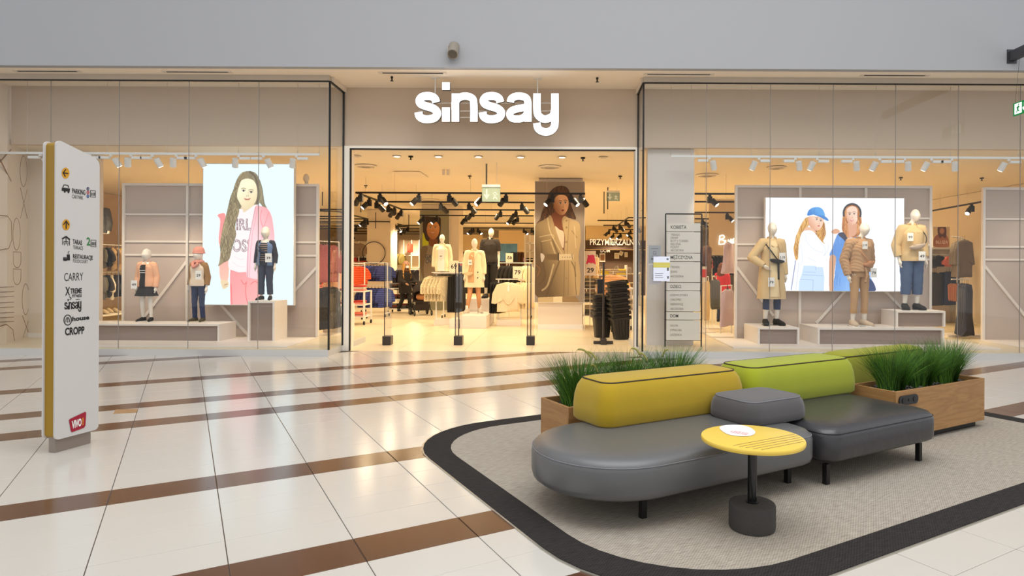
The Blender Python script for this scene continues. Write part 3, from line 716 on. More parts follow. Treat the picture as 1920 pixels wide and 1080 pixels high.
# flyer
fc=[RP(px,py,(0,0,.531),(0,0,1)) for px,py in ((1349,803),(1353,799),(1366,797),(1386,797),(1402,800),(1413,806),(1416,812),(1408,817),(1390,818),(1371,816),(1362,813),(1355,809))]
fc=catmull(fc,4,True); c0=sum((Vector(p) for p in fc),Vector())/len(fc); c0.z=.531
f=thing('flyer','white rounded paper flyer with red print lying on the yellow table','paper',c0)
MB(c0).prism([(p.x,p.y) for p in fc],'z',.531,.5322).build('sheet',mat('paper',(238,234,232),.6),f)
mb=MB(c0); mt=mat('red_print',(214,84,92),.6)
A=RP(1367,802,(0,0,.5325),(0,0,1)); B=RP(1405,808,(0,0,.5325),(0,0,1)); xd=(B-A).normalized(); yd=Vector((0,0,1)).cross(xd)
A=RP(1372,812,(0,0,.5325),(0,0,1))
mb.build('print',mt,f) if False else None
q=MB(c0)
for k,s in enumerate(('ZAKUPY','TO RADOSC','DLA CIEBIE','I RODZINY')[:0]): pass
for k in range(5):
    for j in range(7):
        p=A+xd*(-.02+.0155*j+.002*((j*k)%3))+yd*(.007+.0125*k)
        if (j,k) in ((0,0),(6,4),(0,4)): continue
        w1_=.010; h_=.0055; q.add([p,p+xd*w1_,p+xd*w1_+yd*h_,p+yd*h_],[(0,1,2,3)])
q.build('print',mt,f)

# planters
m_oak=wood_mat('oak_veneer',(198,152,98),(150,106,60),0,.8)
m_soil=mat('dark_gravel',(44,42,40),.8)
def planter(u0,u1,v0,v1,lab,sock=False):
    t=thing('planter',lab,'planter',UV((u0+u1)/2,(v0+v1)/2,RZ),TH); L=(u1-u0)/2; D_=(v1-v0)/2; z0,z1=.06,.455
    MB().box(-L+.06,L-.06,-D_+.05,D_-.05,0,z0).build('plinth',m_black,t)
    MB().box(-L,L,-D_,-D_+.02,z0,z1,.002).build('front_board',m_oak,t); MB().box(-L,L,D_-.02,D_,z0,z1,.002).build('back_board',m_oak,t)
    for s in (-1,1):
        MB().box(s*L-(.02 if s>0 else 0),s*L+(0 if s>0 else .02),-D_+.02,D_-.02,z0,z1,.002).build('end_board',wood_mat('oak_end',(198,152,98),(154,110,64),1,.8),t)
    MB().box(-L+.02,L-.02,-D_+.02,D_-.02,z0,z1-.045).build('soil',m_soil,t)
    r=random.Random(5); g=MB()
    for _ in range(420):
        x=r.uniform(-L+.03,L-.03); y=r.uniform(-D_+.03,D_-.03); s=r.uniform(.008,.018); z=z1-.045+s*.5
        g.add([(x-s,y,z),(x,y-s,z),(x+s,y,z),(x,y+s,z),(x,y,z+s*.8),(x,y,z-s*.6)],[(0,1,4),(1,2,4),(2,3,4),(3,0,4),(1,0,5),(2,1,5),(3,2,5),(0,3,5)])
    g.build('gravel',mat('grey_gravel',(92,90,88),.7),t)['kind']='stuff'
    if sock:
        s=MB(); s.prism([(x,z) for x,z in rpoly([(-L+.03,.335),(-L+.30,.335),(-L+.30,.415),(-L+.03,.415)],.038,6)],'y',-D_-.012,-D_); p=s.build('socket_panel',mat('black_plastic',(34,34,36),.4),t)
        for k in range(3): MB().cyl((-L+.085+.08*k,-D_-.016,.375),(-L+.085+.08*k,-D_-.012,.375),.022 if k!=1 else .012,seg=16).build('outlet',mat('dark_plastic',(16,16,18),.3),p)
    return t
planter(2.44,3.84,4.02,4.44,'oak box planter with grass behind the mustard backrest')
planter(5.15,6.55,3.20,3.62,'oak box planter with socket panel at the right end of the seats',True)
m_gr=[mat('grass_green',(92,138,36),.6,vary=.3,vscale=3),mat('grass_dark',(50,90,26),.6,vary=.3,vscale=3)]
m_plume=mat('grass_plume',(170,162,90),.9,bump=('noise',120,1))
def grass(u,v,seed,H,R,lab,plumes=(),nb=1400):
    r=random.Random(seed); P0=UV(u,v,RZ+.41); t=thing('ornamental_grass',lab,'plant',P0,0,None)
    for mi in (0,1):
        mb=MB()
        for _ in range(nb//2):
            a=r.uniform(0,2*PI); rr=R*.42*math.sqrt(r.random()); b=Vector((math.cos(a)*rr*1.3,math.sin(a)*rr*.8,0)); b.rotate(Euler((0,0,TH)))
            h=H*r.uniform(.55,1.05); lean=Vector((math.cos(a),math.sin(a),0))*(R*r.uniform(.1,1.1)*(.42+rr/R)); lean.rotate(Euler((0,0,r.uniform(-.7,.7))))
            droop=r.uniform(0,.12) if r.random()<.75 else r.uniform(.15,.4)
            wd=r.uniform(.0013,.0026); side=Vector((-math.sin(a+1),math.cos(a+1),0))*wd
            pts=[]
            for k in range(6):
                s=k/5; pts.append(b+lean*(s**1.6)*1.3+Vector((0,0,h*(s-droop*s**3))))
            vs=[];
            for k,p in enumerate(pts[:-1]):
                f=1-(k/5)**1.5*.8; vs+=[p-side*f,p+side*f]
            vs.append(pts[-1]); fs=[(2*k,2*k+1,2*k+3,2*k+2) for k in range(4)]+[(8,9,10)]
            mb.add(vs,fs)
        mb.build('blades',m_gr[mi],t)['kind']='stuff'
    for (du,h,bend) in plumes:
        d=Vector((du,0,0)); pts=[Vector((0,0,0)),Vector((du*.4,0,h*.7)),Vector((du*.7,0,h)),Vector((du*.7+bend*.5,0,h+.01)),Vector((du*.7+bend,0,h-.05))]
        pp=catmull(pts,5); MB().tube(pp[:12],.0015,5).build('stalk',m_gr[0],t); k=len(pp)-11
        MB().tube(pp[11:],[.003]+[.008]*(k-2)+[.006,.001][:2] if False else [.008 if 0<i<len(pp)-12 else .002 for i in range(len(pp)-11)],7).build('seed_plume',m_plume,t)
grass(2.66,4.23,1,.45,.26,'tall green grass clump with pale seed plumes, leftmost in the rear planter',((.06,.40,.10),(-.03,.42,.12),(.12,.30,.07)))
grass(3.13,4.23,2,.44,.26,'green grass clump in the middle of the rear planter',((.03,.40,.09),(.12,.36,.08)))
grass(3.60,4.23,3,.44,.25,'green grass clump at the right of the rear planter',((-.04,.36,-.06),))
grass(5.42,3.41,4,.43,.25,'green grass clump nearest the seats in the right planter')
grass(5.84,3.41,5,.45,.25,'green grass clump in the middle of the right planter')
grass(6.27,3.41,6,.45,.25,'green grass clump furthest right in the right planter')

# ================================================================ TOTEM
P0=Vector((-3.955,5.045,0)); P1=Vector((-3.865,5.40,0)); ud=(P1-P0).normalized(); nd=Vector((-ud.y,ud.x,0)) # nd to the left
Wd=(P1-P0).length; az=math.atan2(ud.y,ud.x)
T0=P0
t=thing('totem_sign','tall white wayfinding totem with yellow core and black lettering','sign',P0,az)
def board(y0,y1,m,name,ins=0.0,ztop=2.49):
    x0,x1=ins,Wd-ins; z0=.11+ins*.6; drop=.11
    pts=rpoly([(x0,z0),(x1,z0),(x1,ztop-drop-ins*.6),(x0,ztop-ins*.6)],[.035,.035,.075,.035],8)
    return MB().prism(pts,'y',y0,y1).build(name,m,t)
m_tw=mat('totem_white',(206,202,198),.45)
front=board(0,.016,m_tw,'front_board'); board(.12,.136,m_tw,'rear_board'); board(.016,.12,mat('totem_yellow',(160,122,10),.5),'core',.012)
MB().box(.03,Wd-.04,.035,.10,0,.13).build('foot',mat('foot_steel',(150,138,128),.4,metal=.4),t)
bl=mat('print_black',(28,26,26),.6); N=-nd  # outward normal of face
inv=Matrix.Translation(P0)@Matrix.Rotation(az,4,'Z'); inv=inv.inverted()
def face(px,py): return RP(px,py,P0+N*.002,N)
def fmb(): return MB()
def fbuild(mb,name,m):
    mb.v=[tuple(inv@Vector(p)) for p in mb.v]; return mb.build(name,m,front)
def ftext(mb,s,x0,y0,x1,y1,hpx,bold=0):
    mb=MB(); ftext0(mb,s,x0,y0,x1,y1,hpx,bold); fbuild(mb,'lettering',bl if s!='2' else mat('print_green',(40,120,60),.6))
def ftext0(mb,s,x0,y0,x1,y1,hpx,bold=0):
    a=face(x0,y0); b=face(x1,y1); c=face(x0,y0-hpx)
    mb.text(s,a,b-a,Vector((0,0,1)),(c-a).length,(b-a).length,bold)
tm1=MB()
ftext(tm1,'PARKING',135.5,362,160,365.5,9.5,.03); ftext(tm1,'CAR PARK',135.5,371.5,156,374.5,7.5)
ftext(tm1,'TARAS',136.5,457,154,459.5,9,.03); ftext(tm1,'TERRACE',137,466.5,155.5,469,7)
ftext(tm1,'RESTAURACJE',137,484,174,487,8,.03); ftext(tm1,'FOODCOURT',137,492,164.5,494,6.5)
ftext(tm1,'CROPP',122,628.5,158.5,625,14,.05); ftext(tm1,'CARRY',120.5,527,156,525.5,16,-.008)
ftext(tm1,'X',122.5,553.5,131.5,553.5,16,.03); ftext(tm1,'TREME',132,550.5,153.5,549.5,10,.04); ftext(tm1,'FITNESS',135.5,557.5,153.5,556.8,5.5,.03)
ftext(tm1,'house',135.5,602,167.5,598.5,8.5,.05)

tm2=MB(); ftext(tm2,'2',162.5,459.5,169.5,460,15,.03)
# logo circle, arrows, icons
def fs(pts,wd,mb,sm=0): add_stroke(mb,pts,wd,lambda a,b: face(a,b),N*.0006,sm)
ic=MB()
fs(ell(127,600,7,9.5),1.6,ic); fs([(123.5,604),(124,598),(126,595)],1.2,ic); fs([(127,605),(127,595)],1.2,ic); fs([(130.5,604),(130,598),(128,595)],1.2,ic)
fs([(121.5,357),(121.5,361)],3,ic); fs([(128.5,358),(128.5,362)],3,ic); fs([(116,354.5),(131,356.5)],6,ic); fs([(118,351),(120,346.5),(127.5,347.5),(129,352)],1.6,ic)
fs([(116.5,448),(124,443.5),(131,449.5)],3,ic); fs([(124,445),(124,458)],1.3,ic); fs([(119.5,452.5),(128.5,453)],1.3,ic)
fs([(117.5,450),(117.5,459)],1,ic); fs([(117.5,455),(121,455.3),(121,460)],1,ic); fs([(130.5,451),(130.5,460)],1,ic); fs([(130.5,456),(127,455.7),(127,460.5)],1,ic)
fs([(128,477),(128.7,488)],5.5,ic); fs([(128,476),(128,472),(130.5,471)],1,ic); fs([(118.5,486.5),(125.5,487)],4.5,ic); fs([(118.5,483),(125,483.5)],1.6,ic)
for cy,dx in ((360,0),(453,1)):
    fs([(169.5+dx,cy-3),(179+dx,cy-2.5),(179+dx,cy+10),(169.5+dx,cy+9),(169.5+dx,cy-3)],1,ic)
    for k in range(3): fs([(172+k*2.6+dx,cy+1),(172+k*2.6+dx,cy+7)],1.3,ic)
fs([(130,556),(134,559),(131,562)],1.4,ic); fs([(142,561.5),(150,561)],.7,ic)
fbuild(ic,'icons',bl)
ar=MB(); 
for cx,cy in ((123,324.5),(124,421.5)): ar.add([face(cx+7.3*math.cos(q*PI/12),cy+10.3*math.sin(q*PI/12)) for q in range(24)],[tuple(range(24))])
fbuild(ar,'arrow_disc',mat('disc_amber',(210,150,30),.5))
a2=MB(); N2=N*.0012
def fs2(pts,wd): add_stroke(a2,pts,wd,lambda a,b: face(a,b)+N*.001,N*.0006,0)
fs2([(118,324),(128,325.5)],2); fs2([(123.5,317.5),(118.3,324),(122.5,331)],2); fs2([(124,414),(124,429)],2); fs2([(119,421),(124,414),(129,422)],2)
fbuild(a2,'arrow',bl)
dc=MB(); 
for i,cy in enumerate((354,361,368)):
    d_=MB(); d_.add([face(165+2.6*math.cos(q*PI/8),cy+3.3*math.sin(q*PI/8)) for q in range(16)],[tuple(range(16))]); fbuild(d_,'level_dot',mat(('dot_navy','dot_red','dot_blue')[i],((40,40,90),(170,40,50),(40,80,140))[i],.6))
    l_=MB(); o_=face(163.6,cy+1.8)+N*.001; l_.text('ABC'[i],o_,ud,(0,0,1),(face(165,cy-1.8)-face(165,cy+1.8)).length,None,.0); fbuild(l_,'level_letter',m_tw)
vb=MB(); L_=[(129,788),(131,785.5),(159.5,772),(161.5,773.5),(160,798),(157.5,802),(135,810.5),(133,809),(129,788)]
vb.add([face(*p)+N*.0015 for p in L_[:-1]],[tuple(range(8))]); fbuild(vb,'logo_badge',mat('badge_red',(160,16,46),.5))
vt=MB(); a=face(134,803.5)+N*.003; b=face(152.5,797.5)+N*.003
vt.text('VIVO',a,b-a,(0,0,1),(face(136,803)-face(136,789)).length,(b-a).length,.06); fbuild(vt,'logo_lettering',mat('logo_white',(240,236,232),.5))
vt=MB(); a=face(154,796.5)+N*.003; b=face(156,796)+N*.003
vt.text('!',a,b-a,(0,0,1),(face(155,796.5)-face(155,783)).length,(b-a).length,.06); fbuild(vt,'exclamation_mark',mat('logo_amber',(226,160,40),.5))

# ================================================================ SINSAY LOGO (hanging, lit)
LOGO={'s':[(597,306),(590,287),(572,276),(548,274),(524,279),(511,297),(519,315),(545,326),(578,336),(599,352),(601,370),(588,386),(560,393),(530,391),(511,378),(506,357)],
 'n2':[(696,345),(697,305),(712,284),(742,274),(775,281),(790,305),(791,406)],
 'a1':[(979,305),(984,288),(1002,277),(1027,274),(1055,281),(1068,300),(1069,350),(1069,406)],
 'a2':[(1068,328),(1045,334),(1008,341),(983,352),(976,369),(985,386),(1008,392),(1040,388),(1062,370),(1068,345)],
 'y1':[(1116,261),(1116,345),(1124,375),(1150,392),(1178,388),(1200,372),(1208,340)],
 'y2':[(1208,261),(1208,405),(1203,435),(1187,452),(1162,459),(1135,452),(1120,437),(1115,413)]}
def logo_strokes(mb,fn,dv,tr=lambda p:p):
    def S(pts,wd,sm=6): add_stroke(mb,[tr(p) for p in pts],wd*abs(tr((1,0))[0]-tr((0,0))[0]),fn,dv,sm)
    return S
ZL=10.62
lg=thing('shop_logo','large white illuminated shop name letters hanging under the soffit','sign',(W(912,200,ZL).x,ZL,W(912,200,ZL).z))
m_logo=mat('logo_lit',(255,255,255),.5,emit=1.0); m_lside=mat('logo_side',(120,116,112),.5)
def lf(a,b): return W(600+a/2.743,80+b/2.743,ZL)-lg.location
def letter(parts):
    f=MB(); s=MB()
    for pts,wd,sm in parts:
        add_stroke(f,pts,wd,lf,(0,.012,0),sm); add_stroke(s,pts,wd+3,lambda a,b:lf(a,b)+Vector((0,.012,0)),(0,.07,0),sm)
    o=s.build('letter',m_lside,lg); f.build('lit_face',m_logo,o)
letter([(LOGO['s'],40,6)]); letter([([(647.5,333),(647.5,406)],40,0)]); letter([([(647.5,204),(647.5,242)],39,0)])
letter([([(696,261),(696,406)],38,0),(LOGO['n2'],37,6)]); letter([([(a+330,b) for a,b in LOGO['s']],40,6)])
letter([(LOGO['a1'],37,6),(LOGO['a2'],36,6)]); letter([(LOGO['y1'],38,6),(LOGO['y2'],38,6)])
for px in (815,1008):
    x=W(px,150,ZL); c=Vector((x.x,ZL+.05,H_SOF))-lg.location; e=Vector((x.x,ZL+.05,W(px,176,ZL).z))-lg.location
    MB().cyl(c,e,.01,seg=8).box(c.x-.07,c.x+.07,c.y-.03,c.y+.03,c.z-.012,c.z).build('hanger_rod',m_whmet,lg)
m=MB(); 
for zz in (191,206,218): a=W(782,zz,ZL)-lg.location; b=W(1040,zz,ZL)-lg.location; m.cyl(a+Vector((0,.08,0)),b+Vector((0,.08,0)),.006,seg=6)
m.build('rear_rail',m_whmet,lg)
# same wordmark small on the totem
sm_=MB(); tr=lambda p:(121+(p[0]-487)*31.5/741, 580.5-(406-p[1])*14/146+ -(p[0]-487)*2.0/741)
for pts,wd,s_ in ((LOGO['s'],40,6),([(647.5,333),(647.5,406)],40,0),([(647.5,204),(647.5,242)],39,0),([(696,261),(696,406)],38,0),(LOGO['n2'],37,6),([(a+330,b) for a,b in LOGO['s']],40,6),(LOGO['a1'],37,6),(LOGO['a2'],36,6),(LOGO['y1'],38,6),(LOGO['y2'],38,6)):
    add_stroke(sm_,[tr(p) for p in pts],wd*31.5/741*1.15,face,N*.0006,s_)
fbuild(sm_,'wordmark',bl)
# ================================================================ PRINTED POSTERS (flat prints painted as a colour grid)
class Paint:
    """flat print: colour grid; shapes are given in zoom pixels (X,Y) -> image pixels"""
    def __init__(s,x0,y0,x1,y1,bg,zx,zy,zs,res=1.0):
        s.x0,s.y0,s.x1,s.y1=x0,y0,x1,y1; s.W=int((x1-x0)*res); s.H=int((y1-y0)*res); s.z=(zx,zy,zs)
        gx=(np.arange(s.W)+.5)/s.W*(x1-x0)+x0; gy=(np.arange(s.H)+.5)/s.H*(y1-y0)+y0
        s.X,s.Y=np.meshgrid((gx-zx)*zs,(gy-zy)*zs); s.C=np.ones((s.H,s.W,3))*np.array(bg)/255.
    def blend(s,m,c): s.C=s.C*(1-m[...,None])+np.array(c)/255.*m[...,None]
    def mask(s,pts,smooth=True,soft=1.0):
        p=[(q.x,q.y) for q in catmull([(a,b,0) for a,b in pts],5,True)] if smooth else pts
        ss=2; acc=np.zeros((s.H,s.W)); st=(s.x1-s.x0)/s.W*s.z[2]
        for oy in (-.25,.25):
            for ox in (-.25,.25):
                X=s.X+ox*st; Y=s.Y+oy*st; ins=np.zeros(X.shape,bool); n=len(p)
                for i in range(n):
                    xa,ya=p[i]; xb,yb=p[i-1]
                    if ya==yb: continue
                    c=((ya>Y)!=(yb>Y))&(X<(xb-xa)*(Y-ya)/(yb-ya)+xa); ins^=c
                acc+=ins
        return acc/4
    def poly(s,pts,c,smooth=True,a=1.0,grad=None):
        m=s.mask(pts,smooth)*a
        if grad:  # second colour, direction (x0,y0)->(x1,y1)
            c2,(xa,ya,xb,yb)=grad; t=np.clip(((s.X-xa)*(xb-xa)+(s.Y-ya)*(yb-ya))/((xb-xa)**2+(yb-ya)**2),0,1)[...,None]
            col=(np.array(c)*(1-t)+np.array(c2)*t)/255.; s.C=s.C*(1-m[...,None])+col*m[...,None]
        else: s.blend(m,c)
        return m
    def ell(s,cx,cy,rx,ry,c,a=1.0,soft=.25):
        d=np.sqrt(((s.X-cx)/rx)**2+((s.Y-cy)/ry)**2); s.blend(np.clip((1+soft-d)/(2*soft),0,1)*a,c)
    def line(s,pts,wd,c,a=1.0,smooth=True,clip=None):
        p=[(q.x,q.y) for q in catmull([(x,y,0) for x,y in pts],5)] if smooth and len(pts)>2 else pts
        D=np.full(s.X.shape,1e9)
        for (xa,ya),(xb,yb) in zip(p[:-1],p[1:]):
            dx,dy=xb-xa,yb-ya; L=dx*dx+dy*dy+1e-9; t=np.clip(((s.X-xa)*dx+(s.Y-ya)*dy)/L,0,1); D=np.minimum(D,np.hypot(s.X-xa-t*dx,s.Y-ya-t*dy))
        st=(s.x1-s.x0)/s.W*s.z[2]; m=np.clip((wd/2-D)/st+.5,0,1)*a
        if clip is not None: m=m*clip
        s.blend(m,c)
    def text(s,st,x,y,h,wd,c,outline=None,a=1.0,clip=None):
        vs,fs,w0=tmesh(st,.03); m=np.zeros(s.X.shape)
        for f in fs:
            P=[(x+vs[i][0]/w0*wd,y-vs[i][1]*h) for i in f]; m=np.maximum(m,s.mask(P,False))
        if clip is not None: m=m*clip
        if outline is not None:
            e=m-np.minimum.reduce([m,np.roll(m,1,0),np.roll(m,-1,0),np.roll(m,1,1),np.roll(m,-1,1)]); s.blend(m*.25,(250,240,240)); s.blend(np.clip(e*1.3,0,1)*a,outline)
        else: s.blend(m*a,c)
    def strands(s,m,cols,n,seed,wave=6,wd=5,vert=True,a=.5):
        r=random.Random(seed); ys,xs=np.where(m>.5)
        if len(ys)==0: return
        for _ in range(n):
            k=r.randrange(len(ys)); x=s.X[ys[k],xs[k]]; y=s.Y[ys[k],xs[k]]; L=r.uniform(60,140)*wd/5; ph=r.uniform(0,6)
            pts=[(x+wave*math.sin(ph+j*1.3)-j*r.uniform(-2,3),y-L/2+L*j/5) for j in range(6)]
            s.line(pts,wd*r.uniform(.5,1.2),cols[r.randrange(len(cols))],a,True,m)
    def mesh(s,name,mt,parent,org,ex,ez):
        """origin = lower-left corner, ex width vector, ez height vector (local)"""
        nx,ny=s.W,s.H; i,j=np.meshgrid(np.arange(nx+1)/nx,np.arange(ny+1)/ny); org,ex,ez=map(np.array,(org,ex,ez))
        V=org+i[...,None]*ex+j[...,None]*ez; V=V.reshape(-1,3)
        a=np.arange(nx*ny); r_,c_=a//nx,a%nx; q=np.stack([r_*(nx+1)+c_,r_*(nx+1)+c_+1,(r_+1)*(nx+1)+c_+1,(r_+1)*(nx+1)+c_],1)
        me=bpy.data.meshes.new(name); me.vertices.add(len(V)); me.vertices.foreach_set('co',V.ravel()); me.loops.add(q.size); me.loops.foreach_set('vertex_index',q.ravel().astype(np.int32))
        me.polygons.add(nx*ny); me.polygons.foreach_set('loop_start',(np.arange(nx*ny)*4).astype(np.int32)); me.polygons.foreach_set('loop_total',np.full(nx*ny,4,np.int32)); me.update(calc_edges=True)
        c=np.flipud(s.C); L=np.where(c<=.04045,c/12.92,((c+.055)/1.055)**2.4).reshape(-1,3); cc=np.ones((nx*ny,4,4),np.float32); cc[:,:,:3]=L[:,None,:]
        at=me.color_attributes.new('print','FLOAT_COLOR','CORNER'); at.data.foreach_set('color',cc.ravel())
        me.materials.append(mt); o=bpy.data.objects.new(name,me); return link(o,parent)
def face_bits(P,cx,cy,sx,sy,skin,brow,lip,tilt=0,smile=1,eye=(50,36,30)):
    for k in (-1,1):
        x=cx+k*sx*.42; y=cy+k*tilt
        P.ell(x,y,sx*.20,sy*.075,(235,226,220),.9); P.ell(x,y,sx*.095,sy*.075,eye); P.line([(x-sx*.2,y-sy*.03),(x,y-sy*.085),(x+sx*.2,y-sy*.02)],sy*.035,eye,.8)
        P.line([(x-sx*.26,y-sy*.17),(x,y-sy*.22),(x+sx*.25,y-sy*.16)],sy*.05,brow,.8)
    P.line([(cx+sx*.06,cy+sy*.05),(cx+sx*.10,cy+sy*.3),(cx+sx*.0,cy+sy*.37)],sy*.035,tuple(int(c*.78) for c in skin),.6)
    P.ell(cx-sx*.09,cy+sy*.37,sx*.05,sy*.03,tuple(int(c*.6) for c in skin),.7); P.ell(cx+sx*.11,cy+sy*.37,sx*.05,sy*.03,tuple(int(c*.6) for c in skin),.7)
    if smile>0: P.poly([(cx-sx*.38,cy+sy*.55),(cx,cy+sy*.62),(cx+sx*.38,cy+sy*.54),(cx+sx*.2,cy+sy*.70),(cx-sx*.2,cy+sy*.71)],lip,True); P.line([(cx-sx*.27,cy+sy*.60),(cx,cy+sy*.65),(cx+sx*.28,cy+sy*.59)],sy*.05,(250,244,240) if smile>1 else tuple(int(c*.8) for c in lip),.9)
    else: P.poly([(cx-sx*.26,cy+sy*.60),(cx-sx*.08,cy+sy*.54),(cx+sx*.08,cy+sy*.54),(cx+sx*.26,cy+sy*.58),(cx+sx*.1,cy+sy*.69),(cx-sx*.12,cy+sy*.69)],lip,True); P.line([(cx-sx*.22,cy+sy*.61),(cx+sx*.22,cy+sy*.60)],sy*.025,tuple(int(c*.6) for c in lip),.9)
# ---- girl in the left light box
G=Paint(379,307,552,572,(224,244,250),380,300,3.857,1.15)
m=G.poly([(262,110),(300,82),(345,78),(385,95),(412,140),(432,200),(442,260),(450,310),(470,355),(440,342),(415,310),(390,325),(280,350),(250,350),(240,300),(235,200)],(136,124,96)); G.strands(m,[(88,78,56),(176,164,128)],50,1)
G.poly([(102,400),(150,384),(160,420),(140,520),(150,640),(200,700),(190,790),(178,880),(128,868),(118,760),(125,650),(112,580),(122,440)],(250,140,140),grad=((255,190,170),(110,500,190,860)))
G.poly([(285,330),(280,385),(380,355),(372,320)],(228,206,170))
sh=G.poly([(250,372),(285,355),(300,378),(370,328),(392,330),(372,420),(345,540),(325,640),(318,812),(250,812),(190,790),(188,700),(230,600),(240,450)],(246,232,232))
for pts in ([(230,700),(270,720),(300,716)],[(215,740),(260,770),(310,772)],[(240,640),(290,660),(318,655)]): G.line(pts,5,(214,200,206),.5)
G.text('GIRL',180,505,84,170,(0,0,0),outline=(96,60,70),clip=sh); G.text('BOSS',168,662,90,190,(0,0,0),outline=(96,60,70),clip=sh)
jk=G.poly([(384,332),(425,333),(470,350),(500,400),(516,480),(524,560),(520,700),(500,810),(430,868),(380,862),(318,852),(322,700),(328,600),(348,500),(365,410)],(252,206,212),grad=((246,160,164),(350,500,520,400)))
for pts,c in (([(384,338),(366,420),(346,520),(330,640),(326,850)],(176,120,130)),([(398,340),(382,430),(360,540),(346,700),(340,850)],(236,150,160)),([(430,360),(420,420),(440,500),(430,560)],(226,120,126)),([(480,380),(450,470),(436,530)],(232,130,136))): G.line(pts,6,c,.6,clip=jk)
pa=G.poly([(198,795),(260,814),(318,812),(322,850),(380,862),(425,866),(440,960),(445,1060),(200,1060),(196,900)],(250,150,152),False,grad=((255,176,170),(200,820,440,1050)))
for pts in ([(318,880),(312,960),(330,1050)],[(280,870),(300,900),(320,890)],[(205,900),(212,1050)],[(350,900),(380,880),(415,900)]): G.line(pts,6,(214,84,92),.6,clip=pa)
G.poly([(130,872),(178,878),(188,900),(180,922),(150,936),(136,915)],(232,206,166)); G.line([(158,905),(178,900)],4,(120,70,60),.8); G.line([(150,915),(172,915)],3,(170,140,110),.7)
f=G.poly([(262,185),(280,145),(325,132),(370,150),(395,205),(394,262),(380,305),(350,338),(318,352),(285,338),(260,300),(246,265),(250,225)],(250,238,202),grad=((226,204,160),(300,200,400,330)))
h=G.poly([(300,84),(262,110),(235,160),(218,215),(196,270),(182,330),(165,400),(148,460),(132,540),(122,610),(126,680),(118,740),(110,770),(150,745),(190,720),(208,650),(228,590),(240,540),(234,480),(244,430),(262,372),(250,300),(244,250),(255,195),(280,140),(330,118)],(146,130,96)); G.strands(h,[(88,74,50),(196,178,132),(116,100,70)],150,2,9,5)
G.line([(340,84),(372,110),(396,170),(404,250),(395,310)],16,(96,82,60),.8)
face_bits(G,322,226,66,88,(240,222,184),(110,92,66),(206,120,104),5,1)
m_lb=print_mat('lightbox_print',.98)
def lightbox(name,lab,P,px0,py0,px1,py1,d,mt,cat='light box'):
    a=W(px0,py1,d); b=W(px1,py0,d); t=thing(name,lab,cat,((a.x+b.x)/2,d,a.z)); L=(b.x-a.x)/2; H=b.z-a.z
    MB().box(-L,L,0,.09,0,H,.004).build('frame',m_whmet,t); MB().box(-L*.6,L*.6,.09,.20,H*.15,H*.85).build('wall_bracket',m_whmet,t) if d<13 else None; P.mesh('print',mt,t,(-L+.012,-.002,.012),(2*L-.024,0,0),(0,0,H-.024)); return t
lightbox('light_box','tall lit light box with a smiling long-haired girl in pink',G,379,307,552,572,12.2,m_lb)
# ---- two young women in the right light box
K=Paint(1434,371,1695,545,(246,248,254),1430,360,5.685,1.15)
h=K.poly([(460,270),(430,300),(395,360),(370,420),(345,480),(335,540),(322,600),(330,660),(345,720),(375,700),(380,560),(440,420),(520,300),(520,260)],(214,160,84)); K.strands(h,[(150,90,30),(240,200,130)],60,3,9,7)
h=K.poly([(600,290),(650,320),(662,380),(668,450),(640,520),(660,550),(600,520),(560,470),(540,410),(580,380)],(190,130,64)); K.strands(h,[(120,70,30),(236,190,110)],40,4,9,6)
f=K.poly([(480,262),(520,255),(640,268),(640,320),(628,362),(600,398),(570,408),(530,400),(492,360),(478,310)],(240,200,176),grad=((214,150,118),(560,300,480,360)))
K.poly([(470,370),(540,400),(570,440),(540,430),(430,420)],(228,180,150))
sw=K.poly([(430,415),(500,408),(545,430),(600,500),(650,548),(690,560),(720,450),(760,430),(800,470),(770,560),(720,650),(640,690),(640,760),(560,780),(430,785),(380,800),(372,700),(380,560),(400,460)],(240,242,246))
for pts in ([(450,450),(470,540),(560,620),(640,640)],[(600,520),(660,600),(650,690)],[(400,560),(420,700),(400,780)],[(700,560),(690,620),(640,690)],[(480,700),(560,740)]): K.line(pts,7,(196,200,214),.55,clip=sw)
K.poly([(728,420),(760,392),(800,395),(820,420),(790,440),(740,440)],(216,160,128))
K.poly([(470,250),(480,200),(520,168),(575,158),(620,172),(648,210),(655,255),(600,262),(540,240)],(92,160,222),grad=((60,120,196),(560,170,480,250))); K.poly([(540,240),(600,248),(655,255),(694,290),(690,306),(650,290),(600,262)],(66,128,200)); K.line([(548,165),(540,235)],3,(60,110,180),.8)
face_bits(K,592,298,52,100,(236,190,164),(120,80,50),(214,110,100),8,0)
j=K.poly([(430,785),(560,785),(560,795),(640,800),(655,900),(650,1060),(380,1060),(385,950),(410,880)],(196,216,240),False); 
for pts in ([(400,930),(535,935),(530,1050)],[(560,790),(565,830)],[(430,850),(560,856)],[(420,880),(640,892)]): K.line(pts,4,(110,140,190),.6,False,j)
K.line([(345,730),(300,1040)],9,(100,104,150),.8,False); K.line([(380,760),(350,1040)],6,(150,160,190),.5,False)
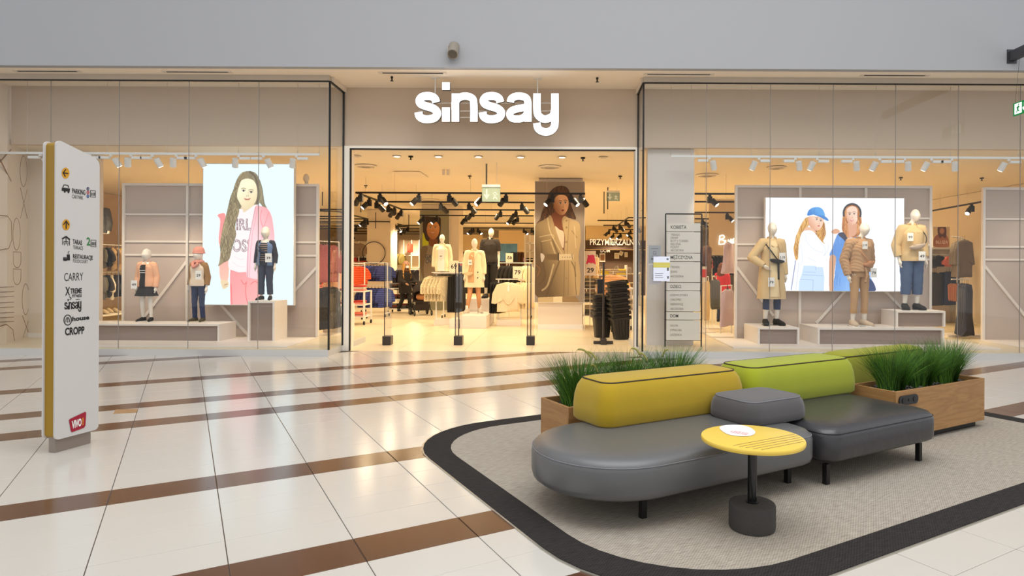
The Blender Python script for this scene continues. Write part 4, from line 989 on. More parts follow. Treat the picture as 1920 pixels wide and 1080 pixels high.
# second woman
h=K.poly([(862,210),(880,150),(950,125),(1020,150),(1045,230),(1052,330),(1040,430),(1000,480),(930,480),(880,470),(845,400),(848,300)],(176,108,58)); K.strands(h,[(110,60,30),(226,160,100)],60,6,4,6)
K.poly([(900,330),(1000,330),(1000,430),(960,470),(900,480)],(216,160,130))
K.poly([(888,190),(930,150),(985,155),(1010,200),(1012,270),(995,320),(950,348),(915,330),(892,280)],(244,206,184),grad=((214,156,130),(960,250,890,300)))
h=K.poly([(850,250),(870,200),(892,200),(884,290),(905,360),(910,430),(905,490),(870,450),(842,390)],(196,128,72)); K.strands(h,[(120,66,34),(236,176,116)],30,7,3,5)
h=K.poly([(1010,190),(1040,240),(1054,320),(1040,410),(1015,440),(1000,400),(1008,320)],(200,134,78)); K.strands(h,[(120,66,34),(236,176,116)],25,8,3,5)
for q in range(22):
    an=math.radians(195-q*10.2); K.ell(950+92*math.cos(an),222-98*math.sin(an),11,11,(50,52,60),.95)
face_bits(K,948,232,56,104,(240,200,176),(110,70,50),(196,70,66),-2,2)
sh=K.poly([(800,440),(840,430),(890,480),(930,500),(1000,470),(1060,450),(1120,560),(1130,700),(1140,1060),(760,1060),(765,900),(775,690),(710,675),(740,590),(770,500)],(96,146,214),grad=((150,190,240),(780,700,1100,900))); K.strands(sh,[(60,104,180),(170,204,246)],50,9,3,6,a=.35)
K.poly([(715,680),(778,690),(765,830),(755,960),(750,1060),(712,1060),(705,860)],(206,158,128))
K.poly([(800,450),(850,425),(890,470),(905,520),(880,525),(850,495)],(64,64,84)); K.poly([(1130,920),(1170,940),(1205,1010),(1200,1050),(1130,1050)],(56,70,110))
lightbox('light_box','wide lit light box with two young women, one in a blue cap',K,1434,371,1696,546,12.2,m_lb)
# ---- trench coat banner on the column
Bn=Paint(1001.5,339.5,1097,567.5,(150,136,124),1000,330,3.72,1.5)
Bn.poly([(0,30),(180,30),(180,500),(0,500)],(140,124,112),False,.4)
h=Bn.poly([(110,110),(150,76),(200,66),(240,84),(258,130),(262,190),(280,240),(300,300),(240,290),(130,290),(90,300),(60,330),(15,335),(40,300),(55,250),(75,200),(95,150)],(70,44,24)); Bn.strands(h,[(40,26,16),(150,100,56),(110,70,38)],110,11,7,4)
Bn.poly([(130,260),(225,260),(225,330),(215,520),(190,480),(160,400),(130,330)],(120,66,34))
Bn.poly([(150,150),(180,130),(225,135),(244,165),(246,205),(236,240),(212,268),(180,268),(150,240),(138,200)],(236,184,142),grad=((150,96,60),(210,200,150,230)))
face_bits(Bn,205,186,42,84,(206,150,110),(60,36,22),(150,70,54),-2,0)
Bn.poly([(150,350),(180,372),(214,395),(212,500),(190,478),(165,420)],(214,196,170))
ct=Bn.poly([(10,345),(60,310),(95,290),(120,275),(150,360),(190,470),(216,520),(222,430),(200,330),(206,290),(225,280),(262,300),(310,315),(330,350),(335,450),(320,560),(335,700),(325,830),(300,835),(30,850),(8,700),(12,600),(5,450)],(190,164,120),grad=((96,76,48),(230,500,30,560)))
dk=(84,66,40); lt=(222,204,164)
for pts,wd,c in (([(40,425),(130,410),(132,440),(48,458)],5,lt),([(48,458),(55,540),(30,640)],9,dk),([(130,440),(170,540)],12,dk),([(270,380),(308,430)],4,dk),([(225,290),(205,310),(205,380),(218,520),(216,840)],4,dk),([(250,300),(240,520),(248,600),(246,835)],3,dk),([(95,290),(120,400),(200,540)],8,lt),([(60,600),(80,700),(40,760)],14,dk),([(140,620),(100,760),(60,800)],12,lt),([(180,600),(120,760),(90,840)],12,dk),([(295,600),(298,720),(305,830)],4,(40,28,20)),([(270,600),(290,640),(300,700)],8,dk),([(290,350),(300,500)],9,lt),([(120,460),(150,540)],8,lt),([(10,620),(40,650),(25,700)],8,(150,96,60))): Bn.line(pts,wd,c,.55,clip=ct)
Bn.poly([(75,545),(175,545),(175,588),(75,584)],(110,88,56),False); Bn.poly([(178,545),(275,543),(285,552),(285,580),(275,585),(178,588)],(216,198,160),False); Bn.line([(176,540),(176,590)],7,(40,34,30),1,False); Bn.line([(272,545),(276,580)],4,(50,40,34),.9,False)
for x in (205,222,240,258): Bn.ell(x,567,3,3,(50,40,34))
for y in (310,358,460,715): Bn.ell(232,y,7,7,(150,126,90)); 
Bn.poly([(8,505),(50,520),(78,560),(60,600),(10,600)],(100,80,52),True,.0)
Bn.poly([(48,540),(76,560),(60,600),(50,590)],(196,184,172))
Bn.poly([(30,850),(140,845),(140,890),(30,890)],(196,172,128),False); Bn.poly([(140,845),(205,842),(205,890),(140,890)],(226,208,170),False); Bn.poly([(205,845),(300,840),(335,890),(205,890)],(150,122,82),False)
m_pr=print_mat('banner_print',0,.55)
d=15.2; t=lightbox('banner','tall fabric banner of a long-haired woman in a belted beige coat',Bn,1001.5,339.5,1097,567.5,d,m_pr,'poster')
# ---- boy banner
By=Paint(786,394,843,590,(140,136,112),780,380,5.143,1.6)
By.poly([(62,150),(85,130),(150,135),(230,140),(240,200),(235,300),(215,400),(120,400),(90,380),(62,300)],(50,34,24))
By.poly([(62,290),(90,360),(118,380),(110,420),(60,440)],(190,196,30))
By.poly([(40,440),(110,415),(130,440),(200,430),(240,420),(260,560),(230,800),(100,860),(60,700),(40,560)],(150,134,116))
By.poly([(80,420),(110,440),(90,520),(70,640),(80,760),(50,700),(36,560),(40,450)],(120,104,82)); By.poly([(190,420),(230,400),(240,520),(215,700),(200,560)],(70,56,44))
By.poly([(130,350),(200,350),(205,410),(160,425),(125,410)],(126,74,40))
By.poly([(100,215),(125,185),(170,178),(215,190),(228,240),(222,290),(205,330),(170,355),(135,345),(108,310),(98,260)],(206,146,92),grad=((160,104,60),(170,240,110,320)))
By.poly([(92,170),(130,150),(200,152),(232,180),(228,230),(205,190),(150,180),(110,205),(98,250)],(40,28,20))
face_bits(By,160,240,58,82,(180,120,70),(46,30,20),(150,76,50),0,2)
By.text('GAME',86,545,44,120,(40,66,96)); By.text('OVER',86,590,44,120,(40,66,96))
lightbox('banner','boy in a yellow-lined hood on a tall banner round a far column',By,786,394,843,588,21.8,m_pr,'poster')
# columns behind banners
def column(px0,px1,d0,d1,lab,m=m_cream):
    x0,x1=XG(px0,d0),XG(px1,d0); o=struct(MB().box(-(x1-x0)/2,(x1-x0)/2,0,d1-d0,0,H_CEIL).build('column',m)); o.location=((x0+x1)/2,d0,0); tag(o,lab,'column'); return o
co=column(1010,1092,15.3,16.3,'cream square column behind the coat banner'); 
MB().box(-.54,.54,-.012,0,0,.12).build('skirting',m_white,co)
column(790,860,21.92,22.9,'cream square column behind the boy banner')
column(688,732,24,25,'cream column with black hoop at the left of the shop')
tag(MB().tube([(.42*math.cos(k*PI/16),0,.42*math.sin(k*PI/16)) for k in range(32)],.014,6,True).build('hoop',m_black),'thin black ring hanging on the left cream column','ring').location=(XG(701,23.95),23.95,1.5+(500-476)*23.95/FPX)

# ================================================================ FIGURES
m_mann=mat('mannequin_white',(232,222,208),.35)
m_skin=mat('skin',(206,160,128),.5)
def lerp(a,b,t): return Vector(a)*(1-t)+Vector(b)*t
def body_mesh(J,s,hk,face=False):
    mb=MB(); V=Vector
    # torso by stacked rings
    pel,ch,nk=J['pelvis'],J['chest'],J['neck']
    prof=[(-.10,.10,.085),(-.04,.155,.11),(.04,.165,.115),(.14,.125,.095),(.25,.14,.10),(.38,.165,.11),(.46,.16,.095),(.51,.09,.065),(.545,.05,.05)]
    rings=[]
    for z,rx,ry in prof:
        t=max(0,min(1,(z+.1)/.645)); c=lerp(pel,nk,t) if z>-.1 else pel; c=V((c.x,c.y,0))*1.0; zz=pel.z+z*s
        rings.append([(c.x+rx*s*math.cos(q*PI/8),c.y+ry*s*math.sin(q*PI/8),zz) for q in range(16)])
    mb.loft(rings)
    hd=J['head']
    mb.tube([nk-V((0,0,.06*s)),nk+V((0,0,.02*s)),hd-V((0,0,.05*s*hk))],[.055*s,.048*s,.046*s],12)
    R=[]
    for i in range(11):
        a=PI*(i+.0)/10; z=-math.cos(a); r=math.sin(a); 
        wx=.076*(1 if z>0 else 1-.24*(-z)**1.5); wy=.098*(1 if z>0 else 1-.15*(-z))
        r=max(r,.12); R.append([(hd.x+wx*s*hk*r*math.cos(q*PI/8),hd.y+wy*s*hk*r*math.sin(q*PI/8)-(.012*s*hk if z<0 else 0),hd.z+.118*s*hk*z) for q in range(16)])
    mb.loft(R)
    if face:
        mb.ball((hd.x,hd.y-.1*s*hk,hd.z-.02*s),.013*s,.02*s,.022*s,8,6)
        for k in (-1,1): mb.ball((hd.x+k*.078*s*hk,hd.y,hd.z-.01),.01*s,.02*s,.03*s,8,6)
    for k in ('l','r'):
        sh,el,wr=J['sh'+k],J['el'+k],J['wr'+k]; mb.tube([lerp(V((nk.x,nk.y,sh.z)),sh,.4),sh,lerp(sh,el,.5),el,lerp(el,wr,.4),wr],[.06*s,.055*s,.044*s,.037*s,.036*s,.025*s],10)
        d=(wr-el).normalized(); hs=s*(.9+.1*hk); side=V((0,1,0)).cross(d); side=side.normalized() if side.length>.1 else V((1,0,0)); nm=d.cross(side)
        mb.tube([wr-d*.01,wr+d*.03*hs,wr+d*.075*hs,wr+d*.095*hs],[.024*hs,.032*hs,.034*hs,.022*hs],8)
        ks=1 if k=='l' else -1
        yv=V((0,-1,0)); yv=(yv-d*yv.dot(d)).normalized()   # fingers spread front-to-back, palm faces thigh
        for i,(o,L) in enumerate(((-.024,.062),(-.008,.074),(.008,.07),(.023,.055))):
            p=wr+d*.082*hs+yv*(-o)*hs; inn=V((-ks,0,0))
            mb.tube([p,p+d*L*.5*hs,p+d*L*.95*hs+inn*.018*hs],[.0095*hs,.009*hs,.0065*hs],6)
        p=wr+d*.03*hs+yv*.02*hs; mb.tube([p,p+d*.035*hs+yv*.025*hs,p+d*.065*hs+yv*.03*hs],[.012*hs,.0105*hs,.008*hs],6)
        hp,kn,an=J['hip'+k],J['kn'+k],J['an'+k]; mb.tube([hp+V((0,0,.06*s)),hp,lerp(hp,kn,.5),kn,lerp(kn,an,.3),an,an-V((0,0,.05*s))],[.075*s,.088*s,.07*s,.05*s,.052*s,.034*s,.035*s],12)
        ft=J.get('ft'+k,V((0,-1,0))); a=an-V((0,0,.055*s)); mb.tube([a-ft*.04*s,a+ft*.05*s,a+ft*.13*s,a+ft*.18*s],[.032*s,.036*s,.030*s,.016*s],8)
    return remesh(mb,.0115*max(.75,s),2)
def pose(s,hk=1.0,child=False,**kw):
    """joints for a figure 1.8*s tall standing on z=0, facing -y; l = picture right"""
    V=Vector; J={'pelvis':V((0,0,.95)),'chest':V((0,0,1.3)),'neck':V((0,0.01,1.50)),'head':V((0,-.01,1.665))}
    for k,sg in (('l',1),('r',-1)):
        J['sh'+k]=V((.165*sg,0,1.42)); J['el'+k]=V((.215*sg,.03,1.13)); J['wr'+k]=V((.225*sg,-.03,.88))
        J['hip'+k]=V((.085*sg,0,.88)); J['kn'+k]=V((.095*sg,-.015,.48)); J['an'+k]=V((.105*sg,.02,.10)); J['ft'+k]=V((.25*sg,-.97,0))
    if child:
        for n in ('hip','kn','an'):
            pass
    for k,v in kw.items():
        J[k]=V(v)
    for k in J:
        if not k.startswith('ft'): J[k]=J[k]*s
    if hk>1.05:   # children: shorter trunk so that the bigger head keeps the height
        dz=-.236*s*(hk-1)*.5; J['head'].z+=dz
        for k in ('neck','shl','shr','chest'): J[k].z+=dz*1.3
        for k in ('ell','elr','wrl','wrr'): J[k].z+=dz*1.1
        for k in ('shl','shr'): J[k].x*=.92
    return J
def torso_rings(J,s,z0,z1,grow,flare=0,fold=0,seed=0,open_=False):
    """rings around the trunk from z0 (low) to z1 (high, metres), following the body plus 'grow'"""
    prof=[(-2,.13,.10),(-.12,.155,.115),(-.04,.165,.118),(.04,.165,.118),(.14,.138,.105),(.25,.145,.108),(.38,.165,.112),(.44,.158,.10),(.49,.11,.08),(.535,.062,.062),(.56,.055,.058)]
    pel,nk=J['pelvis'],J['neck']; N=14; R=[]; r=random.Random(seed); ph=r.uniform(0,6)
    hgt=(nk.z-pel.z)/.55
    for i in range(N+1):
        z=z0+(z1-z0)*i/N; zz=(z-pel.z)/hgt
        for (a,ax,ay),(b,bx,by) in zip(prof[:-1],prof[1:]):
            if a<=zz<=b or (b==.56 and zz>b):
                t=min(1,(zz-a)/(b-a)); rx=ax+(bx-ax)*t; ry=ay+(by-ay)*t; break
        low=max(0,1-i/(N*.75)); g=grow*(1 if zz<.44 else max(.25,1-(zz-.44)*7)); t=max(0,min(1,(zz+.1)/.65)); c=lerp(pel,nk,t)
        ring=[]
        for q in range(28):
            an=q*2*PI/28; k=1+fold*low*math.sin(an*7+ph)+fold*.5*math.sin(an*3+z*14+ph)
            ring.append((c.x+(rx*s+g+flare*low)*k*math.cos(an),c.y+(ry*s+g+flare*low*.8)*k*math.sin(an),z))
        R.append(ring)
    return R
def sleeve(mb,J,s,k,t_end,r,puff=0):
    sh,el,wr=J['sh'+k],J['el'+k],J['wr'+k]; nk=J['neck']; base=lerp(Vector((nk.x,nk.y,sh.z+.01*s)),sh,.5)
    path=[base,sh+Vector((0,0,.006)),lerp(sh,el,.35),lerp(sh,el,.75),el,lerp(el,wr,.4),lerp(el,wr,.75),wr]; rad=[.062,.07,.066,.06,.058,.052,.047,.042]
    n={.3:3,.5:4,.8:7,1:8}.get(t_end,8); P=path[:n]; rr=[a*s+r for a in rad[:n]]
    dd=[];rd=[]
    for i in range(len(P)-1):
        for j in range(3):
            t=j/3; dd.append(lerp(P[i],P[i+1],t)); rd.append((rr[i]*(1-t)+rr[i+1]*t)*(1+puff*math.sin((i*3+j)*2.1)))
    dd.append(P[-1]); rd.append(rr[-1]); mb.tube(dd,rd,14)
def trouser(J,s,z_end,r,pel_top,mb):
    R=torso_rings(J,s,J['hipl'].z-.03*s,pel_top,r*.8); mb.loft(R)
    for k in 'lr':
        hp,kn,an=J['hip'+k],J['kn'+k],J['an'+k]; pts=[hp+Vector((0,0,.05*s)),hp-Vector((0,0,.02*s)),lerp(hp,kn,.5),kn,lerp(kn,an,.4),lerp(kn,an,.8),an]
        rad=[.08*s,.092*s,.075*s,.06*s,.056*s,.052*s,.05*s]; P=[];Q=[]
        for i in range(len(pts)-1):
            for j in range(3): 
                t=j/3; p=lerp(pts[i],pts[i+1],t); P.append(p); Q.append((rad[i]*(1-t)+rad[i+1]*t+r)*(1+.035*math.sin((i*3+j)*2.4)))
        P.append(pts[-1]); Q.append(rad[-1]+r)
        sel=[(p,q) for p,q in zip(P,Q) if p.z>=z_end-.001]; 
        mb.tube([p for p,q in sel],[q for p,q in sel],14)
def shoes(t,J,s,m,sole=None,chunk=1.0,k2='lr',name='shoe'):
    for k in k2:
        an=J['an'+k]; ft=J['ft'+k].normalized(); rt=Vector((-ft.y,ft.x,0)); b=Vector((an.x,an.y,an.z-.10*s))
        mb=MB(); rings=[]
        for u,wd,h0,h1 in ((-.072,.028,.012,.08),(-.055,.04,.006,.118),(0,.046,.004,.135),(.05,.048,.004,.108),(.10,.052,.004,.088),(.15,.048,.006,.074),(.195,.028,.012,.05)):
            c=b+ft*u*s; w_=wd*s*chunk; rings.append([tuple(c+rt*w_*math.cos(q*PI/6)+Vector((0,0,(h0+(h1-h0)*(.5+.5*math.sin(q*PI/6)))*s))) for q in range(12)])
        mb.loft(rings); o=mb.build(name,m,t,smooth=True)
        sb=MB(); sb.loft([[tuple(b+ft*u*s+rt*wd*s*chunk*1.08+Vector((0,0,z*s))) for u,wd in ((-.07,-.02),(-.05,-.036),(.05,-.042),(.11,-.05),(.17,-.044),(.195,0),(.17,.044),(.11,.05),(.05,.042),(-.05,.036),(-.07,.02))] for z in (0,.022)]); sb.build('sole',sole or m_white,o)
def ring_part(t,J,s,name,z0,z1,grow,m,**k): 
    mb=MB(); R=torso_rings(J,s,z0,z1,grow,**k); mb.loft(R,cap=True); return mb.build(name,m,t,smooth=50)
def price_tag(t,loc,txt,hh=.10,ry=0):
    h=hh; w_=h*.72; o=MB().box(-w_/2,w_/2,-.004,0,0,h,.002).build('price_tag',mat('tag_card',(240,236,230),.6),t); o.location=loc
    mb=MB(); vs,fs,wd=tmesh(txt,.02); W_=min(w_*.72,h*.36*wd); mb.text(txt,(-W_/2,-.0055,h*.34),(1,0,0),(0,0,1),h*.3,W_,.02); mb.build('price',bl,o); return o
def jacket(t,J,s,m,zb,grow=.025,slv=1,flare=.0,fold=.02,name='jacket',collar=True,open_m=None,seed=1,puff=0,lap=True):
    mb=MB(); top=J['neck'].z+.0*s; mb.loft(torso_rings(J,s,zb,top,grow,flare,fold,seed))
    for k in 'lr': sleeve(mb,J,s,k,slv,grow*.45,puff)
    o=mb.build(name,m,t,smooth=60)
    if collar:
        c=MB(); nk=J['neck']; 
        for sg in (-1,1):
            c.loft([[ (nk.x+sg*.055*s,nk.y-.03*s,top+.03*s),(nk.x+sg*.10*s,nk.y-.05*s,top-.03*s),(nk.x+sg*.07*s,nk.y-.13*s-grow*.6,top-.13*s),(nk.x+sg*.02*s,nk.y-.125*s-grow*.9,top-.15*s)],[ (nk.x+sg*.05*s,nk.y-.015*s,top+.025*s),(nk.x+sg*.09*s,nk.y-.03*s,top-.035*s),(nk.x+sg*.06*s,nk.y-.105*s-grow*.5,top-.13*s),(nk.x+sg*.02*s,nk.y-.10*s-grow*.6,top-.15*s)]])
        c.tube([(nk.x+.065*s*math.cos(a),nk.y+.065*s*math.sin(a),top+.018*s) for a in [math.radians(-60+k*30) for k in range(-0,11)]],.018*s,6)
        c.build('collar',m,o,smooth=40)
    if open_m:   # open front showing the layer beneath
        z0,z1=zb+.02*s,top-.04*s; f=MB(); R=torso_rings(J,s,z0,z1,grow+.006,flare,0,seed)
        f.add([p for r in R for p in r[18:25]],[(i*7+j,i*7+j+1,(i+1)*7+j+1,(i+1)*7+j) for i in range(len(R)-1) for j in range(6)]); f.build('open_front',open_m,o,smooth=True)
    return o
def strap(t,pts,m,r=.008,name='bag_strap'): return MB().tube(catmull(pts,5),r,6).build(name,m,t,smooth=True)
def bag(t,c,rx,ry,rz,m,rot=0,name='belt_bag'):
    mb=MB(); R=[]
    for i in range(9):
        a=PI*i/8; y=-math.cos(a); r=max(.1,math.sin(a)**.6); R.append([(rx*r*math.cos(q*PI/8),ry*y*1.0,rz*r*math.sin(q*PI/8)*(1 if math.sin(q*PI/8)<0 else .4)) for q in range(16)])
    mb.loft(R); o=mb.build(name,m,t,smooth=True); o.location=c; o.rotation_euler=(0,rot,0); MB().box(-rx*.6,rx*.6,-ry*.75-.004,-ry*.5,rz*.22,rz*.28).build('zip',m_black,o); return o
def fig(name,lab,cat,loc,s,hk=1.0,rz=0,P=None,skin=None,face=False,grp=None):
    J=pose(s,hk,**(P or {})); t=thing(name,lab,cat,loc,rz,grp); me=body_mesh(J,s,hk,face); mesh_obj('body',me,skin or m_mann,t); return t,J
def base_plate(t,s,m=None): MB().cyl((0,.05,0),(0,.05,.006),.15*s,seg=24).build('base_plate',mat('plate_glass',(200,196,190),.1,metal=.6),t)
# materials of clothes
fab=lambda n,c=(200,200,200),**k: mat(n,c,.85,**k)
c_trench=fab('trench_beige',(214,184,136),bump=('noise',14,.25)); c_cream=fab('cream_cloth',(236,218,184),bump=('noise',12,.25)); c_black=fab('black_cloth',(30,27,26),bump=('noise',16,.2))
c_navy=fab('navy_cloth',(34,40,72)); c_denim=fab('blue_denim',(74,92,124),vary=.3,vscale=9); c_denimd=fab('dark_denim',(44,54,84),vary=.25,vscale=9); c_khaki=fab('khaki_cloth',(190,150,108),bump=('noise',12,.3))
c_pad=fab('padded_beige',(186,148,112),bump=('diag',9,.5)); c_peach=fab('peach_leatherette',(232,176,140),bump=('noise',14,.3)); c_pink=fab('pink_cloth',(222,150,132)); c_ochre=fab('ochre_cloth',(150,112,64)); c_stripe=fab('striped_knit',(46,46,58))
c_quilt=fab('cream_quilt',(234,216,178),bump=('diag',12,.8)); c_leather=mat('black_leather',(24,20,20),.35); c_tan=mat('tan_leather',(196,138,98),.45); c_beigeb=mat('beige_leather',(200,178,156),.45)
V3=Vector
H1=.443; dz=.14
# left display
t,J=fig('mannequin','white child mannequin in a peach biker jacket and black tutu, leftmost in the left display','mannequin',(-7.60,11.85,H1),.76,1.3,0.05,dict(anl=(.12,-.02,.1),anr=(-.1,.03,.1)))
s=.76
ring_part(t,J,s,'top',.86*s,J['neck'].z-.02,.012,c_black); jacket(t,J,s,c_peach,.86*s,.03,1,open_m=None)
for sg in (-1,1): pass
f=MB(); R=torso_rings(J,s,.86*s,J['neck'].z-.05,.037,0,0); f.add([p for r in R for p in r[19:23]],[(i*4+j,i*4+j+1,(i+1)*4+j+1,(i+1)*4+j) for i in range(len(R)-1) for j in range(3)]); f.build('shirt_front',c_black,t)
mb=MB(); 
for z in (.615,.635): mb.box(-.045,.045,-.14,-.133,J['neck'].z-.13-(z-.6)*2,J['neck'].z-.12-(z-.6)*2)
mb.build('shirt_stripe',m_white,t)
mb=MB(); R=[]
for i in range(7):
    z=(.93-.30*i/6)*s; k=i/6; R.append([((.145+.11*k)*s*(1+.05*k*math.sin(q*2*PI*9/36))*math.cos(q*PI/18),(.11+.10*k)*s*(1+.05*k*math.sin(q*2*PI*9/36))*math.sin(q*PI/18),z) for q in range(36)])
mb.loft(R[::-1]); mb.build('tutu_skirt',c_black,t,smooth=60); shoes(t,J,s,c_black)
price_tag(t,(-.11,-.2,.62),'49',.15)
t,J=fig('mannequin','white child mannequin with pink beanie, ochre-sleeved hoodie and dark jeans','mannequin',(-6.64,11.85,H1),.76,1.3,-.1)
jacket(t,J,s,c_ochre,.90*s,.026,.8,collar=False,name='hoodie'); f=MB(); R=torso_rings(J,s,.88*s,J['neck'].z-.02,.034,0,0); f.add([p for r in R for p in r[16:27]],[(i*11+j,i*11+j+1,(i+1)*11+j+1,(i+1)*11+j) for i in range(len(R)-1) for j in range(10)]); f.build('hoodie_front',fab('hoodie_cream',(226,206,184)),t,smooth=True)
mb=MB(); nk=J['neck']; mb.tube([(nk.x+.07*math.cos(a),nk.y+.07*math.sin(a)-.01,nk.z+.01) for a in [k*PI/8 for k in range(16)]],.03,8,True); mb.tube(catmull([(nk.x-.06,nk.y-.09,nk.z),(nk.x-.02,nk.y-.13,nk.z-.09),(nk.x+.06,nk.y-.11,nk.z-.02)],5),.028,8); mb.build('scarf',c_pink,t,smooth=True)
mb=MB(); trouser(J,s,.10*s,.002,.94*s,mb); mb.build('jeans',c_denimd,t,smooth=60)
h=J['head']; mb=MB(); R=[]
for i in range(8): a=PI/2*i/7; R.append([(h.x+.096*math.cos(a)**.6*math.cos(q*PI/10) if i<7 else h.x+.01*math.cos(q*PI/10),h.y+.110*(math.cos(a)**.6 if i<7 else .1)*math.sin(q*PI/10)+.01,h.z+.035+.125*math.sin(a)) for q in range(20)])
mb.loft(R); mb.tube([(h.x+.095*math.cos(q*PI/10),h.y+.109*math.sin(q*PI/10)+.01,h.z+.04) for q in range(20)],.011,6,True); mb.build('beanie',c_pink,t,smooth=True)
shoes(t,J,s,fab('olive_suede',(70,62,38)),fab('sole_cream',(220,210,190))); price_tag(t,(.13,-.19,.79),'29',.16)
t,J=fig('mannequin','child mannequin in a striped top, blue vest and slate trousers on the tall pedestal','mannequin',(-5.34,11.72,.854),.76,1.3,.05)
jacket(t,J,s,c_stripe,.86*s,.015,.8,collar=False,name='striped_top')
for k in range(9):
    z=J['neck'].z-.09-k*.036; mb=MB(); R=torso_rings(J,s,z,z+.008,.019,0,0); mb.loft(R,cap=False); mb.build('stripe',fab('stripe_tan',(196,166,140)),t)
for sg in (8,22):
    f=MB(); R=torso_rings(J,s,.84*s,J['neck'].z-.01,.034,0,0); lo=(16,20) if sg==8 else (23,27); n_=lo[1]-lo[0]; f.add([p for r in R for p in r[lo[0]:lo[1]]],[(i*n_+j,i*n_+j+1,(i+1)*n_+j+1,(i+1)*n_+j) for i in range(len(R)-1) for j in range(n_-1)]); f.build('vest_panel',fab('vest_blue',(104,128,168)),t,smooth=True)
mb=MB(); trouser(J,s,.15*s,.012,.92*s,mb); mb.build('trousers',fab('slate_denim',(58,64,82),vary=.2,vscale=10),t,smooth=60); shoes(t,J,s,c_black)
strap(t,[(-.13,-.10,1.02),(-.02,-.135,.93),(.08,-.14,.87)],c_leather,.012); bag(t,(-.01,-.145,.90),.09,.03,.035,c_navy,.35); price_tag(t,(.12,-.18,.70),'39',.16)
# bust with sequins behind the left panel
m_seq=mat('black_sequins',(30,28,30),.3,bump=('weave',90,1.0),vary=.8,vscale=120)
def bust(name,lab,cat,loc,s,mtop,pole,hk=1,skin=None,open_m=None):
    J=pose(s,hk); z=J['pelvis'].z-.02
    t=thing(name,lab,cat,(loc[0],loc[1],loc[2])); mb=MB(); off=Vector((0,0,z-pole))
    bm_=body_mesh(J,s,hk)
    # cut below hips: keep torso/arms/head only
    b2=bmesh.new(); b2.from_mesh(bm_); bmesh.ops.bisect_plane(b2,geom=b2.verts[:]+b2.edges[:]+b2.faces[:],plane_co=(0,0,z-.06),plane_no=(0,0,-1),clear_outer=True)
    bmesh.ops.holes_fill(b2,edges=[e for e in b2.edges if e.is_boundary]); bmesh.ops.translate(b2,vec=(0,0,-z+pole),verts=b2.verts); b2.to_mesh(bm_); b2.free()
    mesh_obj('body',bm_,skin or m_mann,t)
    for k in J:
        if not k.startswith('ft'): J[k].z+= -z+pole
    if pole>.2: MB().cyl((0,0,0),(0,0,pole-.05),.015,seg=8).cyl((0,0,0),(0,0,.012),.15,seg=24).build('stand',m_whmet,t)
    if mtop: jacket(t,J,s,mtop,pole-.04,.02,.8,collar=open_m is None and False)
    return t,J
t,J=bust('mannequin','child bust in a black sequin top rising behind the left display panel','mannequin',(XG(574,12.9),12.9,0),.8,m_seq,2.66)
# peach child mannequin behind left glass corner, on white blocks
t,J=fig('mannequin','child mannequin in a peach dress standing on white blocks behind the left glass corner','mannequin',(XG(626,14.4),14.4,.62),.74,1.25,.3)
ring_part(t,J,.74,'dress',.50*.74,J['neck'].z,.02,c_peach,flare=.10,fold=.04); shoes(t,J,.74,c_pink)
# right display
s=1.0
t,J=fig('mannequin','cream mannequin in a long beige trench coat with a black belt bag','mannequin',(XG(1447,11.85),11.85,.435),1.07,1,.12,dict(elr=(-.36,.02,1.17),wrr=(-.20,-.12,1.03),neck=(.0,.01,1.5)))
s=1.07
mb=MB(); trouser(J,s,.24*s,.004,1.0*s,mb); mb.build('jeans',c_denimd,t,smooth=60)
ring_part(t,J,s,'shirt',.75*s,J['neck'].z,.012,c_cream); jacket(t,J,s,c_trench,.46*s,.035,1,flare=.07,fold=.05,name='trench_coat')
f=MB(); R=torso_rings(J,s,.50*s,J['neck'].z-.04,.041,.07,.05,1); f.add([p for r in R for p in r[19:23]],[(i*4+j,i*4+j+1,(i+1)*4+j+1,(i+1)*4+j) for i in range(len(R)-1) for j in range(3)]); f.build('shirt_front',fab('cream_shirt',(232,206,160)),t,smooth=True)
mb=MB(); [mb.tube(catmull([(x0,-.155,1.50),(x0*1.5,-.19,1.30),(.05,-.19,1.05),(.05,-.215,.75),(.06,-.24,.52)],5),.006,5) for x0 in (.05,)]; mb.build('front_seam',fab('trench_shade',(170,138,94)),t); strap(t,[(-.15,-.07,1.5),(-.10,-.17,1.38),(.0,-.19,1.24),(.10,-.18,1.16)],c_leather,.012); bag(t,(.0,-.21,1.20),.15,.045,.06,c_leather,.12); strap(t,[(.035,-.20,1.14),(.04,-.20,.85)],c_leather,.018,'belt_end')
shoes(t,J,s,c_black,c_leather); base_plate(t,s); price_tag(t,(.10,-.22,1.17),'119',.17); price_tag(t,(-.12,-.24,.72),'79',.17)
t,J=fig('mannequin','mannequin in a belted beige padded jacket and khaki trousers, middle of the right display','mannequin',(XG(1611,11.72),11.72,.435),1.07,1,.15,dict(head=(.07,-.03,1.66),neck=(.03,.01,1.5),elr=(-.25,.05,1.14),ell=(.25,.06,1.13),wrl=(.20,.08,.95),kn1=(0,0,0)))
mb=MB(); trouser(J,s,.20*s,.0,1.0*s,mb); mb.build('trousers',c_khaki,t,smooth=60)
jacket(t,J,s,c_pad,.94*s,.05,1,fold=.02,name='padded_jacket',puff=.05); mb=MB(); R=torso_rings(J,s,.995*s,1.04*s,.048,0,0); mb.loft(R,cap=False); mb.build('belt',c_pad,t); strap(t,[(.0,-.18,1.08),(.02,-.2,.95),(-.01,-.2,.80)],c_pad,.022,'belt_end')
bag(t,(.06,-.20,1.16),.11,.04,.065,c_tan,-.3); strap(t,[(-.12,-.08,1.46),(-.02,-.2,1.28),(.05,-.2,1.18)],c_tan,.009)
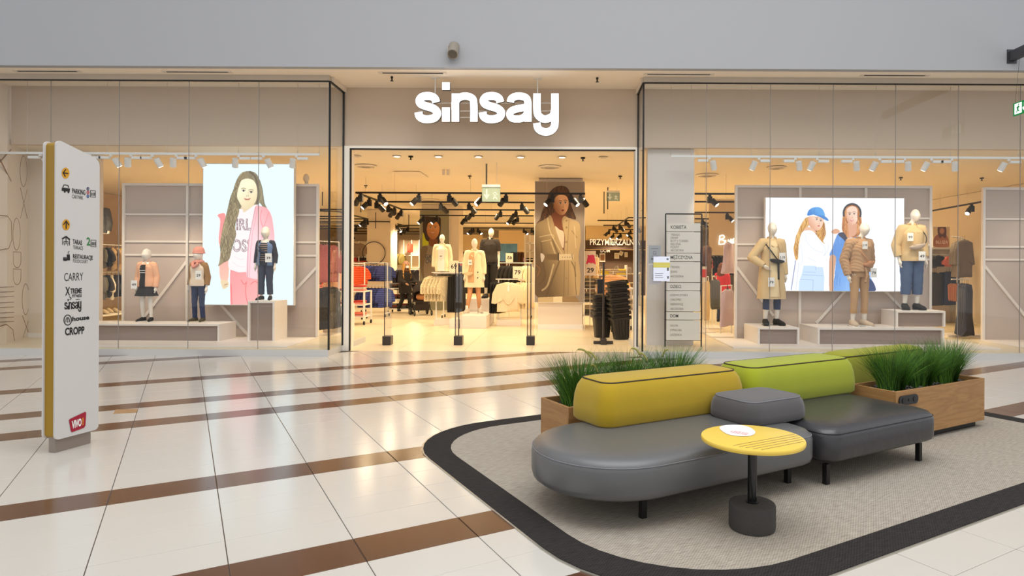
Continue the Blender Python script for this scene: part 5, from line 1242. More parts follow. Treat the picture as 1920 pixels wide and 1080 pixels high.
shoes(t,J,s,fab('beige_trainer',(206,184,160)),None,1.2); base_plate(t,s); price_tag(t,(-.03,-.21,1.41),'119',.14); price_tag(t,(.15,-.2,.90),'79',.17)
t,J=fig('mannequin','mannequin in a beige shirt jacket, blue jeans and beige belt bag, on the highest box','mannequin',(XG(1709,12.0),12.0,.725),1.06,1,-.05,dict(head=(.05,-.02,1.66),elr=(-.26,.03,1.14)))
s=1.06
mb=MB(); trouser(J,s,.24*s,.03,1.0*s,mb); mb.build('jeans',c_denim,t,smooth=60)
jacket(t,J,s,c_trench,.86*s,.05,.8,fold=.025,name='shirt_jacket'); strap(t,[(.15,-.05,1.5),(.18,-.17,1.36),(.13,-.2,1.22),(-.12,-.2,1.18)],c_leather,.009); bag(t,(.0,-.215,1.20),.15,.05,.075,c_beigeb,-.25)
shoes(t,J,s,c_black,c_leather,1.2); base_plate(t,s); price_tag(t,(-.13,-.22,1.28),'99',.15); price_tag(t,(.07,-.24,.92),'49',.17)
t,J=fig('mannequin','mannequin in a dark navy quilted jacket cut by the right picture edge','mannequin',(8.95,11.6,dz),1.05,1,0,dict(elr=(-.30,.02,1.14),wrr=(-.28,-.05,.9)))
s=1.05
mb=MB(); trouser(J,s,.2*s,.01,1.0*s,mb); mb.build('trousers',c_cream,t,smooth=60); jacket(t,J,s,fab('navy_quilt',(34,36,60),bump=('wavez',6,.8)),.84*s,.05,1,fold=.02,puff=.06); shoes(t,J,s,c_cream)
# inside, on white plinths
t,J=fig('mannequin','white mannequin in open cream coat with bag and bare legs, on low plinth','mannequin',(-2.10,16.2,.31),1.06,1,.1,dict(anr=(-.16,-.10,.1),knr=(-.10,-.08,.48),anl=(.13,.0,.1)))
s=1.06
ring_part(t,J,s,'dress',.78*s,J['neck'].z,.012,fab('beige_dress',(206,164,120))); jacket(t,J,s,c_cream,.62*s,.04,.8,flare=.05,fold=.04,name='coat')
f=MB(); R=torso_rings(J,s,.74*s,J['neck'].z-.04,.046,.05,.04,1); f.add([p for r in R for p in r[18:22]],[(i*4+j,i*4+j+1,(i+1)*4+j+1,(i+1)*4+j) for i in range(len(R)-1) for j in range(3)]); f.build('dress_front',fab('beige_dress'),t,smooth=True)
mb=MB()
for z in (1.04,.90): mb.cyl((.09,-.215,z),(.09,-.225,z),.018,seg=10)
mb.build('coat_button',m_black,t)['kind']='stuff'
for k in 'lr': mb=MB(); p=J['hip'+k]; q=J['kn'+k]; r_=J['an'+k]; mb.tube([lerp(p,q,.35),q,r_],[.08*s,.056*s,.042*s],12); mb.build('tan_leg',mat('tan_skin',(208,150,104),.5),t,smooth=True); MB().cyl(r_+V3((0,0,-.05)),r_+V3((0,0,.10)),.046).build('sock',m_white,t,smooth=40)
bag(t,(-.13,-.235,1.02),.10,.04,.07,fab('cream_bag',(214,190,150)),0,'shoulder_bag'); strap(t,[(.09,-.1,1.55),(-.02,-.21,1.3),(-.1,-.22,1.08)],fab('cream_bag'),.008); shoes(t,J,s,fab('grey_trainer',(196,186,170)),None,1.1)
price_tag(t,(-.10,-.23,1.22),'49',.13)
t,J=fig('mannequin','white mannequin in black jacket and trousers on the higher plinth behind the cream coat one','mannequin',(-1.80,17.1,.647),1.05,1,-.05,dict(head=(.03,-.01,1.665)))
s=1.05
mb=MB(); trouser(J,s,.26*s,.03,1.0*s,mb); mb.build('trousers',c_black,t,smooth=60); jacket(t,J,s,fab('black_jacket',(44,36,32)),.92*s,.045,.5,fold=.03); shoes(t,J,s,c_black,c_leather,1.2)
# child torso on rack shelf
t,J=bust('mannequin','white child bust in a cream hooded jacket on the rack shelf with the 69 sign','mannequin',(XG(829,16.5),16.5,1.345),.93,None,.18)
J2={k:v for k,v in J.items()}
jacket(t,J,.93,c_cream,.02,.04,1,name='hooded_jacket',collar=True,fold=.03); f=MB(); R=torso_rings(J,.93,.03,J['neck'].z-.03,.05,0,0); f.add([p for r in R for p in r[19:24]],[(i*5+j,i*5+j+1,(i+1)*5+j+1,(i+1)*5+j) for i in range(len(R)-1) for j in range(4)]); f.build('shirt_front',m_white,t,smooth=True)
price_tag(t,(.0,-.19,.35),'49',.12)
t,J=bust('mannequin','white bust in a black patterned top at the far left, above the racks','mannequin',(XG(187,15.5),15.5,0),1.0,fab('mono_print',(70,68,66),bump=('weave',12,.6),vary=.8,vscale=14),2.3)

# woman with pushchair
t,J=fig('person','woman in a beanie and face mask, dark coat, walking and pushing a pushchair','person',(XG(760,20.1),20.1,0),.91,1.05,.75,dict(ell=(.24,-.10,1.16),elr=(-.24,-.10,1.16),wrl=(.2,-.40,1.05),wrr=(-.2,-.40,1.05),knl=(.09,-.14,.5),anl=(.09,-.20,.10),knr=(-.09,.04,.48),anr=(-.09,.30,.18),neck=(0,-.02,1.5),head=(0,-.05,1.665)),m_skin,True)
s=.91
mb=MB(); trouser(J,s,.1*s,.01,.98*s,mb); mb.build('trousers',c_black,t,smooth=60); jacket(t,J,s,fab('dark_coat',(34,28,26)),.70*s,.05,1,flare=.02,fold=.02,name='coat')
h=J['head']; mb=MB(); R=[]
for i in range(7): a=PI/2*i/6; c_=max(.1,math.cos(a)**.6); R.append([(h.x+.088*c_*math.cos(q*PI/10),h.y+.105*c_*math.sin(q*PI/10)+.005,h.z+.03+.11*math.sin(a)) for q in range(20)])
mb.loft(R); mb.build('beanie',fab('pink_beanie',(206,160,140)),t,smooth=True)
mb=MB(); mb.ball((h.x,h.y-.075,h.z-.05),.062,.04,.048,12,8); mb.build('face_mask',mat('mask_white',(240,240,240),.7),t,smooth=True)
mb=MB(); 
for k in (-1,1): mb.ball((h.x+k*.03,h.y-.098,h.z+.008),.012,.006,.007,8,6)
mb.build('eyes',m_black,t)['kind']='stuff'
mb=MB()
for k in range(9):
    a=math.radians(-20+k*27.5); mb.tube(catmull([(h.x+.08*math.cos(a),h.y+.09*math.sin(a)+.01,h.z+.05),(h.x+.10*math.cos(a),h.y+.1*math.sin(a)+.01,h.z-.1),(h.x+.13*math.cos(a),h.y+.09*math.sin(a)-.02,h.z-.28),(h.x+.12*math.cos(a),h.y+.1*math.sin(a)-.05,h.z-.42)],4),[.03]*6+[.028]*4+[.02,.01,.004],7)
mb.build('blonde_hair',fab('blonde_hair',(206,156,84)),t,smooth=True)
mb=MB(); nk=J['neck']; mb.tube([(nk.x+.11*math.cos(a),nk.y+.10*math.sin(a),nk.z-.02) for a in [k*PI/8 for k in range(16)]],.035,8,True); mb.build('fur_collar',fab('fur_brown',(92,62,40),bump=('noise',60,1)),t,smooth=True)
shoes(t,J,s,c_black,c_black)
# pushchair
t=thing('pushchair','black baby pushchair with large hood pushed by the woman','pushchair',(XG(790,19.45),19.45,0),.45)
m_pt=fab('pushchair_fabric',(38,28,24)); mb=MB()
for k in (-1,1):
    x=.24*k; mb.tube([(x,.42,1.02),(x,.10,.62),(x,-.22,.16)],.014,8); mb.tube([(x,.30,.14),(x,.05,.45),(x,.0,.62)],.014,8)
mb.tube([(-.24,.42,1.02),(.24,.42,1.02)],.02,8); mb.tube([(-.24,-.02,.3),(.24,-.02,.3)],.012,6); mb.tube([(-.24,.3,.14),(.24,.3,.14)],.012,6); mb.build('frame',m_black,t)
for x,y,r in ((-.26,-.25,.085),(.26,-.25,.085),(-.26,.3,.12),(.26,.3,.12)):
    w_=MB().tube([(x+.0,y+r*.8*math.cos(a),r+r*.8*math.sin(a)) for a in [k*PI/10 for k in range(20)]],r*.2,6,True).build('wheel',mat('rubber',(24,22,22),.7),t,smooth=True); MB().cyl((x-.015,y,r),(x+.015,y,r),r*.5).build('hub',mat('hub_grey',(120,116,110),.5),w_)
mb=MB(); R=[]
for i in range(9):
    a=math.radians(10+i*17); R.append([(.23*math.cos(q*PI/12)*1.0,-.02+.30*math.cos(a)*-1*(.4+.6*math.sin(q*PI/12)),.70+.34*math.sin(a)*math.sin(q*PI/12)*1.0+.0) for q in range(13)])
mb.loft(R,cap=False,closed=False); hd_=mb.build('hood',m_pt,t,smooth=True); 
mb=MB(); mb.box(-.2,.2,-.05,.2,.40,.46,.02); mb.loft([[(-.2,.2,.42),(.2,.2,.42),(.2,.25,.42),(-.2,.25,.42)],[(-.2,.28,.86),(.2,.28,.86),(.2,.32,.86),(-.2,.32,.86)]]); mb.box(-.2,.2,-.16,-.05,.28,.44,.02); mb.build('seat',m_pt,t)
mb=MB(); mb.ball((0,0,.56),.16,.16,.12,12,8); mb.build('blanket',fab('brown_blanket',(176,120,76)),t,smooth=True)
mb=MB(); mb.loft([[(-.2,-.2,.16),(.2,-.2,.16),(.2,.26,.16),(-.2,.26,.16)],[(-.23,-.22,.34),(.23,-.22,.34),(.23,.28,.30),(-.23,.28,.30)]]); mb.build('basket',m_pt,t)
# shopper in red at the right window gap
t,J=fig('person','shopper with long brown hair in a red jumper, right of the directory board','person',(XG(1354,17.5),17.5,0),.90,1.0,2.4,dict(ell=(.24,-.16,1.16),wrl=(.18,-.35,1.1)),m_skin,True)
s=.9; jacket(t,J,s,fab('red_jumper',(196,36,44)),.90*s,.04,1,collar=False,name='jumper'); mb=MB(); trouser(J,s,.1*s,.005,.98*s,mb); mb.build('trousers',c_denimd,t,smooth=60); shoes(t,J,s,c_black)
h=J['head']; mb=MB(); mb.ball((h.x,h.y+.015,h.z+.015),.10,.115,.12,14,8)
for k in range(7): a=math.radians(10+k*27); mb.tube([(h.x+.08*math.cos(a),h.y+.09*math.sin(a)+.02,h.z),(h.x+.1*math.cos(a),h.y+.11*math.sin(a)+.01,h.z-.15),(h.x+.11*math.cos(a),h.y+.12*math.sin(a),h.z-.36)],[.035,.035,.012],7)
mb.build('brown_hair',fab('brown_hair',(110,62,36)),t,smooth=True)
# ================================================================ DISPLAY FURNITURE
m_panel=mesh_panel_mat('gauze_panel',(206,190,180),.84)
m_dis=mat('display_white',(232,222,212),.45); m_tau=mat('taupe_board',(150,130,118),.6)
def dais(lab,x0,x1,y0,y1,z0,z1):
    t=thing('dais',lab,'platform',((x0+x1)/2,(y0+y1)/2,z0)); L=(x1-x0)/2;D_=(y1-y0)/2
    MB().box(-L,L,-D_,D_,0,z1-z0,.004).build('deck',m_dis,t); return t
dais('wide low white dais of the left display',-8.66,-4.53,10.75,12.08,H_CURB,.14)
dais('wide low white dais of the right display',3.02,7.6,10.95,12.3,H_CURB,.14)
dais('low white dais at the far right picture edge',8.1,10.5,10.95,12.3,H_CURB,.14)
def openbox(lab,x0,x1,y0,y1,z0,z1,side='r',boards=True):
    t=thing('display_box',lab,'display box',((x0+x1)/2,(y0+y1)/2,z0)); L=(x1-x0)/2;D_=(y1-y0)/2;H=z1-z0; w_=.035
    MB().box(-L,L,-D_,D_,H-w_,H,.003).build('top_board',m_dis,t); MB().box(-L,-L+w_,-D_,D_,0,H-w_).build('side_board',m_dis,t); MB().box(L-w_,L,-D_,D_,0,H-w_).build('side_board',m_dis,t)
    MB().box(-L+w_,L-w_,-D_+.05,-D_+.07,0,H-w_).build('recessed_board',m_tau,t); return t
openbox('long low display box carrying two child mannequins, left display',-8.6,-6.03,11.43,12.02,.14,.443)
openbox('tall display box under the striped-top child mannequin',-5.56,-5.08,11.5,12.05,.14,.854)
openbox('small low display box under the trench coat mannequin',3.58,4.32,11.4,12.25,.14,.435)
openbox('long low display box under the padded jacket mannequin',4.645,6.9,11.4,12.25,.14,.435)
openbox('upper display box stacked on the long one, right display',6.2,7.1,11.7,12.25,.435,.725)
def frame_panel(lab,x0,x1,y,z0,z1,vs,hs,diag):
    t=thing('backdrop_panel',lab,'backdrop',((x0+x1)/2,y,z0)); off=t.location.copy()
    for a,b in ((x0,x0+.05),(x1-.05,x1)): MB(off).box(a,b,y-.03,y+.03,z0,z1,.003).build('post',m_dis,t)
    MB(off).box(x0+.05,x1-.05,y-.03,y+.03,z1-.05,z1,.003).build('top_rail',m_dis,t)
    MB(off).box(x0+.05,x1-.05,y+.01,y+.015,z0,z1-.05).build('gauze',m_panel,t)
    for x in vs: MB(off).box(x-.025,x+.025,y-.03,y+.008,z0,z1-.05).build('upright',m_dis,t)
    for z in hs: MB(off).box(x0+.05,x1-.05,y-.02,y+.008,z-.018,z+.018).build('cross_rail',m_dis,t)
    for (xa,za,xb,zb) in diag:
        a=Vector((xa,y-.006,za));b=Vector((xb,y-.006,zb)); n=(b-a).normalized(); s=Vector((n.z,0,-n.x))*.025; e=Vector((0,.012,0))
        MB(off).loft([[a+s-e,a-s-e,a-s+e,a+s+e],[b+s-e,b-s-e,b-s+e,b+s+e]]).build('brace',m_dis,t)
    return t
yp=12.42; wx=lambda px,py:(W(px,py,yp).x,W(px,py,yp).z)
frame_panel('pale framed backdrop panel with cross rails behind the children mannequins',wx(230,500)[0],wx(598,500)[0],yp,H_CURB,3.08,[wx(352,500)[0]],[wx(300,y)[1] for y in (402,453,478)],
    [(*wx(352,488),*wx(270,596)),(*wx(412,568),*wx(470,634)),(*wx(597,498),*wx(553,545))])
frame_panel('pale framed backdrop panel behind the wide light box',wx(1377,500)[0],wx(1746,500)[0],yp,H_CURB,3.1,[wx(1499,500)[0],wx(1622,500)[0]],[wx(1400,y)[1] for y in (408,458,485)],
    [(*wx(1379,498),*wx(1450,592)),(*wx(1598,530),*wx(1530,606)),(*wx(1650,536),*wx(1690,578))])
frame_panel('pale framed backdrop panel cut off by the right picture edge',wx(1841,500)[0],wx(2050,500)[0],yp,H_CURB,3.08,[],[wx(1900,y)[1] for y in (411,463,487)],
    [(*wx(1845,498),*wx(1960,640))])
# grey wall pillar and directory board behind the right glass corner
pl=struct(MB().box(1.60,2.43,11.4,11.6,H_CURB,H_CEIL).build('column',mat('pillar_paint',(226,216,206),.7))); tag(pl,'pale pillar behind the directory board','column')
DB=11.12; dl=lambda px,py: W(px,py,DB)
t=thing('directory_board','store directory board in a black frame listing departments','sign',dl(1282,640)); o_=t.location.copy()
def bar(a,b,r,name='frame_bar'): MB(o_).cyl(a,b,r,seg=4).build(name,m_black,t)
zb=H_CURB; xl,xr=dl(1248,500).x,dl(1316,500).x; ztop=dl(1280,401).z
t.location.z=zb; o_=t.location.copy()
for x in (xl,xr): bar((x,DB+.02,zb),(x,DB+.02,ztop),.012)
bar((xl,DB+.02,ztop),(xr,DB+.02,ztop),.012)
rows=[(418,434,'KOBIETA',[]),(435,474,None,['TRENDS','DENIM','BUTY I TOREBKI','BIELIZNA','PIŻAMY','AKCESORIA']),(475,490,'MĘŻCZYZNA',[]),(491,529,None,['TRENDS','JEANS','AKCESORIA']),(530,544.5,'DZIECI',[]),(545.5,583.5,None,['DZIEWCZYNKA','CHŁOPIEC','NIEMOWLĘ','AKCESORIA']),(585,599.5,'DOM',[]),(600.5,638,None,['SALON','SYPIALNIA','ŁAZIENKA'])]
m_bd=mat('board_white',(232,222,208),.5); m_gt=mat('grey_print',(130,116,106),.6)
for y0,y1,hd_,ls in rows:
    z1=dl(1280,y0).z; z0=dl(1280,y1).z; x0=xl+.02; x1=xr-.03
    pb=MB(o_).box(x0,x1,DB-.006,DB+.006,z0,z1-.003).build('board',m_bd,t); bar((xl,DB+.0,z0),(xr,DB+.0,z0),.0055)
    if hd_:
        wd_=(z1-z0)*.42; vs,fs,w0=tmesh(hd_,.007); MB(o_).text(hd_,(x0+.065,DB-.008,z0+(z1-z0)*.3),(1,0,0),(0,0,1),wd_,wd_*w0*.8,.007).build('heading',bl,pb)
    for i,s_ in enumerate(ls):
        n=len(ls); step=.054 if n==6 else .080; h=.040; vs,fs,w0=tmesh(s_,-.004); zz=z1-.05-step*(i+.5)-(.02 if n<4 else 0)+(.03 if n==6 else .02)
        MB(o_).text(s_,(x0+.065,DB-.008,zz-h*.5),(1,0,0),(0,0,1),h,h*w0*.78,-.004).build('lettering',m_gt,pb)
# notices on the glass
def notice(px0,py0,px1,py1,col,lab,lines,y=Y_GL+.012):
    a=W(px0,py1,y); b=W(px1,py0,y); t=thing('glass_notice',lab,'notice',((a.x+b.x)/2,y,(a.z+b.z)/2)); L=(b.x-a.x)/2;H=(b.z-a.z)/2
    s_=MB().box(-L,L,-.001,.001,-H,H).build('sheet',col,t); m=MB()
    for (u0,u1,v0,v1) in lines: m.box(-L+2*L*u0,-L+2*L*u1,-.002,-.001,-H+2*H*v0,-H+2*H*v1)
    if m.v: m.build('print',mat('notice_print',(110,108,112),.6),s_)['kind']='stuff'
    return t,L,H
notice(1216,460,1239,494,mat('notice_grey',(168,168,170),.5),'grey notice sticker with a round symbol on the right glass',[(.2,.8,.80,.83),(.35,.65,.5,.53),(.38,.62,.64,.67),(.38,.41,.53,.65),(.59,.62,.53,.65),(.2,.8,.40,.42),(.2,.45,.2,.3)])
notice(1217,497,1240,533,mat('notice_pale',(190,182,182),.5),'pale grey notice sticker below the grey one on the right glass',[(.2,.7,.3,.32),(.3,.5,.45,.5)])
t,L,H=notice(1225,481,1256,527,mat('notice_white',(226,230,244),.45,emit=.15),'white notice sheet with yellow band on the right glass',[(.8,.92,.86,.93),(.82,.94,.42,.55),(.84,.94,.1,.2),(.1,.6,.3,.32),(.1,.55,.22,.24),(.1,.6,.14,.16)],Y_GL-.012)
MB().box(-L,L,-.003,-.002,H*.1,H*.52).build('yellow_band',mat('notice_yellow',(226,214,110),.5),t)

# ================================================================ GARMENTS
def garment_mesh(kind,w_,L,th,slv=1.0,seed=0):
    """hanging garment in the local xz plane, hook at z=0, thickness in y"""
    r=random.Random(seed)
    if kind=='top':
        half=[(.045,-.05),(.09,-.055),(w_*.48,-.11),(w_*.66,-.11-.30*slv*L),(w_*.70,-.11-.62*slv*L),(w_*.54,-.12-.64*slv*L),(w_*.47,-.30*L-.10),(w_*.46,-.6*L-.05),(w_*.47,-L)]
    elif kind=='long':
        half=[(.045,-.05),(.09,-.06),(w_*.40,-.11),(w_*.42,-.3*L),(w_*.46,-.65*L),(w_*.52,-L)]
    else:
        half=[(.05,-.06),(w_*.40,-.07),(w_*.42,-.3*L),(w_*.44,-.65*L),(w_*.46,-L)]
    pts=[(x,z) for x,z in half]+[(x,-L-.01*math.sin(x*40)) for x in (w_*.25,0,-w_*.25)]+[(-x,z) for x,z in half[::-1]]
    n=len(pts); c=(0,-.5*L)
    def ring(k,y): return [(c[0]+(x-c[0])*k,y+.012*math.sin(i*2.3+seed)*(1 if k>.9 else 0),c[1]+(z-c[1])*k) for i,(x,z) in enumerate(pts)]
    mb=MB(); rings=[ring(.35,-th),ring(.80,-th*.9),ring(.97,-th*.5),ring(1,0),ring(.97,th*.5),ring(.80,th*.9),ring(.35,th)]
    rings=[[Vector(p)+Vector((0,th*.5*math.sin(p[0]*50+seed)*(1 if 0<k<6 else 0),0)) for p in rr] for k,rr in enumerate(rings)]
    mb.loft(rings); return mb
def garment(name,lab,kind,w_,L,th,m,grp=None,slv=1.0,hanger=True,seed=0):
    t=thing(name,lab,name.replace('_',' ').split(' ')[-1],(0,0,0),0,grp); garment_mesh(kind,w_,L,th,slv,seed).build('cloth',m,t,smooth=50)
    if hanger:
        mb=MB(); mb.tube([(-w_*.4,0,-.12),(0,0,-.04),(w_*.4,0,-.12)],.007,5); mb.tube([(0,0,-.04),(0,0,.0),(.015,0,.02),(0,0,.035),(-.012,0,.028)],.003,4); mb.build('hanger',m_black if hanger==True else m_whmet,t)
    return t
def hang_row(src,xs,y,z,rz,jit=.1,r=None,ys=None):
    r=r or random.Random(len(xs)*7+int(y*10)); out=[]
    sp=abs(xs[1]-xs[0]) if len(xs)>1 else 1; cl_=[c for c in src.children if c.name.startswith('cloth')][0]; tk=max(v.co.y for v in cl_.data.vertices)-min(v.co.y for v in cl_.data.vertices)
    dy_=abs(ys[1]-ys[0]) if ys and len(ys)>1 else 0; perp=abs(sp*math.sin(rz)+ (-dy_ if rz<0 else dy_)*math.cos(rz)); src.scale=(1,max(.25,min(1,perp*.96/tk)) if len(xs)>1 else 1,1); jit=min(jit,.035)
    for i,x in enumerate(xs):
        loc=(x,(ys[i] if ys else y)+r.uniform(-.01,.01),z); a=rz+r.uniform(-jit,jit)
        if i==0: src.location=loc; src.rotation_euler=(0,0,a)
        else: dup(src,loc,a)
def rack(lab,x0,x1,y,zr,name='clothes_rail',lower=None,wheels=True,m=m_whmet,depth=.5,base=True):
    t=thing(name,lab,'clothes rail',((x0+x1)/2,y,0)); L=(x1-x0)/2
    MB().cyl((-L,0,zr),(L,0,zr),.014,seg=8).build('rail',m,t)
    if lower: MB().cyl((-L,0,lower),(L,0,lower),.014,seg=8).build('rail',m,t)
    for s in (-1,1):
        MB().cyl((s*L,0,.10 if wheels else 0),(s*L,0,zr),.016,seg=6).build('post',m,t); MB().box(s*L-.02,s*L+.02,-depth/2,depth/2,.09 if wheels else 0,.12 if wheels else .03).build('foot',m,t)
        if wheels:
            for q in (-1,1): MB().cyl((s*L-.012,q*depth*.45,.045),(s*L+.012,q*depth*.45,.045),.045,seg=12).build('castor',mat('rubber'),t)
    return t
lx=lambda n,a,b:[a+(b-a)*i/(n-1) for i in range(n)]
# --- entrance left
def cart(lab,x0,x1,y,h,levels,d=.6,m=m_whmet):
    t=thing('display_cart',lab,'cart',((x0+x1)/2,y,0)); L=(x1-x0)/2;D_=d/2
    for sx in (-1,1):
        for sy in (-1,1):
            MB().box(sx*L-.02,sx*L+.02,sy*D_-.02,sy*D_+.02,.1,h).build('post',m,t); MB().cyl((sx*L-.015,sy*D_,.05),(sx*L+.015,sy*D_,.05),.05,seg=12).build('castor',mat('rubber'),t)
    for z in levels: MB().box(-L,L,-D_,D_,z-.03,z,.004).build('shelf',m,t)
    return t
def folded(lab,x,y,z,n,cols,w_=.3,d=.24,h=.045,grp=None,rz=0,name='folded_garment',cat='clothing'):
    r=random.Random(int(x*100+y*10+z*7)); zz=z
    for i in range(n):
        c=cols[r.randrange(len(cols))]; key=('fold',c.name,round(w_,2),round(d,2))
        if key not in _ps:
            t=tag(MB().box(-w_/2,w_/2,-d/2,d/2,0,h*.96,.018).build(name,c),lab,cat,grp); _ps[key]=t
        else: t=dup(_ps[key],label=lab,group=grp)
        t.location=(x+r.uniform(-.01,.01),y+r.uniform(-.01,.01),zz); t.rotation_euler=(0,0,rz+r.uniform(-.08,.08)); zz+=h
f_=lambda n,c=(200,200,200): fab(n,c,bump=('noise',20,.3),rnd=.2)
reds=[f_('fold_red',(196,52,44)),f_('fold_pink',(226,140,130)),f_('fold_salmon',(214,110,90)),f_('fold_white',(226,212,196))]
cart('white wheeled cart with red and pink folded clothes, left inside the entrance',-6.1,-4.87,16.45,.86,(.22,.52,.86))
for z,k in ((.22,2),(.52,2),(.86,3)):
    for x in lx(4,-5.95,-5.02): folded('red or pink folded garment on the white cart left inside the entrance',x,16.3,z,k,reds,.27,.26,.05,'folded clothes on the left cart')
rack('white rail with orange padded jackets left inside the entrance',-6.6,-5.42,18.0,1.56)
g=garment('padded_jacket','orange padded jacket on the rail at the far left of the entrance','top',.55,.56,.08,fab('orange_puffer',(222,78,30),rnd=.25,bump=('wavez',5,1)),'orange padded jackets',.9)
hang_row(g,lx(7,-6.4,-5.55),18.0,1.56-.03,1.0)
rack('two-level rail with navy padded jackets',-5.72,-5.02,18.9,1.58,lower=.92)
g=garment('padded_jacket','navy padded jacket on the upper level of the two-level rail','top',.5,.50,.05,fab('blue_puffer',(44,54,116),rnd=.5,bump=('wavez',5,1)),'navy jackets upper level',.9); hang_row(g,lx(8,-5.70,-5.06),18.9,1.55,.85,.03)
g=garment('padded_jacket','navy padded jacket on the lower level of the two-level rail','top',.5,.62,.05,fab('blue_puffer'),'navy jackets lower level',.9); hang_row(g,lx(7,-5.68,-5.08),18.9,.89,.85,.03)
cart('white wheeled cart with dark clothes beyond the navy jackets',-5.35,-4.5,20.5,.80,(.15,.45,.80))
cols=[c_black,f_('fold_brown',(90,60,48)),f_('fold_rust',(140,64,48)),f_('fold_grey',(110,104,100))]
for z in (.15,.45,.80):
    for x in lx(3,-5.2,-4.65): folded('dark folded garment on the cart beyond the navy jackets',x,20.45,z,3,cols,.26,.28,.05,'dark clothes on the back cart')
# far shelves left
def wall_unit(lab,px0,px1,ytop,ybot,d,nx,shelfys,items):
    a=W(px0,ybot,d); b=W(px1,ytop,d); t=thing('shelf_unit',lab,'shelf',((a.x+b.x)/2,d+.2,0)); off=t.location.copy()
    for x in lx(nx,a.x,b.x): MB(off).box(x-.02,x+.02,d,d+.04,0,b.z).build('upright',m_whmet,t)
    for ys in shelfys: z=W(px0,ys,d).z; MB(off).box(a.x,b.x,d,d+.4,z-.03,z).build('shelf',m_whmet,t)
    MB(off).box(a.x,b.x,d+.4,d+.43,0,b.z).build('back_board',m_cream,t)
    for kind,xs,ys,w_,L,m,lb,nm in items:
        z=W(px0,ys,d).z; g=garment(nm,lb,kind,w_,L,.05,m,lb); hang_row(g,[W(x,0,d).x for x in xs],d-.06,z,.0 if w_>.4 else 1.2,.1)
    return t
wall_unit('white wall shelf with hanging T-shirts at the far left back',657,688,452,512,25,3,(472,491),[('top',(667,678),454,.45,.55,f_('tee_grey',(150,132,118)),'grey-brown T-shirt displayed at the left back wall','shirt')])
wall_unit('white wall shelf left of the boy banner',742,786,450,520,26,4,(478,),[('top',(772,),454,.26,.42,f_('tee_coral',(216,70,50)),'coral top displayed left of the boy banner','tee_shirt'),('top',(750,757),474,.4,.5,fab('plaid_olive',(130,116,60)),'olive checked shirt displayed above the woman','shirt')])
for i,(x,y,z) in enumerate(((-6.9,24.6,1.45),)): pass
for i,px in enumerate((661,672,682)): folded('folded top on the far left wall shelf',W(px,0,24.95).x,25.2,W(0,491,25).z,2,[c_black,reds[0]],.4,.3,.12,'tops on the far left shelf')
# rail of small cream or yellow tops in the distance
rack('rail of yellow tops behind the orange jackets',-7.4,-6.2,20.5,1.5); g=garment('display_shirt','yellow top on the rail behind the orange jackets','top',.5,.5,.05,f_('yellow_top',(214,160,50)),'yellow tops'); hang_row(g,lx(6,-7.2,-6.4),20.5,1.47,1.1)
# --- 69 rack
def tee_rack(lab,xc,y,zr,L,sign,spx,shelf=True):
    t=thing('display_rack',lab,'clothes rack',(xc,y,0)); 
    MB().box(-L,L,-.03,.03,zr-.015,zr+.015).build('top_rail',m_whmet,t)
    for s in (-1,1): MB().box(s*L*.8-.015,s*L*.8+.015,-.015,.015,.14,zr).build('post',m_whmet,t)
    MB().box(-L*.85,L*.85,-.25,.25,0,.14,.004).build('base',m_dis,t); 
    if shelf: MB().box(-L*1.05,L*1.05,-.2,.2,zr+.015,zr+.035,.003).build('shelf',m_whmet,t)
    sx=spx-xc; c=MB().box(sx-.115,sx+.115,-.206,-.2,zr+.03,zr+.33,.002).build('price_card',mat('card_cream',(240,228,204),.6),t); MB().text(sign,(sx-.07,-.208,zr+.13),(1,0,0),(0,0,1),.11,.15,.025).build('price',bl,c); return t
xc=XG(838,16.5)
tee_rack('white display rack with 69 price card and cream quilted jackets',xc,16.5,1.31,.34,'69',XG(853,16.5))
g=garment('quilted_jacket','cream quilted jacket on the rack with the 69 card','top',.58,.70,.05,c_quilt,'cream quilted jackets',.9); hang_row(g,lx(6,xc-.38,xc+.04),16.5,1.30,.9,.03)
g=garment('long_trousers','long black trousers on the rack with the 69 card','bottom',.5,.98,.04,c_black,'black trousers on the 69 rack'); hang_row(g,lx(5,xc+.14,xc+.36),16.52,1.30,1.2,.05)
for lb,x0,x1,y0,y1,h in (('low white plinth under the cream coat mannequin',-2.34,-1.70,15.4,16.82,.31),('higher white plinth under the black jacket mannequin',-2.47,-1.66,16.84,17.5,.647)):
    o=MB().box(-(x1-x0)/2,(x1-x0)/2,-(y1-y0)/2,(y1-y0)/2,0,h,.006).build('plinth_box',m_dis); o.location=((x0+x1)/2,(y0+y1)/2,0); tag(o,lb,'display box')
o=MB().box(-.12,.12,-.3,.3,0,.22,.004).build('display_box',m_dis); o.location=(-2.48,15.75,0); tag(o,'small white block left of the low plinth','display box')
# white blocks behind the left glass corner
for i,(a,b,y0,y1,h,lb) in enumerate(((XG(606,14),XG(622,14),14.0,14.9,.35,'short white block behind the left glass corner'),(XG(622,14),XG(641,14),14.0,14.9,.62,'taller white block under the peach dress mannequin'))):
    o=MB().box(-(b-a)/2,(b-a)/2,0,y1-y0,0,h,.004).build('display_box',m_dis); o.location=((a+b)/2,y0,0); tag(o,lb,'display box')
# black jackets rails behind
rack('long rail of black jackets behind the central mannequins',-3.3,-.75,18.6,1.60)
g=garment('black_jacket','black jacket on the long rail behind the central mannequins','top',.56,.85,.05,c_black,'black jackets on the long rail',.8); hang_row(g,[x for x in lx(20,-3.2,-1.0)],18.6,1.57,1.1,.08)
g=garment('cream_shirt','cream shirt at the right end of the long rail','top',.56,.72,.05,c_cream,'cream shirts on the long rail',.8); hang_row(g,lx(3,-.95,-.8),18.6,1.57,1.1,.08)
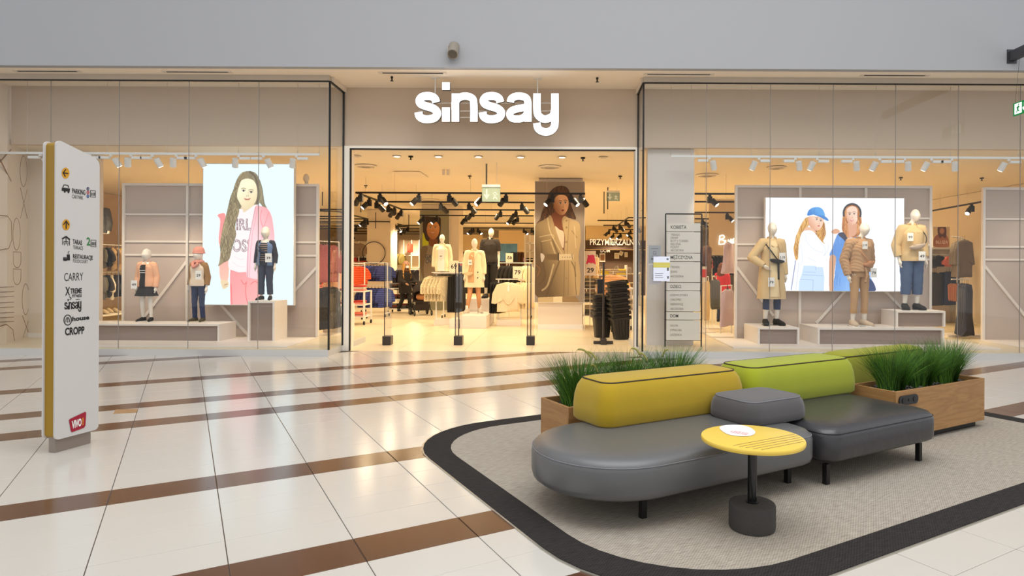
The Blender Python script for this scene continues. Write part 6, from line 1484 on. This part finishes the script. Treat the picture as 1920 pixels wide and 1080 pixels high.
# 79 rack
x79=XG(956,16.4); tee_rack('white display rack with 79 price card and cream belted jackets',x79,16.4,1.17,.36,'79',XG(971,16.4),False)
g=garment('belted_jacket','cream belted jacket facing the entrance on the 79 rack','top',.62,.80,.07,c_cream,None,.95); g.location=(x79-.01,16.15,1.15)
mb=MB(); mb.tube(catmull([(-.16,-.085,-.42),(0,-.10,-.60),(.17,-.085,-.40)],6),.018,6); mb.build('belt',c_cream,g,smooth=True); MB().box(-.03,.03,-.085,-.07,-.28,-.12).build('paper_tag',mat('tag_card'),g)
mb=MB(); mb.box(-.17,-.05,-.068,-.06,-.40,-.28).box(.06,.18,-.075,-.065,-.40,-.28); mb.build('chest_pocket',c_cream,g)['kind']='stuff'
MB().cyl((0,.0,.0),(0,.24,.02),.008).build('hook_arm',m_whmet,g)
g=garment('black_trousers','black trousers at the left of the 79 rack','bottom',.42,.85,.04,c_black,'black trousers on the 79 rack'); hang_row(g,lx(4,x79-.42,x79-.22),16.45,1.15,1.1,.05)
g=garment('cream_shirt','cream shirt at the right of the 79 rack','top',.52,.72,.045,c_cream,'cream shirts on the 79 rack',.8); hang_row(g,lx(5,x79+.22,x79+.52),16.5,1.14,1.1,.05)
# blue picture and 65 card, white frame shelving
a=W(931,490,21); b=W(970,457,21); t=thing('wall_picture','blue fabric-print picture above the black jackets','picture',((a.x+b.x)/2,21,0)); L=(b.x-a.x)/2
MB().box(-L,L,0,.05,a.z,b.z).build('panel',mat('picture_blue',(90,140,176),.5,bump=('wavex',6,.5),vary=.5,vscale=3),t); MB().box(-.02,.02,.02,.04,0,a.z).build('stand',m_whmet,t); MB().box(L*.35,L,-.01,0,a.z,a.z+.3).build('dark_print',m_black,t)
t=thing('price_card','price card reading 65 mirrored, seen from behind','price card',(XG(955,19.2),19.2,0)); MB().cyl((0,0,0),(0,0,1.64),.008).build('stem',m_whmet,t); c=MB().box(-.11,.11,-.004,.004,1.63,1.9).build('card',mat('card_cream'),t); MB().text('65',(.075,-.006,1.72),(-1,0,0),(0,0,1),.1,.14,.025).build('price',bl,c)
wall_unit('white grid shelf right of the blue picture',984,1003,440,500,22,3,(455,470,486),[])
for i,px in enumerate((987,993,999)): folded('small item on the white grid shelf beside the coat banner',W(px,0,22).x,22.15,W(0,486,22).z,1,[reds[2],cols[0],f_('lilac',(170,140,190))],.12,.12,.14,'items on the grid shelf')
for i,px in enumerate((905,912,919,926)): pass
rack('rail with coral tops behind the cream hooded jacket bust',XG(850,21),XG(880,21),21,1.65); g=garment('coral_shirt','coral patterned top behind the cream hooded jacket bust','top',.5,.62,.06,f_('coral',(204,84,70)),'coral tops'); hang_row(g,lx(5,XG(853,21),XG(868,21)),21,1.62,1.0)
# far racks filling the back of the shop
k=0
for (px0,px1,yr,d,col,L,lb) in ((858,872,484,24,c_black,.9,'black'),(745,786,503,24,f_('mix_navy',(50,50,70)),.8,'navy'),(1100,1120,478,24,f_('mix_beige',(190,160,120)),.9,'beige'),(657,690,516,27,cols[1],.8,'brown'),(735,790,497,29,f_('mix_white',(220,206,180)),.7,'white'),(865,1000,470,30,cols[1],.9,'brown'),(590,640,470,26,c_black,.8,'dark'),(1305,1335,485,26,reds[0],.4,'red'),(1325,1378,478,29,c_black,.9,'black')):
    x0,x1=XG(px0,d),XG(px1,d); z=W(px0,yr,d).z; rack('distant white rail of %s garments %s'%(lb,{858:'behind the boy banner',745:'above the woman',1100:'left of the home department',657:'behind the navy jackets',735:'far behind the woman',865:'behind the mannequins',590:'behind the left glass corner',1305:'behind the directory board',1325:'under the neon sign'}[px0]),x0,x1,d,max(z,1.2),wheels=False)
    g=garment('stored_garment','%s garment on a distant rail deep in the shop'%lb,'top',.5,L,.06,col,'distant %s garments'%lb,hanger=False); hang_row(g,lx(max(3,int((x1-x0)/.16)),x0+.05,x1-.05),d,max(z,1.2),1.2)
# pillars / posters bits at back
for px0,px1,y0,y1,d,c,lb in ((905,935,446,500,31,(214,190,150),'tan far partition left of the blue picture'),(935,984,432,470,34,(206,180,140),'tan far partition above the blue picture'),(845,905,440,470,35,(200,176,140),'tan far partition behind the mannequins')):
    a=W(px0,y1,d); b=W(px1,y0,d); tag(struct(MB().box(a.x,b.x,d,d+.1,0,min(b.z,H_CEIL-.02)).build('wall_partition',mat('partition',(206,182,144),.7))),lb,'wall')
# --- right side: folded shelf, DOM wall
x0,x1=XG(1093,16),XG(1131,16.0); y=16.3
t=thing('shelf_unit','white shelf with grey folded clothes left of the basket stacks','shelf',((x0+x1)/2,y,0)); off=t.location.copy()
for x in (x0,x1+.6): MB(off).box(x-.015,x+.015,y-.2,y+.2,0,1.55).build('side_board',m_whmet,t)
for z in (.28,.62,.96,1.30): MB(off).box(x0,x1+.6,y-.2,y+.2,z-.02,z,.002).build('shelf',m_whmet,t)
gr=[f_('fold_taupe',(150,136,116)),f_('fold_sage',(120,118,104)),f_('fold_sand',(196,176,146)),f_('fold_dgrey',(90,84,80))]
for z in (.28,.62,.96): 
    for x in lx(4,x0+.17,x1+.45): folded('grey or sand folded garment on the shelf left of the baskets',x,y-.05,z,5,gr,.25,.28,.05,'folded clothes on the right shelf')
for x in lx(3,x0+.6,x1+.45): folded('cream folded garment on the top of the right shelf',x,y-.05,1.30,3,[gr[2],f_('fold_yellow',(226,196,70))],.26,.28,.05,'folded tops on the shelf top')
t=thing('price_poster','price poster reading 29 with a pink garment picture','poster',(XG(1106,16.1),15.95,1.30)); L=.12
MB().cyl((0,.012,-1.3),(0,.012,.3),.01,seg=6).build('stem',m_whmet,t); c=MB().box(-.14,.14,-.004,.004,0,.60).build('card',mat('card_pale',(226,208,190),.6),t); MB().text('29',(-.08,-.006,.06),(1,0,0),(0,0,1),.12,.17,.03).build('price',bl,c)
mb=MB(); mb.v=[]; garment_mesh('top',.16,.24,.002).v; gg=garment_mesh('top',.17,.26,.0015); mb.add([(x+.02,yy-.007,z+.55) for x,yy,z in gg.v],gg.f); mb.build('garment_picture',f_('print_pink',(206,60,96)),c)
g=garment('padded_jacket','peach padded jacket facing the entrance above the basket stacks','top',.62,.62,.08,fab('peach_puffer',(232,172,120),bump=('wavez',5,1.0)),None,.9); g.location=(XG(1151,15.6),15.6,1.36)
t=thing('garment_stand','white wall arm holding the peach padded jacket','stand',(XG(1151,15.6),15.72,0)); MB().cyl((0,0,0),(0,0,1.4),.012).cyl((0,0,1.38),(0,-.14,1.38),.008).cyl((0,0,0),(0,0,.01),.14).build('stand',m_whmet,t)
folded('yellow folded top beside the peach padded jacket',XG(1160,15),15.0,1.02,2,[f_('fold_yellow',(226,196,70))],.45,.3,.06,'yellow folded tops')
t=cart('white table under the yellow folded tops behind the baskets',XG(1146,15),XG(1186,15),15.0,1.02,(.5,1.02),.5)
for z in (.5,): 
    for x in lx(2,XG(1152,15),XG(1180,15)): folded('cream folded garment on the table behind the baskets',x,15,z,5,[gr[2],gr[0]],.25,.28,.05,'clothes on the table behind the baskets')
d=34; a=W(1096,520,d); b=W(1200,463,d)
hw=struct(MB().box(a.x,b.x+1.5,d,d+.15,0,W(0,462,d).z).build('wall_home',mat('dark_brown_wall',(74,54,42),.7))); tag(hw,'dark brown wall of the home department','wall')
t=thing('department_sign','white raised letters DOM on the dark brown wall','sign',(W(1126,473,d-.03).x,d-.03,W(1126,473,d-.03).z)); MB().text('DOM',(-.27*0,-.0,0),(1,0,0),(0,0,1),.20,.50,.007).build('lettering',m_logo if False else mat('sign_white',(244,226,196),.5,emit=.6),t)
hs=struct(MB().box(XG(1098,33.0),XG(1215,33.0),33.1,33.2,W(0,463,33.0).z,H_CEIL).build('wall_fitting_room',mat('fit_wall',(222,196,150),.7))); tag(hs,'cream bulkhead over the fitting rooms','wall')
# dark strip carrying the letters
hs2=struct(MB().box(XG(1098,33.0),XG(1215,33.0),33.05,33.1,W(0,461,33.0).z-.02,W(0,445,33.0).z).build('trim_fitting',mat('dark_brown_wall'))); tag(hs2,'dark brown strip behind the fitting room letters','trim')
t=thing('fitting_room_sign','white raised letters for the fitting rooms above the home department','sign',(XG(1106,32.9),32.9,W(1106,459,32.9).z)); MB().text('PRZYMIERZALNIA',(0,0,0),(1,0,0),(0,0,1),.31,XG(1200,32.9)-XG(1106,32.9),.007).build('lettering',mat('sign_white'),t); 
for px in (1125,1150,1180): MB().box(XG(px,32.9)-XG(1106,32.9)-.01,XG(px,32.9)-XG(1106,32.9)+.01,0,.15,.05,.08).build('standoff',m_whmet,t)
for i,(px0,py0,px1,py1) in enumerate(((1124,475,1135,491),(1152,474,1161,485),(1161,471,1168,479),(1171,473,1177,482))):
    a=W(px0,py1,d-.05); b=W(px1,py0,d-.05); t=thing('picture_frame',('tall framed picture of a woman under the DOM letters','white framed print at the centre of the dark brown wall','small tilted print right of centre on the dark wall','small white framed print furthest right on the dark wall')[i],'picture',((a.x+b.x)/2,d-.02,(a.z+b.z)/2)); L=(b.x-a.x)/2;H=(b.z-a.z)/2
    MB().box(-L,L,-.03,.0,-H,H,.004).build('frame',m_whmet,t); MB().box(-L*.7,L*.7,-.034,-.03,-H*.7,H*.7).build('print',mat('print_art',(150,110,84),.6) if i==0 else mat('print_pale',(216,200,176),.6),t)
    if i==2: t.rotation_euler=(0,.4,0)
t=thing('shelf_unit','white shelf with homeware in front of the dark brown wall','shelf',(XG(1150,25),25,0)); x0_,x1_=XG(1118,25)-t.location.x,XG(1200,25)-t.location.x
for z in (.9,1.25): MB().box(x0_,x1_,-.2,.2,z-.03,z).build('shelf',m_whmet,t)
for x in lx(3,x0_,x1_): MB().box(x-.02,x+.02,-.2,.2,0,1.3).build('upright',m_whmet,t)
for i,px in enumerate((1122,1128,1136,1148,1156,1164,1172,1180)):
    h=(.16,.28,.2,.14,.3,.18,.18,.25)[i]; o=MB().lathe([(.08,0),(.1,.02),(.09,h*.7),(.06,h),(.05,h)],seg=12).build('vase',(mat('ceramic_white',(236,222,200),.3),mat('ceramic_grey',(120,110,104),.4),mat('ceramic_black',(40,36,34),.4))[i%3],None,smooth=40); o.location=(XG(px,25),25,1.25); tag(o,'%s ceramic vase on the homeware shelf'%('white','grey','black')[i%3],'vase','vases on the homeware shelf')
# white stands either side of the coat column
for px,lb in ((1005,'left'),(1096,'right')):
    t=thing('leg_frame','thin white rail stand at the %s of the coat column'%lb,'stand',(XG(px,15.1),15.1,0)); MB().cyl((0,0,0),(0,0,.66),.01,seg=6).cyl((-.05 if lb=='right' else .05,.3,0),(-.05 if lb=='right' else .05,.3,.66),.01,seg=6).cyl((0,0,.64),(-.05 if lb=='right' else .05,.3,.64),.01,seg=6).build('frame',m_whmet,t)
# --- shopping baskets
m_bask=mat('basket_black',(30,28,27),.45)
def basket():
    t=thing('shopping_basket','x','basket',(0,0,0)); H=.46
    P=lambda hx,hy,z,r=.05:[(x,y,z) for x,y in rpoly([(-hx,-hy),(hx,-hy),(hx,hy),(-hx,hy)],r,3)]
    mb=MB(); mb.loft([P(.15,.11,0),P(.185,.145,H-.05),P(.215,.17,H-.045),P(.22,.175,H),P(.205,.16,H),P(.175,.135,H-.06),P(.14,.10,.02)],cap=True); mb.build('body',m_bask,t,smooth=35)
    rb=MB()
    for k in range(5):
        x=-.12+.06*k; rb.loft([[(x-.008,-.112,.03),(x+.008,-.112,.03),(x+.008,-.122,.03),(x-.008,-.122,.03)],[(x*1.2-.008,-.146,H-.06),(x*1.2+.008,-.146,H-.06),(x*1.2+.008,-.158,H-.06),(x*1.2-.008,-.158,H-.06)]])
    rb.build('rib',m_bask,t)['kind']='stuff'
    MB().tube(catmull([(-.2,.0,H),(-.19,-.17,H+.02),(0,-.2,H+.03),(.19,-.17,H+.02),(.2,0,H)],4),.009,6).build('handle',m_black,t,smooth=True)
    return t
B0=basket(); first=True
for (px,py,n,tilt,lab,grp,sc,dd) in ((1129,633,5,.0,'black shopping basket in the shorter left stack','left basket stack',1,13.45),(1166,637,8,-.09,'black shopping basket in the taller leaning right stack','right basket stack',1,13.25)):
    p=F(px,py); 
    for i in range(n):
        loc=(p.x-.0+math.sin(tilt)*.105*i*1.0,p.y+.1,.105*i); 
        if first: o=B0; first=False; o.location=loc
        else: o=dup(B0,loc,0)
        o['label']=lab+(', topmost' if i==n-1 else ', lowest' if i==0 else ''); o['group']=grp; o.rotation_euler=(0,tilt,.25)
# basket of the pedestal area: security gates
for i,(px,lb) in enumerate(((727,'leftmost of the entrance'),(860,'second from left at the entrance'),(995,'third from left at the entrance'))):
    p=F(px,646); t=thing('security_gate','slim clear security gate post with dark foot, '+lb,'security gate',(p.x,p.y,0))
    MB().box(-.08,.08,-.10,.10,0,.17,.01).build('foot',mat('foot_dark',(52,44,38),.35),t); MB().box(-.065,.065,-.004,.004,.17,1.56).build('clear_panel',glass_mat('acrylic',(.94,.93,.90),3),t)
    MB().cyl((-.065,0,.17),(-.065,0,1.56),.008,seg=6).build('edge_rod',m_black,t); 
    if i: MB().cyl((.0,0,.17),(.0,0,1.56),.010,seg=6).build('edge_rod',m_black,t)
p=F(1131,645); t=thing('security_gate','dark single-pole gate with a cross foot in front of the baskets','security gate',(p.x,p.y,0)); MB().box(-.19,.19,-.05,.05,0,.06,.01).box(-.06,.06,-.14,.14,0,.11,.01).build('foot',mat('foot_dark'),t); MB().cyl((0,0,.1),(0,0,1.6),.02,seg=10).build('pole',mat('foot_dark'),t); MB().box(-.12,.0,-.01,.01,.98,1.26,.01).build('holder',m_black,t)
# interior exit signs
m_exs=mat('exit_pale',(214,220,206),.4,emit=.15); m_exg=mat('exit_pale_green',(160,176,160),.4,emit=.05)
for px0,px1,y0,y1,d,lb in ((904,938,351,378,13.0,'pale glass exit sign with arrow hanging inside the entrance'),(1137,1162,361,377,17,'pale glass exit sign hanging at the right inside the shop')):
    a=W(px0,y1,d); b=W(px1,y0,d); L=(b.x-a.x)/2;H=b.z-a.z; t=thing('exit_sign',lb,'exit sign',((a.x+b.x)/2,d,a.z))
    MB().box(-L,L,-.01,.01,0,H).build('panel',m_exg,t); MB().box(-L,L,-.03,.03,H,H+.05).build('housing',m_whmet,t)
    g=MB(); fn=lambda x,z: Vector((x,-.012,z))
    for pts,wd in (([(-L*.5,H*.85),(-L*.5,H*.3)],.03),([(-L*.75,H*.5),(-L*.5,H*.2),(-L*.25,H*.5)],.03),([(L*.45,H*.65),(L*.4,H*.4)],.04),([(L*.4,H*.4),(L*.65,H*.15)],.025),([(L*.4,H*.4),(L*.25,H*.15)],.025),([(L*.2,H*.55),(L*.7,H*.5)],.02)): add_stroke(g,pts,wd,fn,(0,-.002,0),0)
    g.build('pictogram',m_exs,t)['kind']='stuff'; MB().cyl((-L*.6,0,H+.05),(-L*.6,0,H_CEIL-a.z),.004,seg=4).cyl((L*.6,0,H+.05),(L*.6,0,H_CEIL-a.z),.004,seg=4).build('wire',m_whmet,t)['kind']='stuff'
# --- right window interior left gap: cream trousers, jeans, lilac dresses, neon
def rowz(name,lab,kind,px0,px1,ytop,ybot,d,n,m,grp,rz=.3,w_=.5,slv=.8,th=.05,railz=True):
    a=W(px0,ytop,d); L=a.z-W(px0,ybot,d).z; g=garment(name,lab,kind,w_,L,th,m,grp,slv); xs=lx(n,a.x+w_*.3,W(px1,0,d).x-w_*.3) if n>1 else [(a.x+W(px1,0,d).x)/2]
    hang_row(g,xs,d,a.z,rz,.06,ys=[d+.12*i for i in range(n)]); return a.z
def simple_rail(lab,px0,px1,d,z,dy=.5):
    x0,x1=XG(px0,d),XG(px1,d); t=thing('clothes_rail',lab,'clothes rail',((x0+x1)/2,d,0)); L=(x1-x0)/2
    MB().tube([(-L,0,z+.02),(L,dy,z+.02)],.012,6).build('rail',m_whmet,t); MB().cyl((L,dy,0),(L,dy,z+.02),.014,seg=6).build('post',m_whmet,t); MB().cyl((-L,0,0),(-L,0,z+.02),.014,seg=6).build('post',m_whmet,t); MB().box(-L-.2,L+.02,-.15,dy+.1,0,.04).build('foot_plate',m_dis,t)
z=rowz('cream_trousers','cream trousers hanging just right of the directory board','bottom',1316,1341,521,601,14.6,4,c_trench,'cream trousers right of the directory',.9,.34); simple_rail('white rail with cream trousers right of the directory board',1317,1338,14.6,z)
z=rowz('dark_jeans','grey jeans right of the cream trousers','bottom',1334,1356,520,580,15.6,3,f_('grey_jean',(96,96,100)),'grey jeans',.6,.34); simple_rail('rail with grey jeans beside the cream trousers',1336,1352,15.6,z)
z=rowz('brown_coat','brown coat above the cream trousers','top',1314,1330,456,515,14.9,2,cols[1],'brown coats right of the directory',1.1,.5)
z=rowz('lilac_dress','pale lilac dress hanging on the upper level beside the right window panel','long',1354,1390,450,513,13.9,4,f_('lilac_cloth',(214,192,204)),'upper lilac dresses',.8,.42)
z2=rowz('lilac_dress','pale lilac dress hanging on the lower level beside the right window panel','long',1350,1392,538,612,13.6,5,f_('lilac_cloth'),'lower lilac dresses',.8,.5); simple_rail('white rail with lilac dresses beside the right window panel',1352,1384,13.7,z2)
o=MB().box(-.25,.25,-.3,.3,0,.12,.004).build('display_box',m_dis); o.location=(XG(1354,13.0),13.1,0); tag(o,'low white block on the shop floor left of the right window panel','display box')
t=thing('price_card','red and white sale card beside the cream trousers','price card',(XG(1320,14.2),14.2,0)); MB().cyl((0,0,0),(0,0,1.2),.008).build('stem',m_whmet,t); c=MB().box(-.06,.06,-.004,.004,1.18,1.52).build('card',mat('card_cream'),t); MB().box(-.06,.06,-.006,-.004,1.28,1.46).build('red_panel',mat('sale_red',(220,60,50),.5),c)
t=thing('neon_sign','white handwritten neon lettering on the back wall right of the directory','neon sign',W(1346,460,20)); t.location.y=20; fn=lambda x,y: W(x,y,19.97)-t.location
for pts in ([(1350,442),(1348,458)],[(1349,443),(1356,441),(1358,446),(1350,449),(1358,451),(1358,457),(1348,458)],[(1361,450),(1360,456),(1365,455),(1366,449),(1367,456),(1371,448)],[(1370,456),(1376,447),(1377,452),(1372,456),(1382,454)]):
    MB().tube(catmull([fn(*p) for p in pts],4),.014,6).build('neon_tube',mat('neon_white',(255,250,240),.5,emit=1.6),t)
c=struct(MB().box(XG(1330,20),XG(1400,20),20,20.1,1.9,H_CEIL).build('wall_neon',mat('neon_wall',(196,176,150),.7))); tag(c,'pale wall board carrying the white neon lettering','wall')
# --- gap at right: BLUZA picture, black and navy garments, striped shirts, denim dresses
d=17.5; a=W(1745,473,d); b=W(1800,465,d); zsh=W(1760,464,d).z
t=thing('shelf_unit','white wall shelf above black and navy garments in the right window gap','shelf',(XG(1768,d),d,0)); x0_,x1_=XG(1735,d)-t.location.x,XG(1800,d)-t.location.x
MB().box(x0_,x1_,0,.4,zsh-.05,zsh).build('shelf',m_whmet,t); MB().cyl((x0_,0,zsh-.2),(x1_,0,zsh-.2),.014,seg=6).build('rail',m_whmet,t); MB().box(x0_,x1_,.4,.45,0,zsh+.0).build('back_board',m_cream,t)
for x in (x0_,x1_): MB().box(x-.02,x+.02,0,.4,0,zsh).build('side_post',m_whmet,t)
MB().cyl((x0_,-.1,W(0,508,d).z),(x1_,-.1,W(0,508,d).z),.014,seg=6).build('rail',m_whmet,t)
Bp=Paint(1749,425,1781,465,(222,196,152),1740,340,3.6,2)
Bp.poly([(40,445),(34,400),(50,370),(75,355),(110,355),(130,370),(142,400),(140,445)],(150,84,50),grad=((196,130,90),(40,360,140,440))); Bp.poly([(66,300),(92,296),(120,306),(126,350),(118,385),(96,372),(80,385),(64,350)],(92,52,30)); Bp.ell(94,334,17,22,(196,140,100)); Bp.text('BLUZA',50,424,22,88,(250,240,226))
P_=W(1749,465,d+.2); t=lightbox('wall_picture','picture of a person in a brown top lettered BLUZA on the shelf',Bp,1749,425,1781,464.3,d+.15,m_pr,'poster')
for nm,lb,kind,px0,px1,y0,y1,n,m,g_,w_ in (('display_shirt','grey top on the upper rail of the right gap','top',1742,1752,476,503,2,gr[3],None,.3),('display_shirt','black top on the upper rail of the right gap','top',1752,1776,476,500,2,c_black,'black tops right gap',.34),('display_shirt','coral top on the upper rail of the right gap','top',1774,1788,477,500,1,reds[2],None,.34),('black_skirt','long black skirt on the lower rail of the right gap','bottom',1742,1775,508,573,4,fab('washed_black',(56,52,50),rnd=.25),'black skirts right gap',.62),('navy_skirt','long navy skirt on the lower rail of the right gap','bottom',1772,1800,506,572,3,c_navy,'navy skirts right gap',.6)):
    rowz(nm,lb,kind,px0,px1,y0,y1,d-.4,n,m,g_ or lb,.35,w_)
z=rowz('striped_shirt','taupe striped shirt on the upper level of the right gap rail','top',1795,1845,445,520,14.2,6,fab('taupe_stripe',(126,112,98),rnd=.25,bump=('wavex',22,.6)),'taupe striped shirts',.5,.5,.9)
z2=rowz('brown_shorts','rust brown shorts below the striped shirts','bottom',1789,1815,527,565,14.0,4,f_('rust_short',(140,84,54)),'rust shorts',.7,.36)
z3=rowz('denim_dress','long blue-grey denim dress beside the right edge panel','long',1804,1843,528,630,13.4,5,fab('denim_dress',(76,80,96),rnd=.25,bump=('wavex',14,.8)),'denim dresses',.55,.40)
t=thing('clothes_rail','white two-level rail with striped shirts and denim dresses','clothes rail',(XG(1822,14),14.2,0)); MB().tube([(-.32,0,z+.02),(.36,.7,z+.02)],.014,6).build('rail',m_whmet,t); MB().cyl((.36,.7,0),(.36,.7,z+.02),.018,seg=6).build('post',m_whmet,t); MB().box(-.5,.4,-.2,.3,0,.05).build('foot_plate',m_dis,t); MB().box(-.32,.1,-.02,.02,z2+.02,z2+.05).build('arm',m_whmet,t)
t=thing('price_card','price card reading 12 beside the striped shirts','price card',(XG(1794,15),15.0,0)); MB().cyl((0,0,0),(0,0,W(0,498,15).z),.008).build('stem',m_whmet,t); c=MB().box(-.1,.1,-.004,.004,W(0,500,15).z,W(0,476,15).z).build('card',mat('card_cream'),t); MB().text('12',(-.06,-.006,W(0,493,15).z),(1,0,0),(0,0,1),.11,.12,.03).build('price',bl,c)
# --- left gap: sequin garments
z=rowz('pink_top','dusty pink glittery top on the upper hook behind the left panel edge','top',596,622,454,530,13.4,4,fab('pink_glitter',(170,94,92),rnd=.25,bump=('noise',40,.8),vary=.3,vscale=40),'pink glitter tops',.7,.36,1)
z2=rowz('sequin_skirt','black sequin skirt below the pink tops','long',596,622,535,618,13.3,5,m_seq,'black sequin skirts',.6,.40); simple_rail('white rail with pink and sequin garments behind the left panel edge',598,620,13.35,z,.5)
# --- far left wall of clothes
cl=[c_black,f_('lw_white',(220,212,200)),f_('lw_grey',(110,106,104)),f_('lw_rust',(170,70,40)),f_('lw_navy',(44,48,66)),f_('lw_beige',(190,160,120)),f_('lw_yellow',(200,170,70)),c_black,fab('lw_camo',(90,86,70),vary=.5,vscale=12)]
for lvl,(zz,L,lb) in enumerate(((1.98,.62,'upper'),(1.28,.66,'lower'))):
    if lvl==0: t=thing('clothes_rail','long two-level wall rail full of mixed clothes at the far left','clothes rail',(-11.6,15.5,0))
    MB().cyl((0,-1.4,zz+.02),(.25,5,zz+.02),.014,seg=6).build('rail',m_whmet,t); 
    for yy in ((-1.4,5) if lvl==0 else ()): MB().cyl((0 if yy<0 else .25,yy,0),(0 if yy<0 else .25,yy,zz+.02),.014,seg=6).build('post',m_whmet,t)
    srcs=[garment('stored_garment',{0:'black',1:'white',2:'grey',3:'rust red',4:'navy',5:'beige',6:'yellow',7:'black long',8:'camouflage-coloured'}[i]+' garment on the %s wall rail at the far left'%lb,'top',.5,L*random.uniform(.85,1.05),.06,m,'far left wall garments '+lb,.85,seed=i) for i,m in enumerate(cl)]
    r=random.Random(lvl+2); n=44
    for i in range(n):
        f=i/(n-1); loc=(-11.6+.25*f,14.2+6.2*f,zz); j=i if i<9 else r.randrange(9); a=r.uniform(-.95,-.45)
        if i<9: srcs[i].location=loc; srcs[i].rotation_euler=(0,0,a)
        else: dup(srcs[j],loc,a)
for i in range(7):
    x,y=-10.95-.12*(i%2),14.3+.55*i; o=MB(); rings=[]
    for u,wd,h in ((-.14,.03,.06),(-.08,.045,.12),(0,.05,.10),(.08,.05,.07),(.15,.03,.045)): rings.append([(wd*math.cos(q*PI/5),-u,h*.5+h*.5*math.sin(q*PI/5)) for q in range(10)])
    for sx in (-.07,.07): o.loft([[(p[0]+sx,p[1],p[2]) for p in r_] for r_ in rings])
    o=o.build('shoe_pair',f_('shoe_cream',(214,192,160)),None,smooth=True); o.location=(x,y,.30); o.rotation_euler=(0,0,1.0); tag(o,'cream pair of shoes on the low shelf under the far left wall rail','shoes','shoes at far left')
t=thing('shoe_shelf','low shelf under the far left wall rail','shelf',(-11.0,16,0)); MB().box(-.3,.3,-2.1,2.2,.27,.30).build('shelf',m_whmet,t); MB().box(-.3,.3,-2.1,-2.05,0,.27).box(-.3,.3,2.15,2.2,0,.27).build('side_board',m_whmet,t)['kind']='stuff'
bpy.data.scenes.remove(TMPS)
# ---- ordinals for small groups that share a label
ORD=['leftmost','second from left','third from left','fourth from left','fifth from left','sixth from left','seventh from left','eighth from left','ninth from left','tenth from left']
bpy.context.view_layer.update()
by={}
for o in SC.objects:
    if o.parent is None and 'label' in o and 'category' in o: by.setdefault(o['label'],[]).append(o)
for lb,os_ in by.items():
    if 1<len(os_)<=10 and len(lb.split())<=13:
        os_.sort(key=lambda o:(o.location.x/max(o.location.y,1),o.location.z))
        for i,o in enumerate(os_): o['label']=lb+', '+(ORD[i] if i<len(os_)-1 else 'rightmost')
